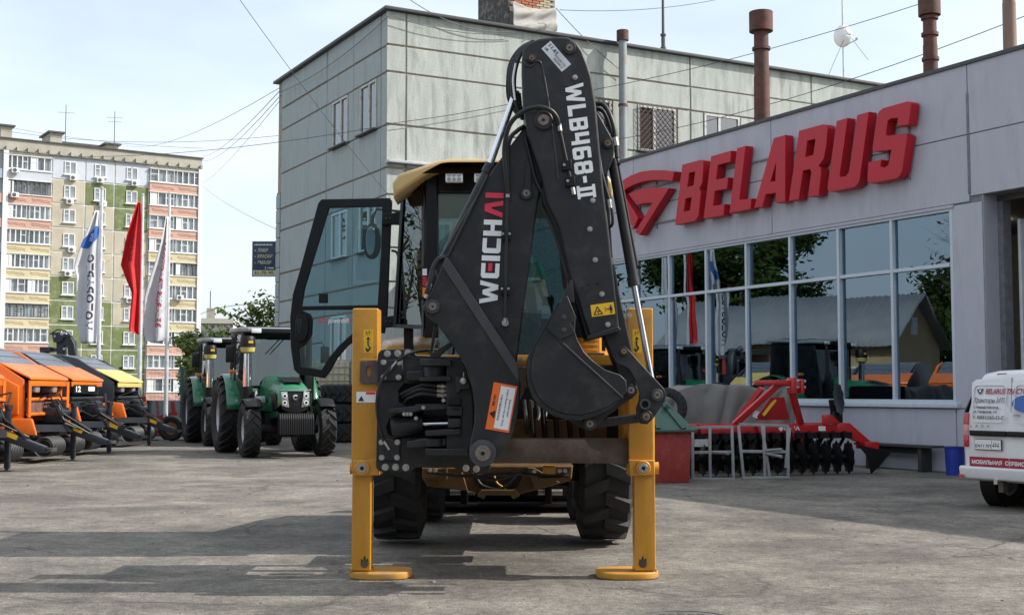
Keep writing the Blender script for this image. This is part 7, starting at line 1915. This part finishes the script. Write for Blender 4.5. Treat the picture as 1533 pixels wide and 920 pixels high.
MB().cyl((-1.1, 3.24, .1), (1.1, 3.24, .1), .035, n=10).build('bucket_tube', M_GREY, bl)

# ---- cab
YR, YRo = 11.0, 11.35
M_CGL = glass('cab_glass', (.58, .7, .7), .12, rcol=(.9, 1, 1))
M_CFR = mat('cab_frame_paint', (.005, .006, .008), .34, var=.1, spec=.3)
def cabcorner(l):
    return [P(x, y, YR + (YRo - YR) * min(1, max(0, (634 - x) / 40))) for x, y in l]
def mirror_pts(p): return [Vector((2 * MX - v.x, v.y, v.z)) for v in p]
cabf = plate('cab_frame', [(635, 262), (656, 262), (656, 505), (635, 505)], YR, YR + .12, M_CFR, bl, .02)
pr_ = [P(635, 262, YR), P(656, 262, YR), P(656, 505, YR), P(635, 505, YR)]
MB().prism(mirror_pts(pr_), (0, .12, 0)).build('pillar', M_CFR, cabf, world=True, bevel=.015)
outer_g = [(600, 294), (634, 270), (634, 492), (588, 490)]
inner_g = [(604, 298), (631, 279), (631, 486), (593, 485)]
for mr in (False, True):
    go = cabcorner(outer_g); gi = cabcorner(inner_g)
    if mr: go = mirror_pts(go); gi = mirror_pts(gi)
    vs = go + gi + [v + Vector((0, .05, 0)) for v in go + gi]
    fs = []
    for i in range(4):
        j = (i + 1) % 4; fs += [(i, j, 4 + j, 4 + i), (8 + i, 12 + i, 12 + j, 8 + j), (i, 8 + i, 8 + j, j), (4 + i, 4 + j, 12 + j, 12 + i)]
    MB().add(vs, fs).build('corner_frame', M_CFR, cabf, world=True)
    MB().prism([v + Vector((0, .02, 0)) for v in gi], (0, .006, 0)).build('corner_glass', M_CGL, cabf, world=True)
rw = MB().prism([P(656, 285, YR + .03), P(850, 285, YR + .03), P(850, 545, YR + .03), P(656, 545, YR + .03)], (0, .006, 0)).build('rear_window', M_CGL, cabf, world=True)
for a, b in (((656, 283), (850, 289)), ((656, 540), (850, 549))): plate('window_rail', [(a[0], a[1]), (b[0], a[1]), (b[0], b[1]), (a[0], b[1])], YR + .01, YR + .09, M_CFR, cabf, .01)
plate('header', [(636, 252), (870, 252), (870, 290), (636, 290)], YR + .02, YR + .1, M_BLACK, cabf, .01)
MB().bar(P(836, 312, YR), P(848, 430, YR - .02), .02, .02).build('wiper', M_BLACK, cabf, world=True); MB().bar(P(834, 335, YR - .01), P(846, 432, YR - .02), .012, .03).build('wiper_blade', M_BLACK, cabf, world=True)
# roof shell
ro = [(589, 296), (587, 274), (597, 260), (655, 240), (675, 237), (831, 237), (851, 240), (909, 260), (919, 274), (917, 296), (908, 287), (872, 263), (842, 248), (664, 248), (634, 264), (598, 288)]
roof = plate('roof', ro, 10.78, 11.25, M_ROOFTAN, bl, .03)
top = [(590, 282), (588, 274), (598, 260), (655, 240), (675, 237), (831, 237), (851, 240), (908, 260), (918, 274), (916, 282)]
tv = [P(a, b, 10.8) for a, b in top]
MB().prism([v + Vector((0, .45, -.005)) for v in tv], (0, 1.45, 0)).build('roof_top', M_ROOFTAN, roof, world=True, bevel=.03)
for px in (680, 723):
    c = P(px, 266, 10.82)
    wk = MB().box(c, (.15, .06, .085)).build('work_light', M_WHITE, roof, world=True, bevel=.012)
    for i in range(3):
        for j in (-1, 1):
            e = c + Vector(((i - 1) * .043, -.03, j * .019)); MB().cyl(e, e + Vector((0, -.006, 0)), .016, n=12).build('lens', mat('led_lens', (.35, .36, .38), .2, metal=.5), wk, world=True)
    MB().box(c + Vector((0, .02, .06)), (.05, .02, .05)).bar(c + Vector((-.03, .02, .04)), c + Vector((-.03, .02, .09)), .008, .008).bar(c + Vector((.03, .02, .04)), c + Vector((.03, .02, .09)), .008, .008).build('lamp_bracket', M_BLACK, wk, world=True)
# tail lamp
tlp = plate('tail_lamp', [(631, 399), (640.5, 399), (640.5, 448), (631, 448)], 10.9, 10.98, M_BLACK, bl, .006)
decal('lens', [(632.5, 402), (639, 402), (639, 412), (632.5, 412)], 10.896, M_LAMP, tlp); decal('lens', [(632.5, 414), (639, 414), (639, 428), (632.5, 428)], 10.896, mat('tail_red', (.4, .012, .02), .2), tlp); decal('lens', [(632.5, 430), (639, 430), (639, 444), (632.5, 444)], 10.896, M_AMBER, tlp)
# other sides of the cab (local)
cy0, cy1 = -.12, 1.15
for s in (-1, 1):
    MB().bar((s * .86, -.1, 1.55), (s * .88, -.1, 3.25), .08, .08).build('corner_post', M_CFR, cabf)
    MB().bar((s * .8, cy1, 1.55), (s * .78, cy1 - .05, 3.25), .08, .08).build('front_post', M_CFR, cabf)
    MB().bar((s * .86, -.1, 1.6), (s * .8, cy1, 1.6), .06, .1).build('sill_bar', M_CFR, cabf)
    MB().bar((s * .88, -.1, 3.2), (s * .78, cy1, 3.2), .06, .1).build('side_rail', M_CFR, cabf)
MB().prism([(.87, -.06, 1.65), (.81, cy1 - .04, 1.65), (.79, cy1 - .07, 3.15), (.88, -.06, 3.15)], (.006, 0, 0)).build('side_window', M_CGL, cabf)
MB().prism([(-.76, cy1, 1.6), (.76, cy1, 1.6), (.75, cy1 - .05, 3.18), (-.75, cy1 - .05, 3.18)], (0, .006, 0)).build('windscreen', M_CGL, cabf)
MB().b2((-.84, -.45, 1.28), (.84, 1.15, 1.36)).build('cab_floor', M_BLACK, cabf); MB().b2((-.62, -.5, .95), (.62, -.42, 1.62)).build('cab_rear_panel', M_CFR, cabf)
seat = MB().b2((-.26, .15, 1.62), (.26, .62, 1.86)).build('seat', M_BLACK, cabf, bevel=.05, segs=3)
MB().b2((-.25, .52, 1.86), (.25, .66, 2.55)).build('seat_back', M_BLACK, seat, bevel=.05, segs=3); MB().b2((-.2, .2, 1.36), (.2, .55, 1.64)).build('seat_base', M_BLACK, seat)
for s in (-1, 1):
    cn = MB().b2((s * .36, -.05, 1.36), (s * .52, .5, 1.95)).build('console', M_BLACK, cabf, bevel=.04, segs=3)
    MB().cyl((s * .44, .0, 1.95), (s * .42, -.06, 2.2), .012, n=8).build('lever', M_BLACK, cn); MB().lathe([(2.16, .0), (2.18, .025), (2.24, .028), (2.27, .0)], (s * .42, -.06, 0), 'Z', 12).build('lever_knob', M_BLACK, cn)
MB().cyl((.28, -.2, 1.7), (.22, -.15, 2.32), .055, .05, n=14).build('gaiter', M_HOSE, cabf)
MB().b2((.3, .7, 1.5), (.7, 1.05, 2.1)).build('dashboard', M_BLACK, cabf, bevel=.05, segs=3)
MB().lathe([(-.014, .19), (0, .205), (.014, .19), (0, .175)], (0, .85, 2.05), 'Z', 28).cyl((0, .85, 1.4), (0, .85, 2.05), .04, n=10).build('steering_wheel', M_BLACK, cabf)
# front mirror on its arm
mr_ = P(556, 360, 12.7)
ma = MB().tube([mr_ + Vector((.3, .05, .3)), mr_ + Vector((.05, .0, .32)), mr_ + Vector((0, 0, .18))], .014, 8).build('mirror_arm', M_BLACK, bl, world=True)
plate('mirror', smooth_poly([(544, 335), (570, 333), (569, 386), (544, 388)], 2), 12.65, 12.72, M_BLACK, ma, .012); plate('mirror_glass', smooth_poly([(548, 340), (562, 339), (561, 381), (548, 382)], 2), 12.64, 12.655, M_CHROME, ma, .002)
# ---- open door
YDr = 11.62
fo_ = [(481, 298), (584, 296), (587, 300), (585, 345), (580, 470), (576, 499), (560, 497), (540, 503), (520, 518), (505, 536), (494, 556), (486, 566), (446, 559), (440, 553), (435, 520), (434, 475), (438, 440), (447, 410), (476, 304)]
up_ = [(493, 311), (572, 309), (570, 380), (565, 456), (452, 458), (456, 432)]
lo_ = [(452, 464), (465, 470), (468, 478), (467, 500), (458, 515), (448, 522), (450, 548), (481, 553), (492, 535), (508, 516), (526, 500), (545, 490), (562, 485), (564, 463)]
door = plate('door', [fo_, up_, lo_], YDr, YDr + .045, M_CFR, bl, .008)
M_DGL = glass('door_glass', (.6, .76, .8), .07)
plate('door_glass', [(490, 308), (575, 306), (568, 459), (449, 461)], YDr + .018, YDr + .024, M_DGL, door, .0)
plate('door_glass', [(449, 462), (567, 460), (566, 488), (545, 494), (526, 505), (510, 520), (494, 540), (484, 556), (447, 551)], YDr + .018, YDr + .024, M_DGL, door, .0)
plate('door_lock', smooth_poly([(441, 470), (459, 470), (463, 490), (457, 512), (442, 510)], 2), YDr - .03, YDr + .01, M_BLACK, door, .008)
plate('lock_plate', [(444, 478), (452, 476), (451, 500), (445, 500)], YDr - .035, YDr - .02, mat('lock_dark', (.005, .005, .005), .4), door, .006)
plate('door_latch', [(477, 439), (490, 439), (490, 453), (477, 453)], YDr - .01, YDr + .05, M_BLACK, door, .008)
for y in (327, 481):
    hg = plate('hinge', [(572, y - 7), (590, y - 9), (603, y - 11), (606, y + 2), (603, y + 9), (590, y + 8), (572, y + 9)], YDr - .06, YDr + .03, M_BLACK, door, .008)
    for dx in (578, 584): bolt(dx, y, 1.6, YDr - .06, hg, M_GREY2)
hose([(587, 375, YDr), (594, 378, YDr - .05), (597, 390, YDr - .1), (597, 410, YDr - .1)], .012)
def dtext(s, x0, x1, y0, y1, m): o = P(x0, y1, YDr + .012); return text('lettering', s, o, P(x1, y1, YDr + .012) - o, P(x0, y0, YDr + .012) - o, m, door, world=True, shear=.25, bold=.025)
dtext('AUTO', 475, 490, 476, 483, M_DECR); dtext('powershift', 491, 523, 475.5, 485.5, M_DECW)
cg = P(528, 480, YDr + .012); MB().lathe([(-.002, .018), (-.002, .024), (.002, .024), (.002, .018)], cg, 'Y', 20).build('ring_mark', M_DECR, door, world=True)
# ---- operator
def skin_body(name, verts, edges, radii, m, parent, sub=2):
    me = bpy.data.meshes.new(name); me.from_pydata(verts, edges, [])
    o = bpy.data.objects.new(name, me); COL.objects.link(o)
    md = o.modifiers.new('s', 'SKIN'); md.use_smooth_shade = True
    for i, r in enumerate(radii): me.skin_vertices[0].data[i].radius = (r, r) if not isinstance(r, tuple) else r
    me.skin_vertices[0].data[0].use_root = True
    ss = o.modifiers.new('u', 'SUBSURF'); ss.levels = sub; ss.render_levels = sub
    bpy.context.view_layer.update()
    mm = bpy.data.meshes.new_from_object(o.evaluated_get(bpy.context.evaluated_depsgraph_get()))
    bpy.data.objects.remove(o)
    mm.materials.clear()
    return link(name, mm, m, parent, angle=180)
op = thing('person', 'person in a green t-shirt seated in the loader cab behind the rear window', 'person', (MX + .1, 11.72, 1.95))
M_SKIN = mat('skin', (.45, .25, .17), .6, var=.05); M_TEE = mat('green_tshirt', (.03, .16, .1), .85, var=.1); M_TRO = mat('dark_trousers', (.03, .035, .045), .85, var=.1); M_HAIR = mat('dark_hair', (.025, .018, .012), .7, var=.2)
V = [(0, 0, .08), (0, 0, .3), (0, .02, .52), (0, .01, .66), (0, -.01, .74), (0, -.02, .84), (0, -.02, .92),
     (.19, .0, .6), (.25, -.04, .36), (.27, -.26, .26), (.28, -.34, .25), (-.19, 0, .6), (-.25, -.04, .36), (-.27, -.26, .26), (-.28, -.34, .25),
     (.1, -.1, .06), (.14, -.42, .05), (.15, -.5, -.36), (.15, -.6, -.4), (-.1, -.1, .06), (-.14, -.42, .05), (-.15, -.5, -.36), (-.15, -.6, -.4)]
E = [(0, 1), (1, 2), (2, 3), (3, 4), (4, 5), (5, 6), (2, 7), (7, 8), (8, 9), (9, 10), (2, 11), (11, 12), (12, 13), (13, 14), (0, 15), (15, 16), (16, 17), (17, 18), (0, 19), (19, 20), (20, 21), (21, 22)]
RD = [(.15, .12), (.15, .11), (.16, .11), .055, .07, .088, .06, .06, .045, .033, .035, .06, .045, .033, .035, .085, .065, .05, .04, .085, .065, .05, .04]
body = skin_body('body', V, E, RD, M_SKIN, op)
skin_body('t_shirt', [V[0], V[1], V[2], (0, .01, .6), V[7], (.225, -.02, .43), V[11], (-.225, -.02, .43)], [(0, 1), (1, 2), (2, 3), (2, 4), (4, 5), (2, 6), (6, 7)], [(.165, .135), (.165, .125), (.175, .125), .08, .075, .065, .075, .065], M_TEE, op)
skin_body('trousers', [V[0], V[15], V[16], V[17], V[19], V[20], V[21]], [(0, 1), (1, 2), (2, 3), (0, 4), (4, 5), (5, 6)], [(.17, .14), .1, .08, .065, .1, .08, .065], M_TRO, op)
MB().lathe([(.84, .001), (.85, .094), (.9, .097), (.95, .07), (.965, .001)], (0, -.005, 0), 'Z', 20).build('hair', M_HAIR, op, angle=80)
fc = MB()
for s in (-1, 1): MB().lathe([(-.012, .001), (-.008, .011), (.004, .012), (.008, .001)], (s * .034, -.1, .845), 'Y', 10).build('eye', M_BLACK, body)
MB().prism([(-.014, -.1, .8), (.014, -.1, .8), (0, -.096, .85)], (0, -.022, -.004)).build('nose', M_SKIN, body, bevel=.005); MB().box((0, -.096, .775), (.045, .012, .01)).build('mouth', mat('lips', (.35, .13, .1), .6), body)
for s in (-1, 1):
    MB().lathe([(-.008, .001), (-.006, .026), (.006, .026), (.008, .001)], (s * .092, -.015, .835), 'X', 12).build('ear', M_SKIN, body)
    # gloved hands closed on the levers
    hx, hy, hz_ = s * .285, -.36, .25
    hand = MB().box((hx, hy, hz_), (.05, .085, .08)).build('glove', M_BLACK, op, bevel=.02, segs=3)
    for k in range(4):
        z = hz_ + .033 - k * .02
        MB().tube([(hx, hy - .035, z), (hx - s * .02, hy - .068, z), (hx - s * .045, hy - .06, z - .003), (hx - s * .05, hy - .035, z - .004)], [.01, .0095, .009, .007], 7).build('finger', M_BLACK, hand)
    MB().tube([(hx - s * .015, hy, hz_ + .035), (hx - s * .045, hy - .02, hz_ + .045), (hx - s * .055, hy - .05, hz_ + .03)], [.012, .011, .008], 7).build('thumb', M_BLACK, hand)
